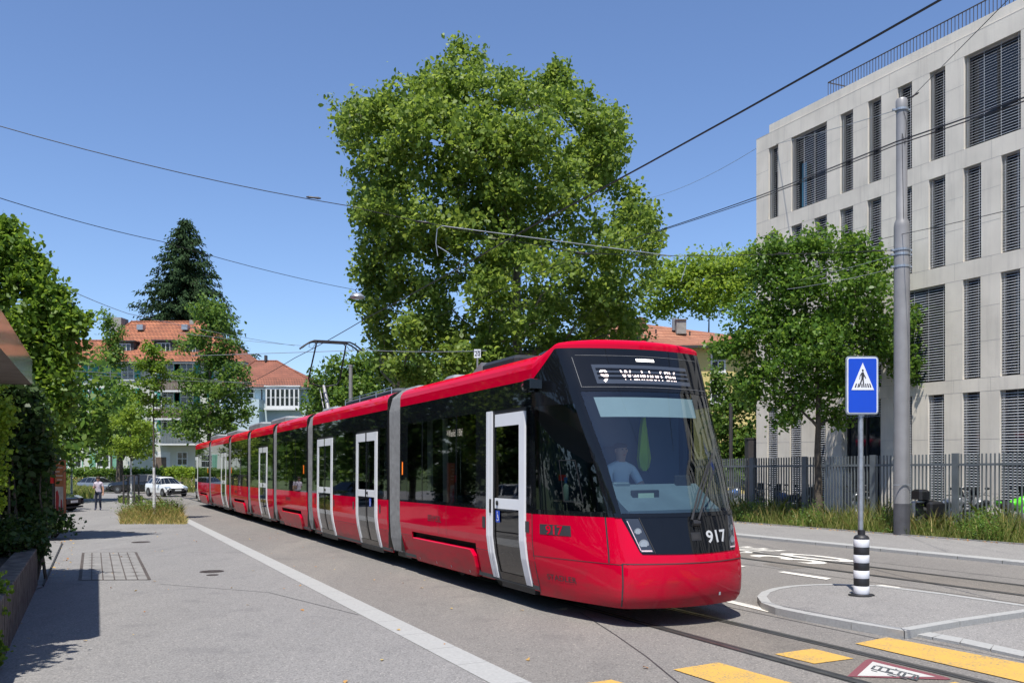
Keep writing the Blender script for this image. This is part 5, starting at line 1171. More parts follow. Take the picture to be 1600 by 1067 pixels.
# coping, a step back from the corner
for (a, c, h0, h1, d) in ((.75, KE, 0, .33, -.03),):
    P8 = [bp(a, ztop + h0, d), bp(c, ztop + h0, d), bp(c, ztop + h0, d - .5), bp(a, ztop + h0, d - .5), bp(a, ztop + h1, d), bp(c, ztop + h1, d), bp(c, ztop + h1, d - .5), bp(a, ztop + h1, d - .5)]
    fac.add(P8, [(0, 1, 5, 4), (1, 2, 6, 5), (2, 3, 7, 6), (3, 0, 4, 7), (4, 5, 6, 7)])
jn.quad(bp(0, ztop - .02, .003), bp(KE, ztop - .02, .003), bp(KE, ztop, .003), bp(0, ztop, .003))
fac.build('facade', M['conc'], office); jn.build('facade_joints', M['joint'], office)
for wi, (k0, k1, z0, z1) in enumerate(wins):
    door_ = abs(k0 - _kx(1315)) < .01 and z0 < 0
    b = MB(); b.quad(bp(k0, z0, -.33), bp(k1, z0, -.33), bp(k1, z1, -.33), bp(k0, z1, -.33))
    win = b.build('window', M['bldg_glass'], office)
    b = MB(); w = k1 - k0
    def fb(ka, kb, za, zb, d0, d1): 
        vs = [bp(k, z, d) for d in (d0, d1) for z in (za, zb) for k in (ka, kb)]; b.add(vs, [(0, 1, 3, 2), (4, 5, 7, 6), (0, 1, 5, 4), (2, 3, 7, 6), (0, 2, 6, 4), (1, 3, 7, 5)])
    for ka, kb, za, zb in ((k0, k0 + .05, z0, z1), (k1 - .05, k1, z0, z1), (k0, k1, z0, z0 + .05), (k0, k1, z1 - .05, z1)): fb(ka, kb, za, zb, -.325, -.26)
    for i in range(1, int(w / 1.2) + 1): kk = k0 + w * i / (int(w / 1.2) + 1); fb(kk - .025, kk + .025, z0, z1, -.325, -.27)
    b.build('window_frame', M['lead'], win)
    b = MB(); zl = z0 + .04
    if door_: zl = z1 - .62
    z = zl + .05; ang = .022; blue_ = wi < 2
    if blue_: g2_ = MB(); q0_, q1_ = (k0 + w * .62, k1 - .05) if wi == 0 else (k0 + w * .2, k0 + w * .34); g2_.quad(bp(q0_, z0 + .1, -.2), bp(q1_, z0 + .1, -.2), bp(q1_, z0 + (z1 - z0) * .62, -.2), bp(q0_, z0 + (z1 - z0) * .62, -.2)); g2_.build('sky_reflection_pane', M['skyglass'], win)
    while z < z1 - .03:
        for ka_, kb_ in ([(k0 + .015, k1 - .015)] if not blue_ or z > z0 + (z1 - z0) * .62 else [(k0 + .015, q0_), (q1_, k1 - .015)]):
            if kb_ - ka_ > .03: b.quad(bp(ka_, z - ang, -.05), bp(kb_, z - ang, -.05), bp(kb_, z + .006, -.09), bp(ka_, z + .006, -.09))
        z += .083
    for i in range(2 if w < 1.2 else 4):
        kk = k0 + .1 + (w - .2) * i / (1 if w < 1.2 else 3); b.tube([bp(kk, zl, -.05), bp(kk, z1, -.05)], .006, 4)
    b.build('blind', M['slat'], win)
# entrance: glass leaf, cylinder column
b = MB(); ke = kx(1322); b.tube([bp(ke, zbot, -.1), bp(ke, 1.25, -.1)], .13, 16); b.build('entrance_column', M['mast'], office)
b = MB(); fb(kx(1341), kx(1346), zbot, 1.3, -.32, -.2); fb(kx(1346), kx(1374), -.1, .0, -.3, -.25); fb(kx(1358), kx(1361), zbot, 1.3, -.3, -.25); b.build('entrance_frame', M['lead'], office)
# roof railing
b = MB(); k = kx(1276); zr = ztop + .33; d = -.55
while k < KE: 
    p = bp(k, zr - .1, d); b.box(p.x - .009, p.x + .009, p.y - .009, p.y + .009, p.z, p.z + .86); k += .135
b.tube([bp(kx(1276), zr + .76, d), bp(KE, zr + .76, d)], .022, 6); b.tube([bp(kx(1276), zr + .76, d), bp(kx(1276), zr + .76, d - 1.6)], .022, 6)
b.build('roof_railing', M['lead'], office)
# small brown utility box left of the building
p = bpos(1177, 38.5); b = MB(); b.cbox(-.3, .5, -.3, .3, 0, 3.1, .03); b.box(-.32, .52, -.32, .32, 3.1, 3.16); o = b.build('utility_cabinet', M['lead']); o.location = p; props(o, 'tall dark brown cabinet at the left corner of the office building', 'cabinet')
# ------------------------------------------------------------------ fence
fn = thing('bar_fence', 'grey vertical bar fence with flat posts in front of the office building', 'fence', TR(-8, 16))
FB = Vector(fn.location); b = MB(); FW = 16.0
s = -36.0
fdir = (TR(0, FW) - TR(-1, FW)).normalized(); fnrm = Vector((-.905, -.426, 0))
def fbar(bb, s0, s1, z0, z1, d0, d1):
    vs = [TR(ss, FW + dd, z) - FB for dd in (d0, d1) for z in (z0, z1) for ss in (s0, s1)]; bb.add(vs, [(0, 1, 3, 2), (4, 5, 7, 6), (0, 1, 5, 4), (2, 3, 7, 6), (0, 2, 6, 4), (1, 3, 7, 5)])
while s < 6: fbar(b, s - .009, s + .009, .12, 2.25, -.025, .025); s += .125
b.build('bars', M['fence'], fn)
b = MB(); fbar(b, -36, 6, 1.93, 1.99, -.03, .03); fbar(b, -36, 6, .22, .28, -.03, .03); b.build('rail', M['fence'], fn)
for px in (1175, 1257, 1364, 1493, 1650): 
    s = SP(px, FW); b = MB(); fbar(b, s - .10, s + .10, .05, 2.27, -.035, .035); b.build('fence_post', M['fence'], fn)
# ------------------------------------------------------------------ masts, signs
def mastobj(label, px, t, ztop_, r0, r1, foot=0, m='mast', cat='mast'):
    p = bpos(px, t); root = thing('mast', label, cat, p); b = MB(); h = ztop_ - p[2]
    if foot: b.tube([(0, 0, 0), (0, 0, .9)], r0 * 1.03, 24, 0); b.build('coated_foot', M['mastdark'], root, smooth=True); b = MB()
    if foot:
        hj = (HY - 348) * t / F + CH - p[2]
        b.lathe([(r0, .9), (r0 * .97, hj - .12), (r0 * .90, hj), (r1, hj + .1), (r1, h - .28), (r1 * 1.08, h - .27), (r1 * 1.08, h - .05), (r1 * .9, h)], (0, 0, 0), 28)
    else: b.lathe([(r0, 0), (r1, h - .1), (r1 * 1.15, h - .1), (r1 * 1.15, h)], (0, 0, 0), 14)
    b.build('pole', M[m], root, smooth=True)
    return root, p
TM_ = 24.3
mst, mp = mastobj('tall thick grey tram mast with steel clamps, right of the street tree', 1409, TM_, (HY - 155) * TM_ / F + CH, .208, .142, 1)
b = MB(); 
for y in (391, 398, 417, 172): z = (HY - y) * TM_ / F + CH - mp[2]; r = .205 if y > 300 else .158; b = MB(); b.lathe([(r, -.03), (r + .012, -.03), (r + .012, .03), (r, .03)], (0, 0, z), 24); b.box(-r - .09, -r + .01, -.03, .03, z - .025, z + .025); b.box(r - .01, r + .06, -.03, .03, z - .02, z + .02); b.build('clamp', M['galv'], mst)
z = (HY - 757) * TM_ / F + CH - mp[2]; b = MB(); b.box(-.34, .14, -.235, -.21, z, z + .012); b.build('bracket', M['galv'], mst)
z = (HY - 200) * TM_ / F + CH - mp[2]; b = MB(); b.tube([(-.02, -.16, z + .4), (.06, -.17, z + .1), (.02, -.16, z - .5), (-.06, -.16, z - .2), (0, -.155, z - 3.5)], .006, 5); b.build('cable', M['wire'], mst)
mastobj('slim dark grey lamp post between the tram and the office building', 1142, 40, (HY - 630) * 40 / F + CH, .09, .08, m='lead', cat='post')
mastobj('plain grey mast behind the tram roof, left of the plane tree', 548, 52, (HY - 570) * 52 / F + CH, .13, .11)
# crossing sign on banded island post
ip = G(1346, 930, H); isl = thing('island_post', 'black and white banded island bollard carrying the sign pole', 'bollard', ip)
sc_ = ip.y / F
b = MB(); b.lathe([(.145, -.005), (.145, .015), (.12, .03)], (0, 0, 0), 24); b.box(-.17, .17, -.05, .05, -.004, .02); b.build('foot_plate', M['blackmat'], isl)
zb = [(0, .02)]; zz = .03; hb_ = (930 - 845) * sc_; bh = hb_ / 7
for i in range(7):
    b = MB(); r = .108 if i % 2 == 0 else .1065; b.lathe([(r * .98, zz), (r, zz + .004), (r, zz + bh - .004), (r * .98, zz + bh)], (0, 0, 0), 32); b.build('white_band' if i % 2 == 0 else 'black_band', M['signwhite'] if i % 2 == 0 else M['blackmat'], isl, smooth=True); zz += bh
b = MB(); b.lathe([(.108, zz), (.106, zz + .02), (.09, zz + .045), (.06, zz + .06), (.052, zz + .062), (.05, zz + .13), (.03, zz + .132)], (0, 0, 0), 28); b.build('cap', M['blackmat'], isl, smooth=True)
sg_ = thing('pedestrian_crossing_sign', 'blue pedestrian crossing sign on a galvanised pole above the banded bollard', 'sign', ip + Vector((0, 0, zz + .12)))
z0s = (HY - 648) * sc_ + CH - sg_.location.z; z1s = (HY - 557) * sc_ + CH - sg_.location.z; hw_ = 25.5 * sc_
b = MB(); b.tube([(0, .03, .0), (0, .03, z1s - .08)], .036, 18); b.build('pole', M['galv'], sg_, smooth=True)
def rrect(hw, z0, z1, r, n=5):
    out = []
    for cx_, cz_, a0 in ((hw - r, z1 - r, 0), (-hw + r, z1 - r, 90), (-hw + r, z0 + r, 180), (hw - r, z0 + r, 270)):
        for i in range(n + 1): a = R(a0 + 90 * i / n); out.append((cx_ + r * math.cos(a), cz_ + r * math.sin(a)))
    return out
yy = lambda y: (lambda p, t: (p[0], y + t, p[1]))
b = MB(); b.prism(rrect(hw_, z0s, z1s, .05), 0, .03, yy(-.03)); b.build('sign_frame', M['galv'], sg_, bevel=.004)
b = MB(); b.prism(rrect(hw_ - .018, z0s + .018, z1s - .018, .035), 0, .003, yy(-.0365)); b.build('white_border', M['signwhite'], sg_)
b = MB(); b.prism(rrect(hw_ - .032, z0s + .032, z1s - .032, .022), 0, .003, yy(-.041)); b.build('blue_field', M['signblue'], sg_)
def sq(px, py): return ((px - 1348.2) * sc_ * .985, (HY - py) * sc_ + CH - sg_.location.z)
b = MB(); b.prism([sq(1348.3, 567), sq(1330.5, 609.5), sq(1366.2, 609.5)], 0, .002, yy(-.0445)); b.build('white_triangle', M['signwhite'], sg_)
b = MB()
for pl in ([(1346.9, 578), (1348.3, 577), (1349.7, 578), (1349.9, 580), (1348.6, 581.5), (1347.2, 580.6)], [(1346.8, 582), (1350, 582), (1350.5, 586), (1349.8, 592), (1346.2, 592), (1346, 586)],
           [(1346.4, 582.2), (1346.8, 584), (1344.6, 588), (1344, 593), (1343, 592.8), (1343.5, 587.5)], [(1349.8, 582.3), (1351, 586), (1353.8, 591), (1353, 592), (1349.8, 587.5)],
           [(1346.4, 591.5), (1348.4, 591.5), (1346, 599), (1343.6, 605), (1342, 604.5), (1344, 598)], [(1347.6, 591.5), (1349.8, 591.5), (1350.4, 598), (1351.2, 605.3), (1349.4, 605.3), (1348.4, 598)],
           [(1335.5, 605.5), (1337.5, 599.5), (1339.3, 599.5), (1337.6, 605.5)], [(1339.8, 605.5), (1341.3, 599.5), (1342.8, 599.5), (1341.5, 605.5)], [(1346, 605.5), (1346.3, 600), (1348, 600), (1348, 605.5)], [(1352.6, 605.5), (1352, 599.5), (1353.6, 599.5), (1354.5, 605.5)], [(1356.3, 605.5), (1355, 599.5), (1356.7, 599.5), (1358.4, 605.5)], [(1360, 605.5), (1358.4, 599.5), (1360, 599.5), (1362, 605.5)]):
    b.prism([sq(*p) for p in pl], 0, .0015, yy(-.0465))
b.build('walking_figure', M['textdark'], sg_)
b = MB(); b.quad((-.04, -.005, z0s - .02), (.04, -.005, z0s - .02), (.04, -.005, z0s + .06), (-.04, -.005, z0s + .06)); b.tube([(0, .03, z1s - .12), (0, .03, z1s - .06)], .045, 12); b.build('pole_clip', M['galv'], sg_)
# small white numbered plate behind the tram roof
pp = P3(746, 552, 40); pl_ = thing('speed_plate', 'small white plate with black digits on a post just above the tram roof', 'sign', (pp.x, pp.y, gz(pp.x, pp.y)))
b = MB(); hh_ = pp.z - gz(pp.x, pp.y); b.tube([(0, .03, 0), (0, .03, hh_)], .04, 8); b.build('post', M['mast'], pl_); b = MB(); b.box(-.15, .15, -.01, .01, hh_ - .2, hh_ + .18); b.build('plate', M['signwhite'], pl_)
vs, fs = text_geo('20', 1, 'CENTER', .02); b = MB(); b.add([(v[0] * .26, -.013, hh_ - .12 + v[1] * .32) for v in vs], fs); b.build('digits', M['textdark'], pl_)
# orange notice board at the left
np__ = bpos(94.5, 26.6); nb_ = thing('notice_board', 'orange brown notice board with a poster, standing beside the left shrubs', 'notice board', np__, R(-14))
b = MB(); b.cbox(-.17, .17, -.05, .05, .65, 2.3, .02); b.build('panel', M['orangesign'], nb_); b = MB(); b.box(-.24, -.17, -.06, .06, 0, 2.3); b.build('post', M['lead'], nb_)
b = MB(); b.quad((-.14, -.053, .74), (.14, -.053, .74), (.14, -.053, 1.5), (-.14, -.053, 1.5)); b.build('poster', M['posterwhite'], nb_)
b = MB(); b.poly([(-.12, -.056, .76), (-.02, -.056, .78), (.0, -.056, 1.2), (-.05, -.056, 1.4), (-.12, -.056, 1.35)]); b.poly([(.04, -.056, .76), (.12, -.056, .78), (.10, -.056, 1.1), (.06, -.056, 1.15)]); b.build('poster_figures', M['posterred'], nb_)
b = MB()
for i, (x0, x1) in enumerate([(-.04, .12), (-.13, .12), (-.13, .02), (-.12, .12), (-.08, .1)]): b.quad((x0, -.053, 2.17 - i * .12), (x1, -.053, 2.17 - i * .12), (x1, -.053, 2.20 - i * .12), (x0, -.053, 2.20 - i * .12))
b.build('notice_lines', M['posterwhite'], nb_); b = MB(); b.box(-.27, -.17, -.1, -.06, 1.6, 1.85); b.build('red_box', M['redbox'], nb_)
# ------------------------------------------------------------------ canopy, planter wall
cn = thing('canopy', 'canopy edge with polished metal fascia at the far left, above the vines', 'canopy', (-8.3, 15.5, gz(-8.3, 15.5)))
CB = Vector(cn.location); d1 = Vector((.425, -.905, 0)); d2 = Vector((-.905, -.425, 0)); c0 = Vector((-8.3, 15.5, 0))
def cp(k, m_, z): return c0 + d1 * k + d2 * m_ + Vector((0, 0, z + CH)) - CB
b = MB(); zt_, zb_ = 1.62, 1.18
for i in range(8): b.quad(cp(i * .9, 0, zb_), cp(i * .9 + .893, 0, zb_), cp(i * .9 + .893, 0, zt_), cp(i * .9, 0, zt_))
b.quad(cp(0, 0, zb_), cp(0, 0, zt_), cp(0, 8, zt_), cp(0, 8, zb_)); b.quad(cp(7.2, 0, zb_), cp(7.2, 0, zt_), cp(7.2, 8, zt_), cp(7.2, 8, zb_)); b.build('fascia', M['fascia'], cn)
b = MB(); b.quad(cp(-.0, .0, zb_ + .01), cp(7.2, .0, zb_ + .01), cp(7.2, 8, zb_ + .01), cp(0, 8, zb_ + .01)); b.quad(cp(0, 0, zt_ - .01), cp(7.2, 0, zt_ - .01), cp(7.2, 8, zt_ - .01), cp(0, 8, zt_ - .01)); b.build('soffit', M['soffit'], cn)
b = MB(); p = cp(.5, 2.4, -4); b.tube([p, cp(.5, 2.4, zb_)], .08, 10); b.tube([cp(6.6, 2.4, -4), cp(6.6, 2.4, zb_)], .08, 10); b.build('column', M['mast'], cn)
wl = thing('planter_wall', 'low weathered concrete planter wall along the left pavement', 'wall', TR(-2, -6.2)); WB = Vector(wl.location)
b = MB()
def wb(s0, s1, w0, w1, z0, z1, mi=0):
    vs = [TR(s, w, z) - WB for z in (z0, z1) for w in (w0, w1) for s in (s0, s1)]; b.add(vs, [(0, 2, 3, 1), (4, 5, 7, 6), (0, 1, 5, 4), (2, 6, 7, 3), (0, 4, 6, 2), (1, 3, 7, 5)], mi)
wb(-6.6, 6, -6.5, -6.2, -.1, .66); wb(-6.6, -6.3, -10, -6.5, -.1, .66)
b.build('wall', M['oldconc'], wl, bevel=.015); b = MB(); wb(-6.3, 6, -10, -6.5, .2, .58); b.build('soil', M['soil'], wl)
b = MB()
for i in range(60):
    s = -6.5 + i * .21; wb(s, s + .012, -6.198, -6.196, .02, .64)
b.build('formwork_lines', M['soil'], wl)
b = MB(); b.poly([G(66, 846, .02), G(96, 850, .02), G(67, 916, .02), G(40, 925, .02), G(40, 846, .02)]); kindstruct(b.build('paved_edge', M['slab']))
b = MB(); b.prism([G(96, 849.6), G(98, 850.3), G(68.5, 916.5), G(66, 916)], 0, .035, lambda p, t: (p.x, p.y, p.z + t)); kindstruct(b.build('edging', M['seam']))
# ------------------------------------------------------------------ wires
def wobj(name, label, pts, r, m='wire', n=8, extra=None):
    b = MB()
    for (a, c, sag) in pts: wire(b, P3(*a), P3(*c), sag, r, n)
    if extra: extra(b)
    return props(b.build(name, M[m]), label, 'wire')
def insul(b, px, py, t, r=.05, L=.3, d=(1, 0, -.1)): p = P3(px, py, t); d = Vector(d).normalized(); b.tube([p - d * L, p - d * L * .6, p, p + d * L * .6, p + d * L], [.015, r, r * .7, r, .015], 8)
wobj('span_wire', 'upper steel span wire from the left sky past the plane tree to the mast', [((-30, 189, 17), (545, 322, 20), .12), ((545, 322, 20), (690, 353, 21), .01), ((690, 353, 21), (910, 396, 22.3), .02), ((910, 396, 22.3), (1060, 400, 23), .0), ((1060, 400, 23), (1400, 391, 24.3), .03)], .009, 'wire', 8, lambda b: (insul(b, 490, 309, 19.6, .028, .16), insul(b, 660, 347, 20.8, .028, .16), insul(b, 911, 396, 22.3, .03, .18), insul(b, 1370, 392, 24.1, .025, .12), insul(b, 1225, 396, 23.8, .02, .15)))
b = MB(); 
wire(b, P3(690, 353, 21), P3(1050, 400, 23), .0, .011, 3); b.tube([P3(690, 353, 21), P3(683, 358, 21), P3(681, 380, 21), P3(684, 400, 21)], .010, 6); b.tube([P3(684, 385, 21), P3(702, 396, 20.5)], .012, 6)
b.tube([P3(1060, 400, 23), P3(1073, 400, 23), P3(1072, 415, 23), P3(1064, 440, 23)], .010, 6); props(b.build('registration_arm', M['galv']), 'curved steel registration arms hanging from the span wire in front of the plane tree', 'overhead fitting')
c1 = tuple(tl(14, 0, 6.0)); 
def cwire(name, label, s0, s1, w, h, r, segs=6):
    b = MB(); n = segs
    for i in range(n):
        a = TR(s0 + (s1 - s0) * i / n, w); c = TR(s0 + (s1 - s0) * (i + 1) / n, w); a.z += h; c.z += h; wire(b, a, c, .03, r, 5)
    return props(b.build(name, M['wire']), label, 'wire')
cwire('contact_wire', 'thick dark contact wire above the near track, touching the pantograph', -60, 16, 1.33, 6.02, .012, 8)
wobj('contact_wire', 'pair of dark contact wires above the far track, crossing in front of the office facade', [((1680, 124, 10.2), (1400, 222, 14.2), .01), ((1400, 222, 14.2), (1182, 308, 19.5), .01), ((1182, 308, 19.5), (1030, 360, 24), .01), ((1030, 360, 24), (900, 402, 30), .0), ((900, 402, 30), (680, 496, 44), .0), ((680, 496, 44), (540, 565, 70), 0)], .011)
wobj('contact_wire', 'lower one of the two dark wires crossing the facade of the office building', [((1680, 130, 10.2), (1400, 227, 14.2), .01), ((1400, 227, 14.2), (1182, 311.5, 19.5), .01), ((1182, 311.5, 19.5), (1030, 361.5, 24), .01)], .009)
wobj('span_wire', 'thin wire falling from the upper left sky to the round street lamp', [((-30, 300, 17), (255, 378, 22), .06), ((255, 378, 22), (556, 453, 30), .08)], .008)
wobj('span_wire', 'dark wire from the right picture edge across the facade down to the mast', [((1660, 308, 16), (1410, 366, 24.1), .02), ((1410, 366, 24.1), (1180, 415, 30), .03), ((1180, 415, 30), (1010, 455, 38), .02)], .008)
wobj('stay_wire', 'steep stay wire from the top right corner down to the mast head', [((1590, -15, 15), (1425, 152, 24.2), .0)], .008, 'wire', 4, lambda b: insul(b, 1429, 149, 24.1, .03, .12, (1, -.3, .6)))
wobj('span_wire', 'pale thin wire from the mast head leftwards across the office windows', [((1402, 172, 24.3), (1182, 232, 38), .06), ((1182, 232, 38), (1005, 312, 55), .3)], .010, 'wirelight')
wobj('span_wire', 'thin wires at mid height from the street tree to the lower mast clamps', [((1401, 398, 24.3), (1190, 450, 30), .05), ((1401, 418, 24.3), (1230, 452, 27), .05)], .007, 'wirelight')
wobj('span_wire', 'horizontal wire low in front of the plane tree ending at the pantograph side', [((300, 556, 40), (573, 547, 34), .0), ((573, 547, 34), (760, 548, 30), .05)], .012, 'wirelight')
wobj('span_wire', 'pair of pale wires in front of the orange roofed house on the left', [((60, 574, 45), (250, 584, 50), .1), ((250, 584, 50), (480, 606, 58), .1), ((150, 586, 48), (400, 597, 55), .1), ((80, 440, 30), (200, 490, 40), .05), ((200, 490, 40), (460, 540, 60), .1), ((280, 520, 55), (470, 540, 60), .05)], .013, 'wirelight')
# hanging street lamp
lp = P3(558, 464, 30); lm = thing('hanging_street_lamp', 'round flat street lamp hanging from a wire left of the plane tree', 'street lamp', lp)
b = MB(); b.lathe([(.02, .14), (.12, .12), (.22, .05), (.25, .0), (.24, -.03)], (0, 0, 0), 24); b.build('lamp_hood', M['galv'], lm, smooth=True); b = MB(); b.lathe([(.23, -.03), (.15, -.07), (.01, -.085)], (0, 0, 0), 20); b.build('lamp_glass', M['lens'], lm, smooth=True)
b = MB(); b.tube([(0, 0, .12), (-.06, 0, .24), (0, 0, .28)], .015, 6); b.build('hanger', M['wire'], lm)
# ------------------------------------------------------------------ houses
def hipped(root, x0, x1, y0, y1, ze, zr, ov, m, rx0=None, rx1=None, name='roof', kick=.0):
    b = MB(); rx0 = rx0 if rx0 is not None else x0 + (y1 - y0) / 2; rx1 = rx1 if rx1 is not None else x1 - (y1 - y0) / 2; ym = (y0 + y1) / 2
    o = [(x0 - ov, y0 - ov, ze - .25), (x1 + ov, y0 - ov, ze - .25), (x1 + ov, y1 + ov, ze - .25), (x0 - ov, y1 + ov, ze - .25)]
    i_ = [(x0 + ov * .6, y0 + ov * .6, ze + .75), (x1 - ov * .6, y0 + ov * .6, ze + .75), (x1 - ov * .6, y1 - ov * .6, ze + .75), (x0 + ov * .6, y1 - ov * .6, ze + .75)]
    r = [(rx0, ym, zr), (rx1, ym, zr)]
    for a in range(4): b.quad(o[a], o[(a + 1) % 4], i_[(a + 1) % 4], i_[a])
    b.quad(i_[0], i_[1], r[1], r[0]); b.quad(i_[2], i_[3], r[0], r[1]); b.poly([i_[1], i_[2], r[1]]); b.poly([i_[3], i_[0], r[0]])
    rf = b.build(name, m, root); b = MB(); b.box(x0 - ov, x1 + ov, y0 - ov, y1 + ov, ze - .40, ze - .26); b.build('eaves', M['trim'], rf)
    b = MB(); b.tube([o[0], o[1]], .07, 6); b.tube([o[1], o[2]], .07, 6); b.tube([o[3], o[0]], .07, 6); b.build('gutter', M['lead'], rf)
    b = MB(); 
    for a, c in ((i_[0], r[0]), (i_[1], r[1]), (r[0], r[1]), (o[0], i_[0]), (o[1], i_[1])): b.tube([a, c], .11, 6)
    b.build('ridge_tiles', m, rf)
    return rf
def hwin(root, x, y, z, w, h, shut=None, sill=True, glassm='house_glass', name='window'):
    b = MB(); b.box(x - w / 2 - .09, x + w / 2 + .09, y - .05, y + .03, z - .09, z + h + .09); 
    wn_ = b.build(name, M['trim'], root); b = MB(); nx, nz_ = (2, 2) if w > .8 else (1, 2)
    for i in range(nx):
        for j in range(nz_): b.quad((x - w / 2 + w * i / nx + .04, y - .056, z + h * j / nz_ + .04), (x - w / 2 + w * (i + 1) / nx - .04, y - .056, z + h * j / nz_ + .04), (x - w / 2 + w * (i + 1) / nx - .04, y - .056, z + h * (j + 1) / nz_ - .04), (x - w / 2 + w * i / nx + .04, y - .056, z + h * (j + 1) / nz_ - .04))
    b.build('pane', M[glassm], wn_)
    if sill: b = MB(); b.box(x - w / 2 - .15, x + w / 2 + .15, y - .16, y - .05, z - .2, z - .1); b.build('sill', M['trim'], wn_)
    if shut:
        for sg in (-1, 1):
            xc = x + sg * (w / 2 + .09 + w * .27); b = MB(); b.box(xc - w * .25, xc + w * .25, y - .07, y - .02, z - .05, z + h + .05)
            for k in range(int(h / .14)): b.box(xc - w * .2, xc + w * .2, y - .085, y - .071, z + .05 + k * .14, z + .11 + k * .14)
            b.build('shutter', M[shut], root)
def hx(px, t): return (px - 800) / F * t
def hz(py, t): return (HY - py) * t / F + CH
# orange roofed apartment house
T1 = 98.0; X0, X1 = hx(130, T1), hx(375, T1); h1 = thing('apartment_house', 'pale four storey house with orange tiled roof, dormers and teal shutters', 'house', ((X0 + X1) / 2, T1, -3.2)); O1 = Vector(h1.location)
lx = lambda px: hx(px, T1) - O1.x; lz = lambda py: hz(py, T1) - O1.z
b = MB(); b.box(lx(130), lx(375), 0, 13, -1, lz(565)); b.box(lx(40), lx(130), 1.5, 12, -1, lz(575)); b.build('wall', M['plaster'], h1)
rf = hipped(h1, lx(130), lx(372), 0, 13, lz(563), lz(489), .9, M['tile1'], lx(166), lx(284)); hipped(h1, lx(35), lx(128), 1.5, 12, lz(575), lz(520), .6, M['tile1'], lx(60), lx(140), 'side_roof')
def dormer(px0, px1, py0, py1):
    a, c = lx(px0), lx(px1); zt, zb_2 = lz(py0), lz(py1); y = .7 + (zb_2 - lz(563)) * .95
    b = MB(); b.box(a, c, y, y + 3.2, zb_2, zt); dd = b.build('dormer', M['lead'], h1); b = MB(); b.box(a - .2, c + .2, y - .3, y + 3.3, zt, zt + .14); b.build('dormer_roof', M['lead'], dd)
    b = MB(); b.box(a + .35, c - .35, y - .04, y + .02, zb_2 + .25, zt - .18); b.build('dormer_frame', M['trim'], dd); b = MB(); w = (c - a - .7)
    for i in range(3): b.quad(*[(a + .35 + w * (i + f) / 3, y - .05, z) for f, z in ((.1, zb_2 + .35), (.9, zb_2 + .35), (.9, zt - .28), (.1, zt - .28))])
    b.build('dormer_pane', M['house_glass'], dd)
for q in ((172, 202, 532, 556), (234, 265, 531, 557), (282, 306, 533, 559)): dormer(*q)
for px in (192, 265):
    zz_ = lz(505); yq = .7 + (zz_ - lz(563)) * 1.0; b = MB(); b.box(lx(px) - .35, lx(px) + .35, yq - .35, yq + .5, zz_ - .1, zz_ + .5); b.build('roof_window', M['galv'], h1)
b = MB(); b.box(lx(141), lx(158), 5, 7, lz(510), lz(485)); b.build('chimney', M['greyconc'], h1); b = MB(); b.box(lx(265), lx(272), 6, 7, lz(495), lz(487)); b.build('chimney', M['greyconc'], h1)
for py, hgt in ((592, 1.9), (630, 1.9), (680, 1.9)):
    for px in (148, 164, 200): hwin(h1, lx(px), 0, lz(py), 1.25, hgt - .3, 'shutter')
for py in (590, 633, 672):
    for px in (262, 292, 345): hwin(h1, lx(px), 0, lz(py), 1.3, 1.8, 'shutter')
for px in (105, 80): hwin(h1, lx(px), 1.5, lz(682), 1.2, 1.7, 'shutter'); hwin(h1, lx(px), 1.5, lz(600), 1.2, 1.7, 'shutter')
for px in (107, 161): hwin(h1, lx(px), 0 if px > 130 else 1.5, lz(729), 1.35, 1.45, 'shutterpale')
hwin(h1, lx(285), 0, lz(726), 1.05, 1.35, None); b = MB(); b.box(lx(243), lx(260), -.05, .02, -1, lz(714)); b.build('entrance_door', M['brownwood'], h1)
b = MB(); b.box(lx(237), lx(266), -.03, .01, -1, lz(706)); b.build('door_surround', M['trim'], h1); b = MB(); b.box(lx(110), lx(232), -.12, 0, lz(703), lz(700)); b.build('string_course', M['trim'], h1)
for (p0, p1, py, mt) in ((252, 312, 611, 'brownwood'), (248, 310, 654, 'brownwood'), (250, 318, 693, 'fence')):
    b = MB(); b.box(lx(p0), lx(p1), -1.5, 0, lz(py) - .18, lz(py)); b.build('balcony_slab', M['trim'], h1); b = MB(); n_ = int((lx(p1) - lx(p0)) / .16)
    for i in range(n_ + 1): x = lx(p0) + i * .16; b.box(x - (.065 if mt == 'brownwood' else .02), x + (.065 if mt == 'brownwood' else .02), -1.5, -1.46, lz(py), lz(py) + .95)
    b.box(lx(p0), lx(p1), -1.52, -1.44, lz(py) + .95, lz(py) + 1.02); b.build('balcony_railing', M[mt], h1)
    b = MB(); b.box(lx(251) - .1, lx(251) + .1, -1.4, -1.2, lz(py), lz(py) + 2.7); b.build('balcony_post', M['trim'], h1)
# bluish house with glazed bay
T2 = 88.0; h2 = thing('bay_house', 'pale blue house with red brown hipped roof and a glazed bay, right behind the tram', 'house', (hx(425, T2), T2, -3.3)); O2 = Vector(h2.location)
lx = lambda px: hx(px, T2) - O2.x; lz = lambda py: hz(py, T2) - O2.z
b = MB(); b.box(lx(366), lx(481), 0, 10, -1, lz(603)); b.box(lx(340), lx(414), .6, 10, -1, lz(602)); b.box(lx(366), lx(412), -1.6, 0, -1, lz(625)); b.build('wall', M['plasterblue'], h2)
hipped(h2, lx(352), lx(484), 0, 10, lz(602), lz(556), .6, M['tile2'], lx(375), lx(412))
b = MB(); b.box(lx(418), lx(470), -.7, 0, lz(638), lz(605)); b.box(lx(416), lx(472), -.8, 0, lz(605), lz(603)); b.box(lx(416), lx(472), -.8, 0, lz(641), lz(638)); bay = b.build('glazed_bay', M['trim'], h2)
b = MB()
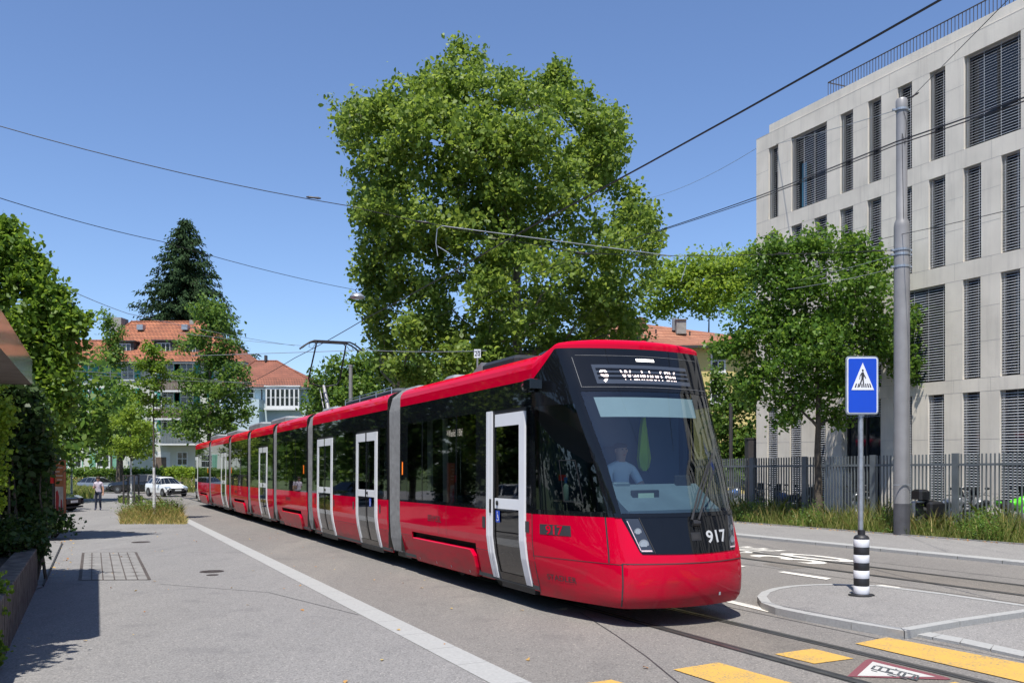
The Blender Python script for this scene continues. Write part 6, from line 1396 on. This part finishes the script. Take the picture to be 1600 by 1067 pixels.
for i in range(7): 
    a_, c_ = lx(419 + i * 7.2) + .08, lx(419 + (i + 1) * 7.2) - .08
    for z0_, z1_ in ((634, 622), (621, 609)): b.quad((a_, -.71, lz(z0_)), (c_, -.71, lz(z0_)), (c_, -.71, lz(z1_)), (a_, -.71, lz(z1_)))
b.build('bay_panes', M['house_glass'], bay)
hwin(h2, lx(388), 0, lz(622), 1.1, 1.0); b = MB(); b.tube([(lx(409), -.05, -1), (lx(409), -.05, lz(604))], .06, 6); b.build('downpipe', M['lead'], h2)
for px in (425, 438):
    zq = lz(585); yq = 1.2 + (zq - lz(602)) * 1.15; 
    b = MB(); b.quad((lx(px) - .3, yq - .75, zq - .5), (lx(px) + .3, yq - .75, zq - .5), (lx(px) + .1, yq + .45, zq + .62), (lx(px) - .5, yq + .45, zq + .62)); b.build('skylight', M['house_glass'], h2)
b = MB(); b.box(lx(393), lx(396), 4.5, 5.1, lz(557), lz(547)); b.build('chimney', M['lead'], h2)
# yellow house right of the plane tree
T3 = 64.0; h3 = thing('yellow_house', 'yellow house with salmon tiled roof and two chimneys behind the tram nose', 'house', (hx(1090, T3), T3, -3.0)); O3 = Vector(h3.location)
lx = lambda px: hx(px, T3) - O3.x; lz = lambda py: hz(py, T3) - O3.z
b = MB(); b.box(lx(930), lx(1230), 0, 9, -1, lz(542)); b.build('wall', M['plasteryellow'], h3)
b = MB(); o_ = [(lx(920), -.6, lz(542)), (lx(1210), -.6, lz(542)), (lx(1165), 4.5, lz(508)), (lx(960), 4.5, lz(486))]
b.poly([o_[0], o_[1], (lx(1165), 4.6, lz(510)), (lx(960), 4.6, lz(484))]); b.poly([o_[1], (lx(1230), 9.6, lz(542)), (lx(1165), 4.6, lz(510))]); b.poly([(lx(1230), 9.6, lz(542)), (lx(900), 9.6, lz(542)), (lx(960), 4.6, lz(484)), (lx(1165), 4.6, lz(510))]); b.poly([(lx(900), 9.6, lz(542)), o_[0], (lx(960), 4.6, lz(484))])
b.build('roof', M['tile3'], h3); b = MB(); b.box(lx(918), lx(1212), -.7, -.5, lz(545), lz(541)); b.build('gutter', M['lead'], h3)
b = MB(); b.box(lx(1004.5), lx(1020), 3.2, 4.2, lz(505), lz(485)); b.build('chimney', M['brick'], h3); b = MB(); b.box(lx(1070), lx(1086), 3.2, 4.1, lz(512), lz(489)); b.box(lx(1069), lx(1087), 3.1, 4.2, lz(489), lz(488)); b.build('chimney', M['greyconc'], h3)
b = MB(); b.tube([(lx(1068), 3.8, lz(505)), (lx(1068), 3.8, lz(484))], .16, 10); b.build('flue', M['galv'], h3)
b = MB()
for px, py in ((1034, 512), (1089, 515)): b.tube([(lx(px), 2.6, lz(py + 2)), (lx(px), 2.6, lz(py - 5))], .06, 6)
b.build('vent_pipe', M['lead'], h3)
hwin(h3, lx(1122), 0, lz(580), .9, 1.5); hwin(h3, lx(1121), 0, lz(628), .9, 1.5); hwin(h3, lx(1040), 0, lz(630), .9, 1.5)
# ------------------------------------------------------------------ trees and plants
PROF = [(40, 716, 726), (70, 702, 742), (100, 700, 760), (125, 670, 800), (150, 640, 900), (165, 530, 905), (190, 530, 965), (215, 540, 978), (240, 552, 972), (270, 556, 955), (300, 560, 985), (330, 560, 1018), (370, 562, 1035), (420, 556, 1028), (460, 562, 1008), (500, 572, 995), (540, 590, 985), (580, 600, 985), (620, 610, 980)]
def prof(y):
    for (y0, a0, c0_), (y1, a1, c1_) in zip(PROF, PROF[1:]):
        if y <= y1: f = max(0, (y - y0) / (y1 - y0)); return a0 + (a1 - a0) * f, c0_ + (c1_ - c0_) * f
    return PROF[-1][1:]
def G0(px, t): u = (px - 800) / F; return (u * t, t, gz(u * t, t))
rd = random.Random(11); TP = 49.0; lobes = [LB(648, 290, TP, 40, 34, 2), LB(645, 395, TP, 36, 30, 2), LB(715, 425, TP, 36, 30, 2), LB(700, 340, TP, 36, 30, 3), LB(612, 385, TP, 34, 30), LB(640, 440, TP, 36, 30, -3), LB(596, 450, TP, 32, 34), LB(655, 500, TP, 40, 34, -4), LB(600, 520, TP, 34, 34), LB(800, 300, TP, 40, 34, -6), LB(720, 72, TP, 14, 16), LB(740, 105, TP, 24, 18), LB(878, 118, TP, 22, 24), LB(905, 165, TP, 26, 26), LB(565, 172, TP, 26, 24), LB(548, 200, TP, 18, 30), LB(600, 185, TP, 30, 30), LB(655, 150, TP, 26, 28), LB(960, 225, TP, 18, 26), LB(985, 300, TP, 14, 22), LB(1000, 380, TP, 24, 36), LB(1000, 330, TP, 22, 30), LB(690, 120, TP, 26, 22), LB(795, 120, TP, 18, 26), LB(930, 180, TP, 30, 24)]
gi = 0
while len(lobes) < 185:
    y = 130 + 470 * ((gi % 13 + rd.random()) / 13); gi += 1; xl, xr = prof(y); r = rd.uniform(24, 46); 
    if xr - xl < 2.2 * r: continue
    e = rd.choice((0, 0, 0, 1)); x = rd.uniform(xl + r * .9, xr - r * .9)
    if e: x = xl + r * .85 if rd.random() < .5 else xr - r * .85
    xc, hw = (xl + xr) / 2, (xr - xl) / 2; dmax = math.sqrt(max(0.05, 1 - ((x - xc) / hw) ** 2)) * min(hw, 215) * TP / F
    lobes.append(LB(x, y, TP, r * 1.1, r * .82, dt=rd.uniform(-1, 1) ** 3 * .0 + rd.choice((-1, -1, 1)) * rd.uniform(.2, 1) * dmax))
for y in np.arange(70, 620, 17):          # loose outer sprays that break up the outline
    for sd_ in (0, 1):
        xl, xr = prof(y); x = (xl + 8 if not sd_ else xr - 10) + rd.uniform(-12, 8) * (1 if not sd_ else -1); lobes.append(LB(x, y + rd.uniform(-8, 8), TP, rd.uniform(9, 16), rd.uniform(8, 14), dt=rd.uniform(-1.5, 1.5)))
g_ = G0(812, TP); tree('plane_tree', 'very tall broad plane tree with light green crown rising behind the tram', 'tree', g_, lobes, 3700, 27, .45, .26, M['plane_leaf'], 3, trunk=.42, bark='barkpale', top=21, twigs=260, lean=(.3, 0), up=.45)
# street tree right, in front of the office building
TR_ = 29.0; L = [LB(1275, 385, TR_, 40, 28), LB(1215, 400, TR_, 38, 34), LB(1180, 430, TR_, 30, 30), LB(1335, 395, TR_, 38, 30), LB(1370, 420, TR_, 30, 34), LB(1240, 450, TR_, 60, 46, 0, 1.3), LB(1330, 460, TR_, 60, 50, -.6, 1.1), LB(1180, 500, TR_, 46, 42), LB(1150, 540, TR_, 30, 24), LB(1118, 548, TR_, 24, 12), LB(1270, 540, TR_, 70, 46, -.7, 1.2), LB(1370, 520, TR_, 46, 50), LB(1410, 555, TR_, 28, 36), LB(1430, 585, TR_, 16, 20), LB(1200, 580, TR_, 56, 38, 0, 1.2), LB(1300, 600, TR_, 60, 34), LB(1240, 630, TR_, 42, 26), LB(1172, 610, TR_, 26, 24), LB(1310, 650, TR_, 26, 16), LB(1225, 655, TR_, 20, 14), LB(1300, 520, TR_, 60, 60, .7, 1.3), LB(1230, 520, TR_, 50, 50, .7, 1.2), LB(1410, 500, TR_, 22, 24)]
tree('street_tree', 'round leafy street tree on the verge in front of the office building', 'tree', G0(1279, TR_), L, 1150, 30, .28, .135, M['street_leaf'], 5, trunk=.15, top=6.4, twigs=120, up=.2)
# trees behind the yellow house and beside it
tree('tree', 'light green tree rising behind the salmon roofed yellow house', 'tree', G0(1110, 82), [LB(1040, 440, 82, 40, 34), LB(1085, 425, 82, 40, 30), LB(1130, 415, 82, 44, 30), LB(1170, 430, 82, 34, 36), LB(1110, 460, 82, 70, 34), LB(1180, 400, 82, 20, 18), LB(1030, 480, 82, 30, 20)], 420, 26, .75, .36, M['lime_leaf'], 7, trunk=.3, top=16, twigs=40)
tree('tree', 'dark green tree in front of the yellow house wall', 'tree', G0(1150, 44), [LB(1130, 650, 44, 26, 40), LB(1160, 620, 44, 30, 36), LB(1165, 690, 44, 26, 36), LB(1135, 705, 44, 24, 30), LB(1118, 600, 44, 14, 22), LB(1150, 740, 44, 34, 26)], 420, 24, .36, .17, M['mid_leaf'], 8, trunk=.12, top=5, twigs=30)
tree('tree', 'mid green tree behind the pantograph, left of the plane tree', 'tree', G0(560, 64), [LB(520, 600, 64, 34, 28), LB(505, 618, 64, 22, 22), LB(552, 585, 64, 36, 30), LB(600, 575, 64, 44, 40), LB(650, 580, 64, 50, 40), LB(522, 565, 64, 12, 14), LB(570, 620, 64, 60, 34), LB(510, 640, 64, 40, 30), LB(700, 590, 64, 50, 40)], 620, 26, .55, .27, M['mid_leaf'], 9, trunk=.25, top=8, twigs=50)
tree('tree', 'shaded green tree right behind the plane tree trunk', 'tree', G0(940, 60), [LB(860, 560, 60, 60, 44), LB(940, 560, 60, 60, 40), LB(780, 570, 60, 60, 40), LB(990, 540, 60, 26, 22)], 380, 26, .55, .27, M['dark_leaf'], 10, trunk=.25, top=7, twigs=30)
# left: maple over the canopy
TL = 25.0; tree('maple_tree', 'bright green maple with lobed leaves filling the left picture edge', 'tree', G0(-40, TL + 2), [LB(10, 352, TL, 18, 22), LB(-30, 380, TL, 40, 40), LB(22, 395, TL, 40, 26), LB(55, 415, TL, 20, 16), LB(40, 440, TL, 44, 30), LB(85, 470, TL, 30, 26), LB(112, 505, TL, 26, 26), LB(60, 510, TL, 50, 46), LB(95, 545, TL, 36, 36), LB(20, 560, TL, 50, 60), LB(85, 590, TL, 36, 40), LB(60, 640, TL, 40, 44), LB(92, 630, TL, 24, 30), LB(58, 690, TL, 24, 36), LB(-40, 480, TL, 60, 80)], 800, 26, .26, .17, M['tree_leaf'], 12, trunk=.2, top=7, twigs=60, up=.3)
# left mid trees
tree('tree', 'mid green layered tree hiding the right end of the orange roofed house', 'tree', G0(327, 62), [LB(322, 485, 62, 26, 24), LB(340, 505, 62, 28, 24), LB(355, 535, 62, 22, 24), LB(310, 535, 62, 26, 24), LB(335, 560, 62, 30, 20), LB(365, 585, 62, 34, 18), LB(300, 595, 62, 34, 20), LB(340, 610, 62, 50, 18), LB(375, 640, 62, 28, 18), LB(310, 645, 62, 48, 22), LB(280, 540, 62, 16, 10), LB(355, 660, 62, 34, 18), LB(300, 672, 62, 38, 16)], 560, 24, .42, .22, M['mid_leaf'], 13, trunk=.2, top=13, twigs=60)
tree('slender_tree', 'slender tree with narrow crown in front of the orange roof, left of the dormers', 'tree', G0(174, 93), [LB(168, 500, 93, 10, 20), LB(178, 525, 93, 15, 20), LB(172, 550, 93, 22, 16), LB(182, 565, 93, 12, 14), LB(172, 600, 93, 12, 18)], 150, 20, .45, .27, M['mid_leaf'], 14, trunk=.13, top=15.5, twigs=20)
tree('tree', 'full round tree behind the parked cars, in front of the pale house', 'tree', G0(187, 86), [LB(165, 630, 86, 30, 22), LB(200, 640, 86, 32, 24), LB(180, 665, 86, 46, 24), LB(215, 680, 86, 32, 18), LB(165, 695, 86, 28, 16), LB(205, 702, 86, 34, 12), LB(150, 660, 86, 20, 20), LB(190, 610, 86, 20, 12)], 420, 24, .5, .28, M['tree_leaf'], 15, trunk=.42, top=8, twigs=40)
tree('young_street_tree', 'young street tree with whitewashed trunk standing in the dry grass patch', 'tree', G0(241, 35.5), [LB(240, 550, 35.5, 16, 14), LB(225, 570, 35.5, 20, 12), LB(252, 575, 35.5, 20, 14), LB(238, 600, 35.5, 26, 12), LB(225, 622, 35.5, 20, 10), LB(255, 628, 35.5, 16, 8), LB(240, 648, 35.5, 14, 8), LB(232, 540, 35.5, 8, 8)], 190, 18, .17, .115, M['tree_leaf'], 16, trunk=.065, top=6, twigs=50, paint=2.1)
tree('young_street_tree', 'young street tree with pale trunk inside the black tree guard', 'tree', G0(205, 54), [LB(205, 640, 54, 16, 14), LB(190, 660, 54, 20, 12), LB(220, 668, 54, 20, 12), LB(205, 690, 54, 30, 12), LB(215, 708, 54, 24, 9), LB(185, 705, 54, 16, 8)], 170, 18, .24, .16, M['lime_leaf'], 17, trunk=.07, top=5, twigs=30, paint=2.6)
tree('young_street_tree', 'young street tree with pale trunk behind the orange notice board, near the silver car', 'tree', G0(112, 62), [LB(112, 650, 62, 20, 16), LB(100, 670, 62, 22, 14), LB(124, 690, 62, 18, 12), LB(100, 702, 62, 20, 12), LB(118, 625, 62, 14, 12)], 150, 18, .3, .19, M['tree_leaf'], 18, trunk=.08, top=5, twigs=20, paint=2.4)
tg = thing('tree_guard', 'black iron tree guard round the young tree behind the walking woman', 'tree guard', G0(205, 53.8)); b = MB()
for a in range(4): b.box(-.32 + .64 * (a % 2) - .04, -.32 + .64 * (a % 2) + .04, -.32 + .64 * (a // 2) - .04, -.32 + .64 * (a // 2) + .04, 0, 1.75)
b.box(-.36, .36, -.34, -.3, 1.68, 1.75); b.box(-.36, .36, .3, .34, 1.68, 1.75); b.box(-.36, .36, -.34, -.3, .4, .46); b.build('guard_frame', M['lead'], tg)
# spruce
ST = 112.0; sb_ = G0(290, ST); sp_ = thing('spruce_tree', 'dark pointed spruce towering behind the orange roofed house', 'tree', sb_); rng = np.random.default_rng(21); topz = hz(340, ST) - sb_[2]; C = []; b = MB(); b.tube([(0, 0, 0), (0, 0, topz * .98)], [.4, .04], 8)
z = topz * .22
while z < topz - .3:
    f = 1 - (z / topz); Rr = .3 + 8.0 * min(1, f / .52) ** .78 * rng.uniform(.8, 1.1); nb2 = int(7 + f * 14)
    for i in range(nb2):
        a = rng.uniform(0, 6.283); r1 = Rr * rng.uniform(.7, 1.12); dx, dy = math.cos(a), math.sin(a); n_ = max(3, int(r1 * 3.2))
        for k in range(n_): q = (k + .5) / n_; rr = r1 * q; C.append((dx * rr, dy * rr, z - .10 * rr - .35 * q * q + .3 * max(0, q - .7) + rng.normal(0, .06)))
        b.tube([(0, 0, z), (dx * r1, dy * r1, z - .35 - .1 * r1)], [.05, .01], 4)
    z += rng.uniform(.36, .58)
b.build('trunk', M['bark'], sp_); C = np.array(C)
rep = 9; n = len(C) * rep; cc = np.repeat(C, rep, 0) + rng.normal(0, 1, (n, 3)) * np.array([.22, .22, .16]); rad_ = unit(cc * np.array([1, 1, 0]) + 1e-6)
dr = unit(rad_ * .7 + rng.normal(0, .5, (n, 3)) + np.array([0, 0, -.9])); sd = unit(np.cross(dr, rng.normal(0, 1, (n, 3)))); Ln = rng.uniform(.25, .6, (n, 1)); w = .055
V = np.stack([cc - sd * w, cc + dr * Ln * .5 - sd * w * 1.4, cc + dr * Ln, cc + dr * Ln * .5 + sd * w * 1.4, cc + sd * w], 1).reshape(-1, 3); np_mesh('crown', V, 5, M['conifer'], sp_)
# off-frame trees at the left that the tram's windows mirror
def sideTree(label, x, y, h, r, seed, m='tree_leaf'):
    g0 = gz(x, y); rr2 = random.Random(seed); L = [(x + rr2.uniform(-r, r) * .7, y + rr2.uniform(-r, r) * .7, g0 + h * rr2.uniform(.2, .95), r * .5, r * .5, r * .4) for _ in range(18)]
    return tree('tree', label, 'tree', (x, y, g0), L, 330, 18, .75, .42, M[m], seed, trunk=.22, top=h * .8, twigs=20)
sideTree('broad tree close beside the street beyond the left edge, mirrored in the cab side window', -19, 9, 11, 5, 35, 'dark_leaf'); sideTree('second broad tree beyond the left edge, between the van and the close one', -23, 15.5, 12, 5, 36, 'mid_leaf'); sideTree('tall tree behind the mirrored van, beyond the left picture edge', -26, 25, 13, 5, 37, 'dark_leaf'); sideTree('very tall dark tree beyond the left edge, between the van and the far hatchback', -31, 29, 15, 6, 38, 'dark_leaf'); sideTree('very tall tree beyond the left edge, behind the far white hatchback', -38, 40, 16, 6.5, 39, 'dark_leaf'); sideTree('tall dense tree beyond the left edge, behind the mirrored trees by the van', -33, 18, 14, 6, 40, 'dark_leaf'); sideTree('broad tree hidden behind the maple, left of the notice board', -26.5, 42, 11, 4, 41, 'dark_leaf'); sideTree('tall leafy tree behind the maple, near the pale house corner', -33, 53, 12, 4.6, 42, 'mid_leaf'); sideTree('big dark tree beyond the left picture edge, mirrored in the tram windows', -27, 34, 10, 4.2, 31, 'dark_leaf'); sideTree('leafy tree left of the parked van, mirrored in the front door glass', -21, 22, 8, 3.5, 32, 'mid_leaf'); sideTree('tall tree far left behind the mirrored white hatchback', -36, 48, 12, 5, 33, 'mid_leaf'); sideTree('tree at the far left behind the notice board and shrubs', -30, 58, 11, 4.5, 34, 'mid_leaf')
# background woods closing the horizon
rng = np.random.default_rng(40)
def mass(name, pts, n, per, rad, leaf, m, seed, kind='stuff'):
    rg = np.random.default_rng(seed); C, _ = crown_clusters(pts, n, rg); o = leaf_cloud(name, C, rad, per, leaf, M[m], rg); o['kind'] = kind; return o
mass('distant_woods', [(x, 128 + (x % 7), hz(715, 128), 8, 4, 6 + (x * 37 % 5)) for x in range(-110, 70, 11)], 900, 24, 1.4, .8, 'mid_leaf', 41)
# hedges at the back
def hedge(name, label, px0, px1, t, y0, y1, m, seed, n, dep=1.0, leaf=.14, per=20, rad=.25):
    rg = np.random.default_rng(seed); x0, x1 = hx(px0, t), hx(px1, t); zt, zb2 = hz(y0, t), hz(y1, t)
    P = np.stack([rg.uniform(x0, x1, n), rg.uniform(t - dep / 2, t + dep / 2, n), zb2 + (zt - zb2) * rg.uniform(0, 1, n) ** .6], 1)
    o = leaf_cloud(name, P, rad, per, leaf, M[m], rg, None, ((x0 + x1) / 2, t, zb2)); return props(o, label, 'hedge')
hedge('hedge', 'long clipped green hedge in front of the pale house, behind the parked cars', 60, 305, 90.5, 735, 752, 'mid_leaf', 51, 620, 1.2, .24, 22, .4)
hedge('hedge', 'taller trimmed hedge at the house entrance, right of the white hatchback', 262, 305, 88, 733, 758, 'lime_leaf', 52, 240, 1.2, .22, 22, .35)
b = MB(); b.poly([P3(30, 750, 89.5), P3(310, 750, 89.5), P3(310, 768, 87.5), P3(30, 768, 87.5)]); 
bk = kindstruct(b.build('grass_bank', M['earth']))
rng = np.random.default_rng(60); n = 5200; px = rng.uniform(60, 312, n); t = rng.uniform(80, 89, n); X = (px - 800) / F * t; P = np.stack([X, t, np.array([gz(a, c) for a, c in zip(X, t)]) + (t - 80) / 9 * .8 * (t > 80)], 1); keep = (px > 235) | (t > 85.5); P = P[keep]
blades('bank_grass', P, .75, .03, M['grass'], rng)['kind'] = 'stuff'
C = P[rng.choice(len(P), 120)] + np.array([0, 0, .6]); leaf_cloud('bank_flowers', C, .2, 4, .12, M['flower'], rng)['kind'] = 'stuff'
# verge by the fence
n = 26000; s = rng.uniform(-34, 7, n); w = 14.42 + rng.beta(1.2, 1.5, n) * 2.7; P = np.array([tuple(TR(a, c, .05)) for a, c in zip(s, w)]); hgt = .30 + .42 * np.clip((w - 14.4) / 1.0, 0, 1) + .12 * np.sin(s * 1.3) + .1 * np.sin(s * 3.1 + w)
hgt = hgt * rng.uniform(.5, 1.25, n); blades('verge_grass', P, np.clip(hgt, .12, 2), .008, M['grass'], rng, .42)['kind'] = 'stuff'
K_ = 2200; wt_ = np.exp(2.2 * np.sin(s * 2.1 + w * 2) + 1.2 * np.sin(s * .9)); pick = rng.choice(n, K_, p=wt_ / wt_.sum()); Q = P[pick] + np.stack([np.zeros(K_), np.zeros(K_), hgt[pick] * rng.uniform(.2, 1.0, K_)], 1); leaf_cloud('verge_weeds', Q, .15, 13, .055, M['mid_leaf'], rng)['kind'] = 'stuff'
pick = rng.choice(n, 2600); Q = P[pick] + np.stack([np.zeros(2600), np.zeros(2600), hgt[pick] * .5], 1); blades('verge_seed_stalks', Q, .42, .006, M['straw'], rng, .3)['kind'] = 'stuff'
sel = np.where(s > -3)[0]; pick = rng.choice(sel, 60); Q = P[pick] + np.stack([np.zeros(60), np.zeros(60), hgt[pick] * 1.05], 1); leaf_cloud('verge_flowers', Q, .05, 6, .04, M['flower'], rng, flat=.2)['kind'] = 'stuff'
# dry grass patch round the young tree
n = 7500; px = rng.uniform(190, 292, n); q = rng.uniform(0, 1, n); P = []
for i in range(n):
    py = 819 - q[i] * 17; xx = 188 + (px[i] - 190) * 1.0; xc, hw = 240, 53 - 14 * q[i]; xx = xc + (px[i] - 241) / 51 * hw; P.append(tuple(G(xx, py)))
P = np.array(P); cc_ = P.mean(0); rr_ = np.sqrt(((P[:, 0] - cc_[0]) / 1.6) ** 2 + ((P[:, 1] - cc_[1]) / 3.2) ** 2); hh_ = np.clip(.85 - .5 * rr_ ** 1.5, .22, 1) * rng.uniform(.55, 1.1, len(P)); blades('dry_grass_patch', P, hh_, .008, M['straw'], rng, .55)['kind'] = 'stuff'
pick = rng.choice(n, 2600); blades('green_grass_patch', P[pick], hh_[pick] * 1.15, .009, M['grass'], rng, .35)['kind'] = 'stuff'
pick = rng.choice(n, 160); pick = pick[rr_[pick] < .75]; leaf_cloud('patch_weeds', P[pick] + np.array([0, 0, .55]), .28, 16, .07, M['mid_leaf'], rng)['kind'] = 'stuff'
n = 900; P = np.array([tuple(G(rng.uniform(186, 222), rng.uniform(778, 786))) for _ in range(n)]); blades('pit_plants', P, .3, .03, M['grass'], rng, .4)['kind'] = 'stuff'
n = 1500; P = np.array([tuple(G(rng.uniform(100, 146), rng.uniform(771, 779))) for _ in range(n)]); blades('kerb_grass', P, .8, .04, M['grass'], rng, .4)['kind'] = 'stuff'
# left vines and shrubs
def shrub(name, label, lobes, n, per, crad, leaf, m, seed, stems=14, up=.3, cat='shrub', sr=1.0):
    rg = np.random.default_rng(seed); L = np.array(lobes); bx, by = L[:, 0].mean(), L[:, 1].mean(); base = np.array([bx, by, gz(bx, by)]); root = thing(name, label, cat, tuple(base))
    C, idx = crown_clusters(lobes, n, rg, .4); leaf_cloud('foliage', C - base, crad, per, leaf, M[m], rg, root, up=up); b = MB(); r2 = random.Random(seed)
    for i in range(stems):
        e = Vector(C[r2.randrange(len(C))] - base); s0 = Vector((e.x * .6 + r2.uniform(-.3, .3), e.y * .6 + r2.uniform(-.3, .3), 0)); m1 = s0.lerp(e, .4) + Vector((r2.uniform(-.15, .15), r2.uniform(-.15, .15), 0)); m2 = s0.lerp(e, .75) + Vector((r2.uniform(-.12, .12), r2.uniform(-.12, .12), .1)); b.tube([s0, m1, m2, e], [.03 * sr, .028 * sr, .018 * sr, .006 * sr], 6)
    if stems: b.build('stems', M['bark'], root, smooth=True)
    return root
TV = 16.0
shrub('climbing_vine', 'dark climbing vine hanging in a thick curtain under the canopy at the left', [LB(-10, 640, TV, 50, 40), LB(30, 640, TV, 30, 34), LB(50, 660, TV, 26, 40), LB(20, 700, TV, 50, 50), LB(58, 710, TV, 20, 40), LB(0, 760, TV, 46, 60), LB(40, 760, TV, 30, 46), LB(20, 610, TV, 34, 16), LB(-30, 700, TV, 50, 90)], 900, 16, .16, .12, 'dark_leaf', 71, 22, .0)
shrub('planter_shrub', 'low spreading shrub with reddish shoots spilling over the planter wall end', [LB(30, 835, 15.2, 40, 24), LB(5, 850, 14.6, 40, 22), LB(55, 820, 15.6, 18, 20), LB(62, 850, 15.4, 14, 20), LB(-20, 830, 14.5, 40, 30)], 330, 16, .12, .085, 'dark_leaf', 72, 16)
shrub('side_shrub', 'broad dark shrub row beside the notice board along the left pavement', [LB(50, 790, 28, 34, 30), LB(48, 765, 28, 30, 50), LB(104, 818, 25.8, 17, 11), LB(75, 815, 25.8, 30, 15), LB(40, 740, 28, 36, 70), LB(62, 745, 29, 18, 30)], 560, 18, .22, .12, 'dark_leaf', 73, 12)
shrub('thuja_bush', 'yellow green feathery thuja at the left picture edge', [LB(-8, 640, 9.5, 22, 30), LB(-12, 700, 9.5, 20, 60), LB(-14, 770, 9.5, 18, 40), LB(0, 655, 9.5, 18, 16)], 150, 26, .07, .05, 'thuja', 74, 0)
shrub('garden_shrub', 'tall leafy shrub in the planter just beyond the left picture edge, shading the pavement', [(-5.45, 7.7, 2.6, .55, .6, .5), (-5.7, 6.8, 2.3, .6, .6, .6), (-5.6, 8.4, 2.9, .5, .5, .4), (-5.3, 6.2, 1.9, .6, .5, .5), (-4.6, 5.6, 1.9, .5, .6, .4), (-4.5, 6.4, 2.3, .35, .5, .35)], 340, 14, .13, .11, 'tree_leaf', 76, 8)
shrub('climbing_plant', 'bright small leaved creeper hanging over the near planter wall edge', [LB(-6, 920, 9.6, 16, 26), LB(0, 955, 9.2, 8, 18), LB(-10, 1015, 8.8, 14, 24)], 60, 10, .06, .06, 'tree_leaf', 75, 0)
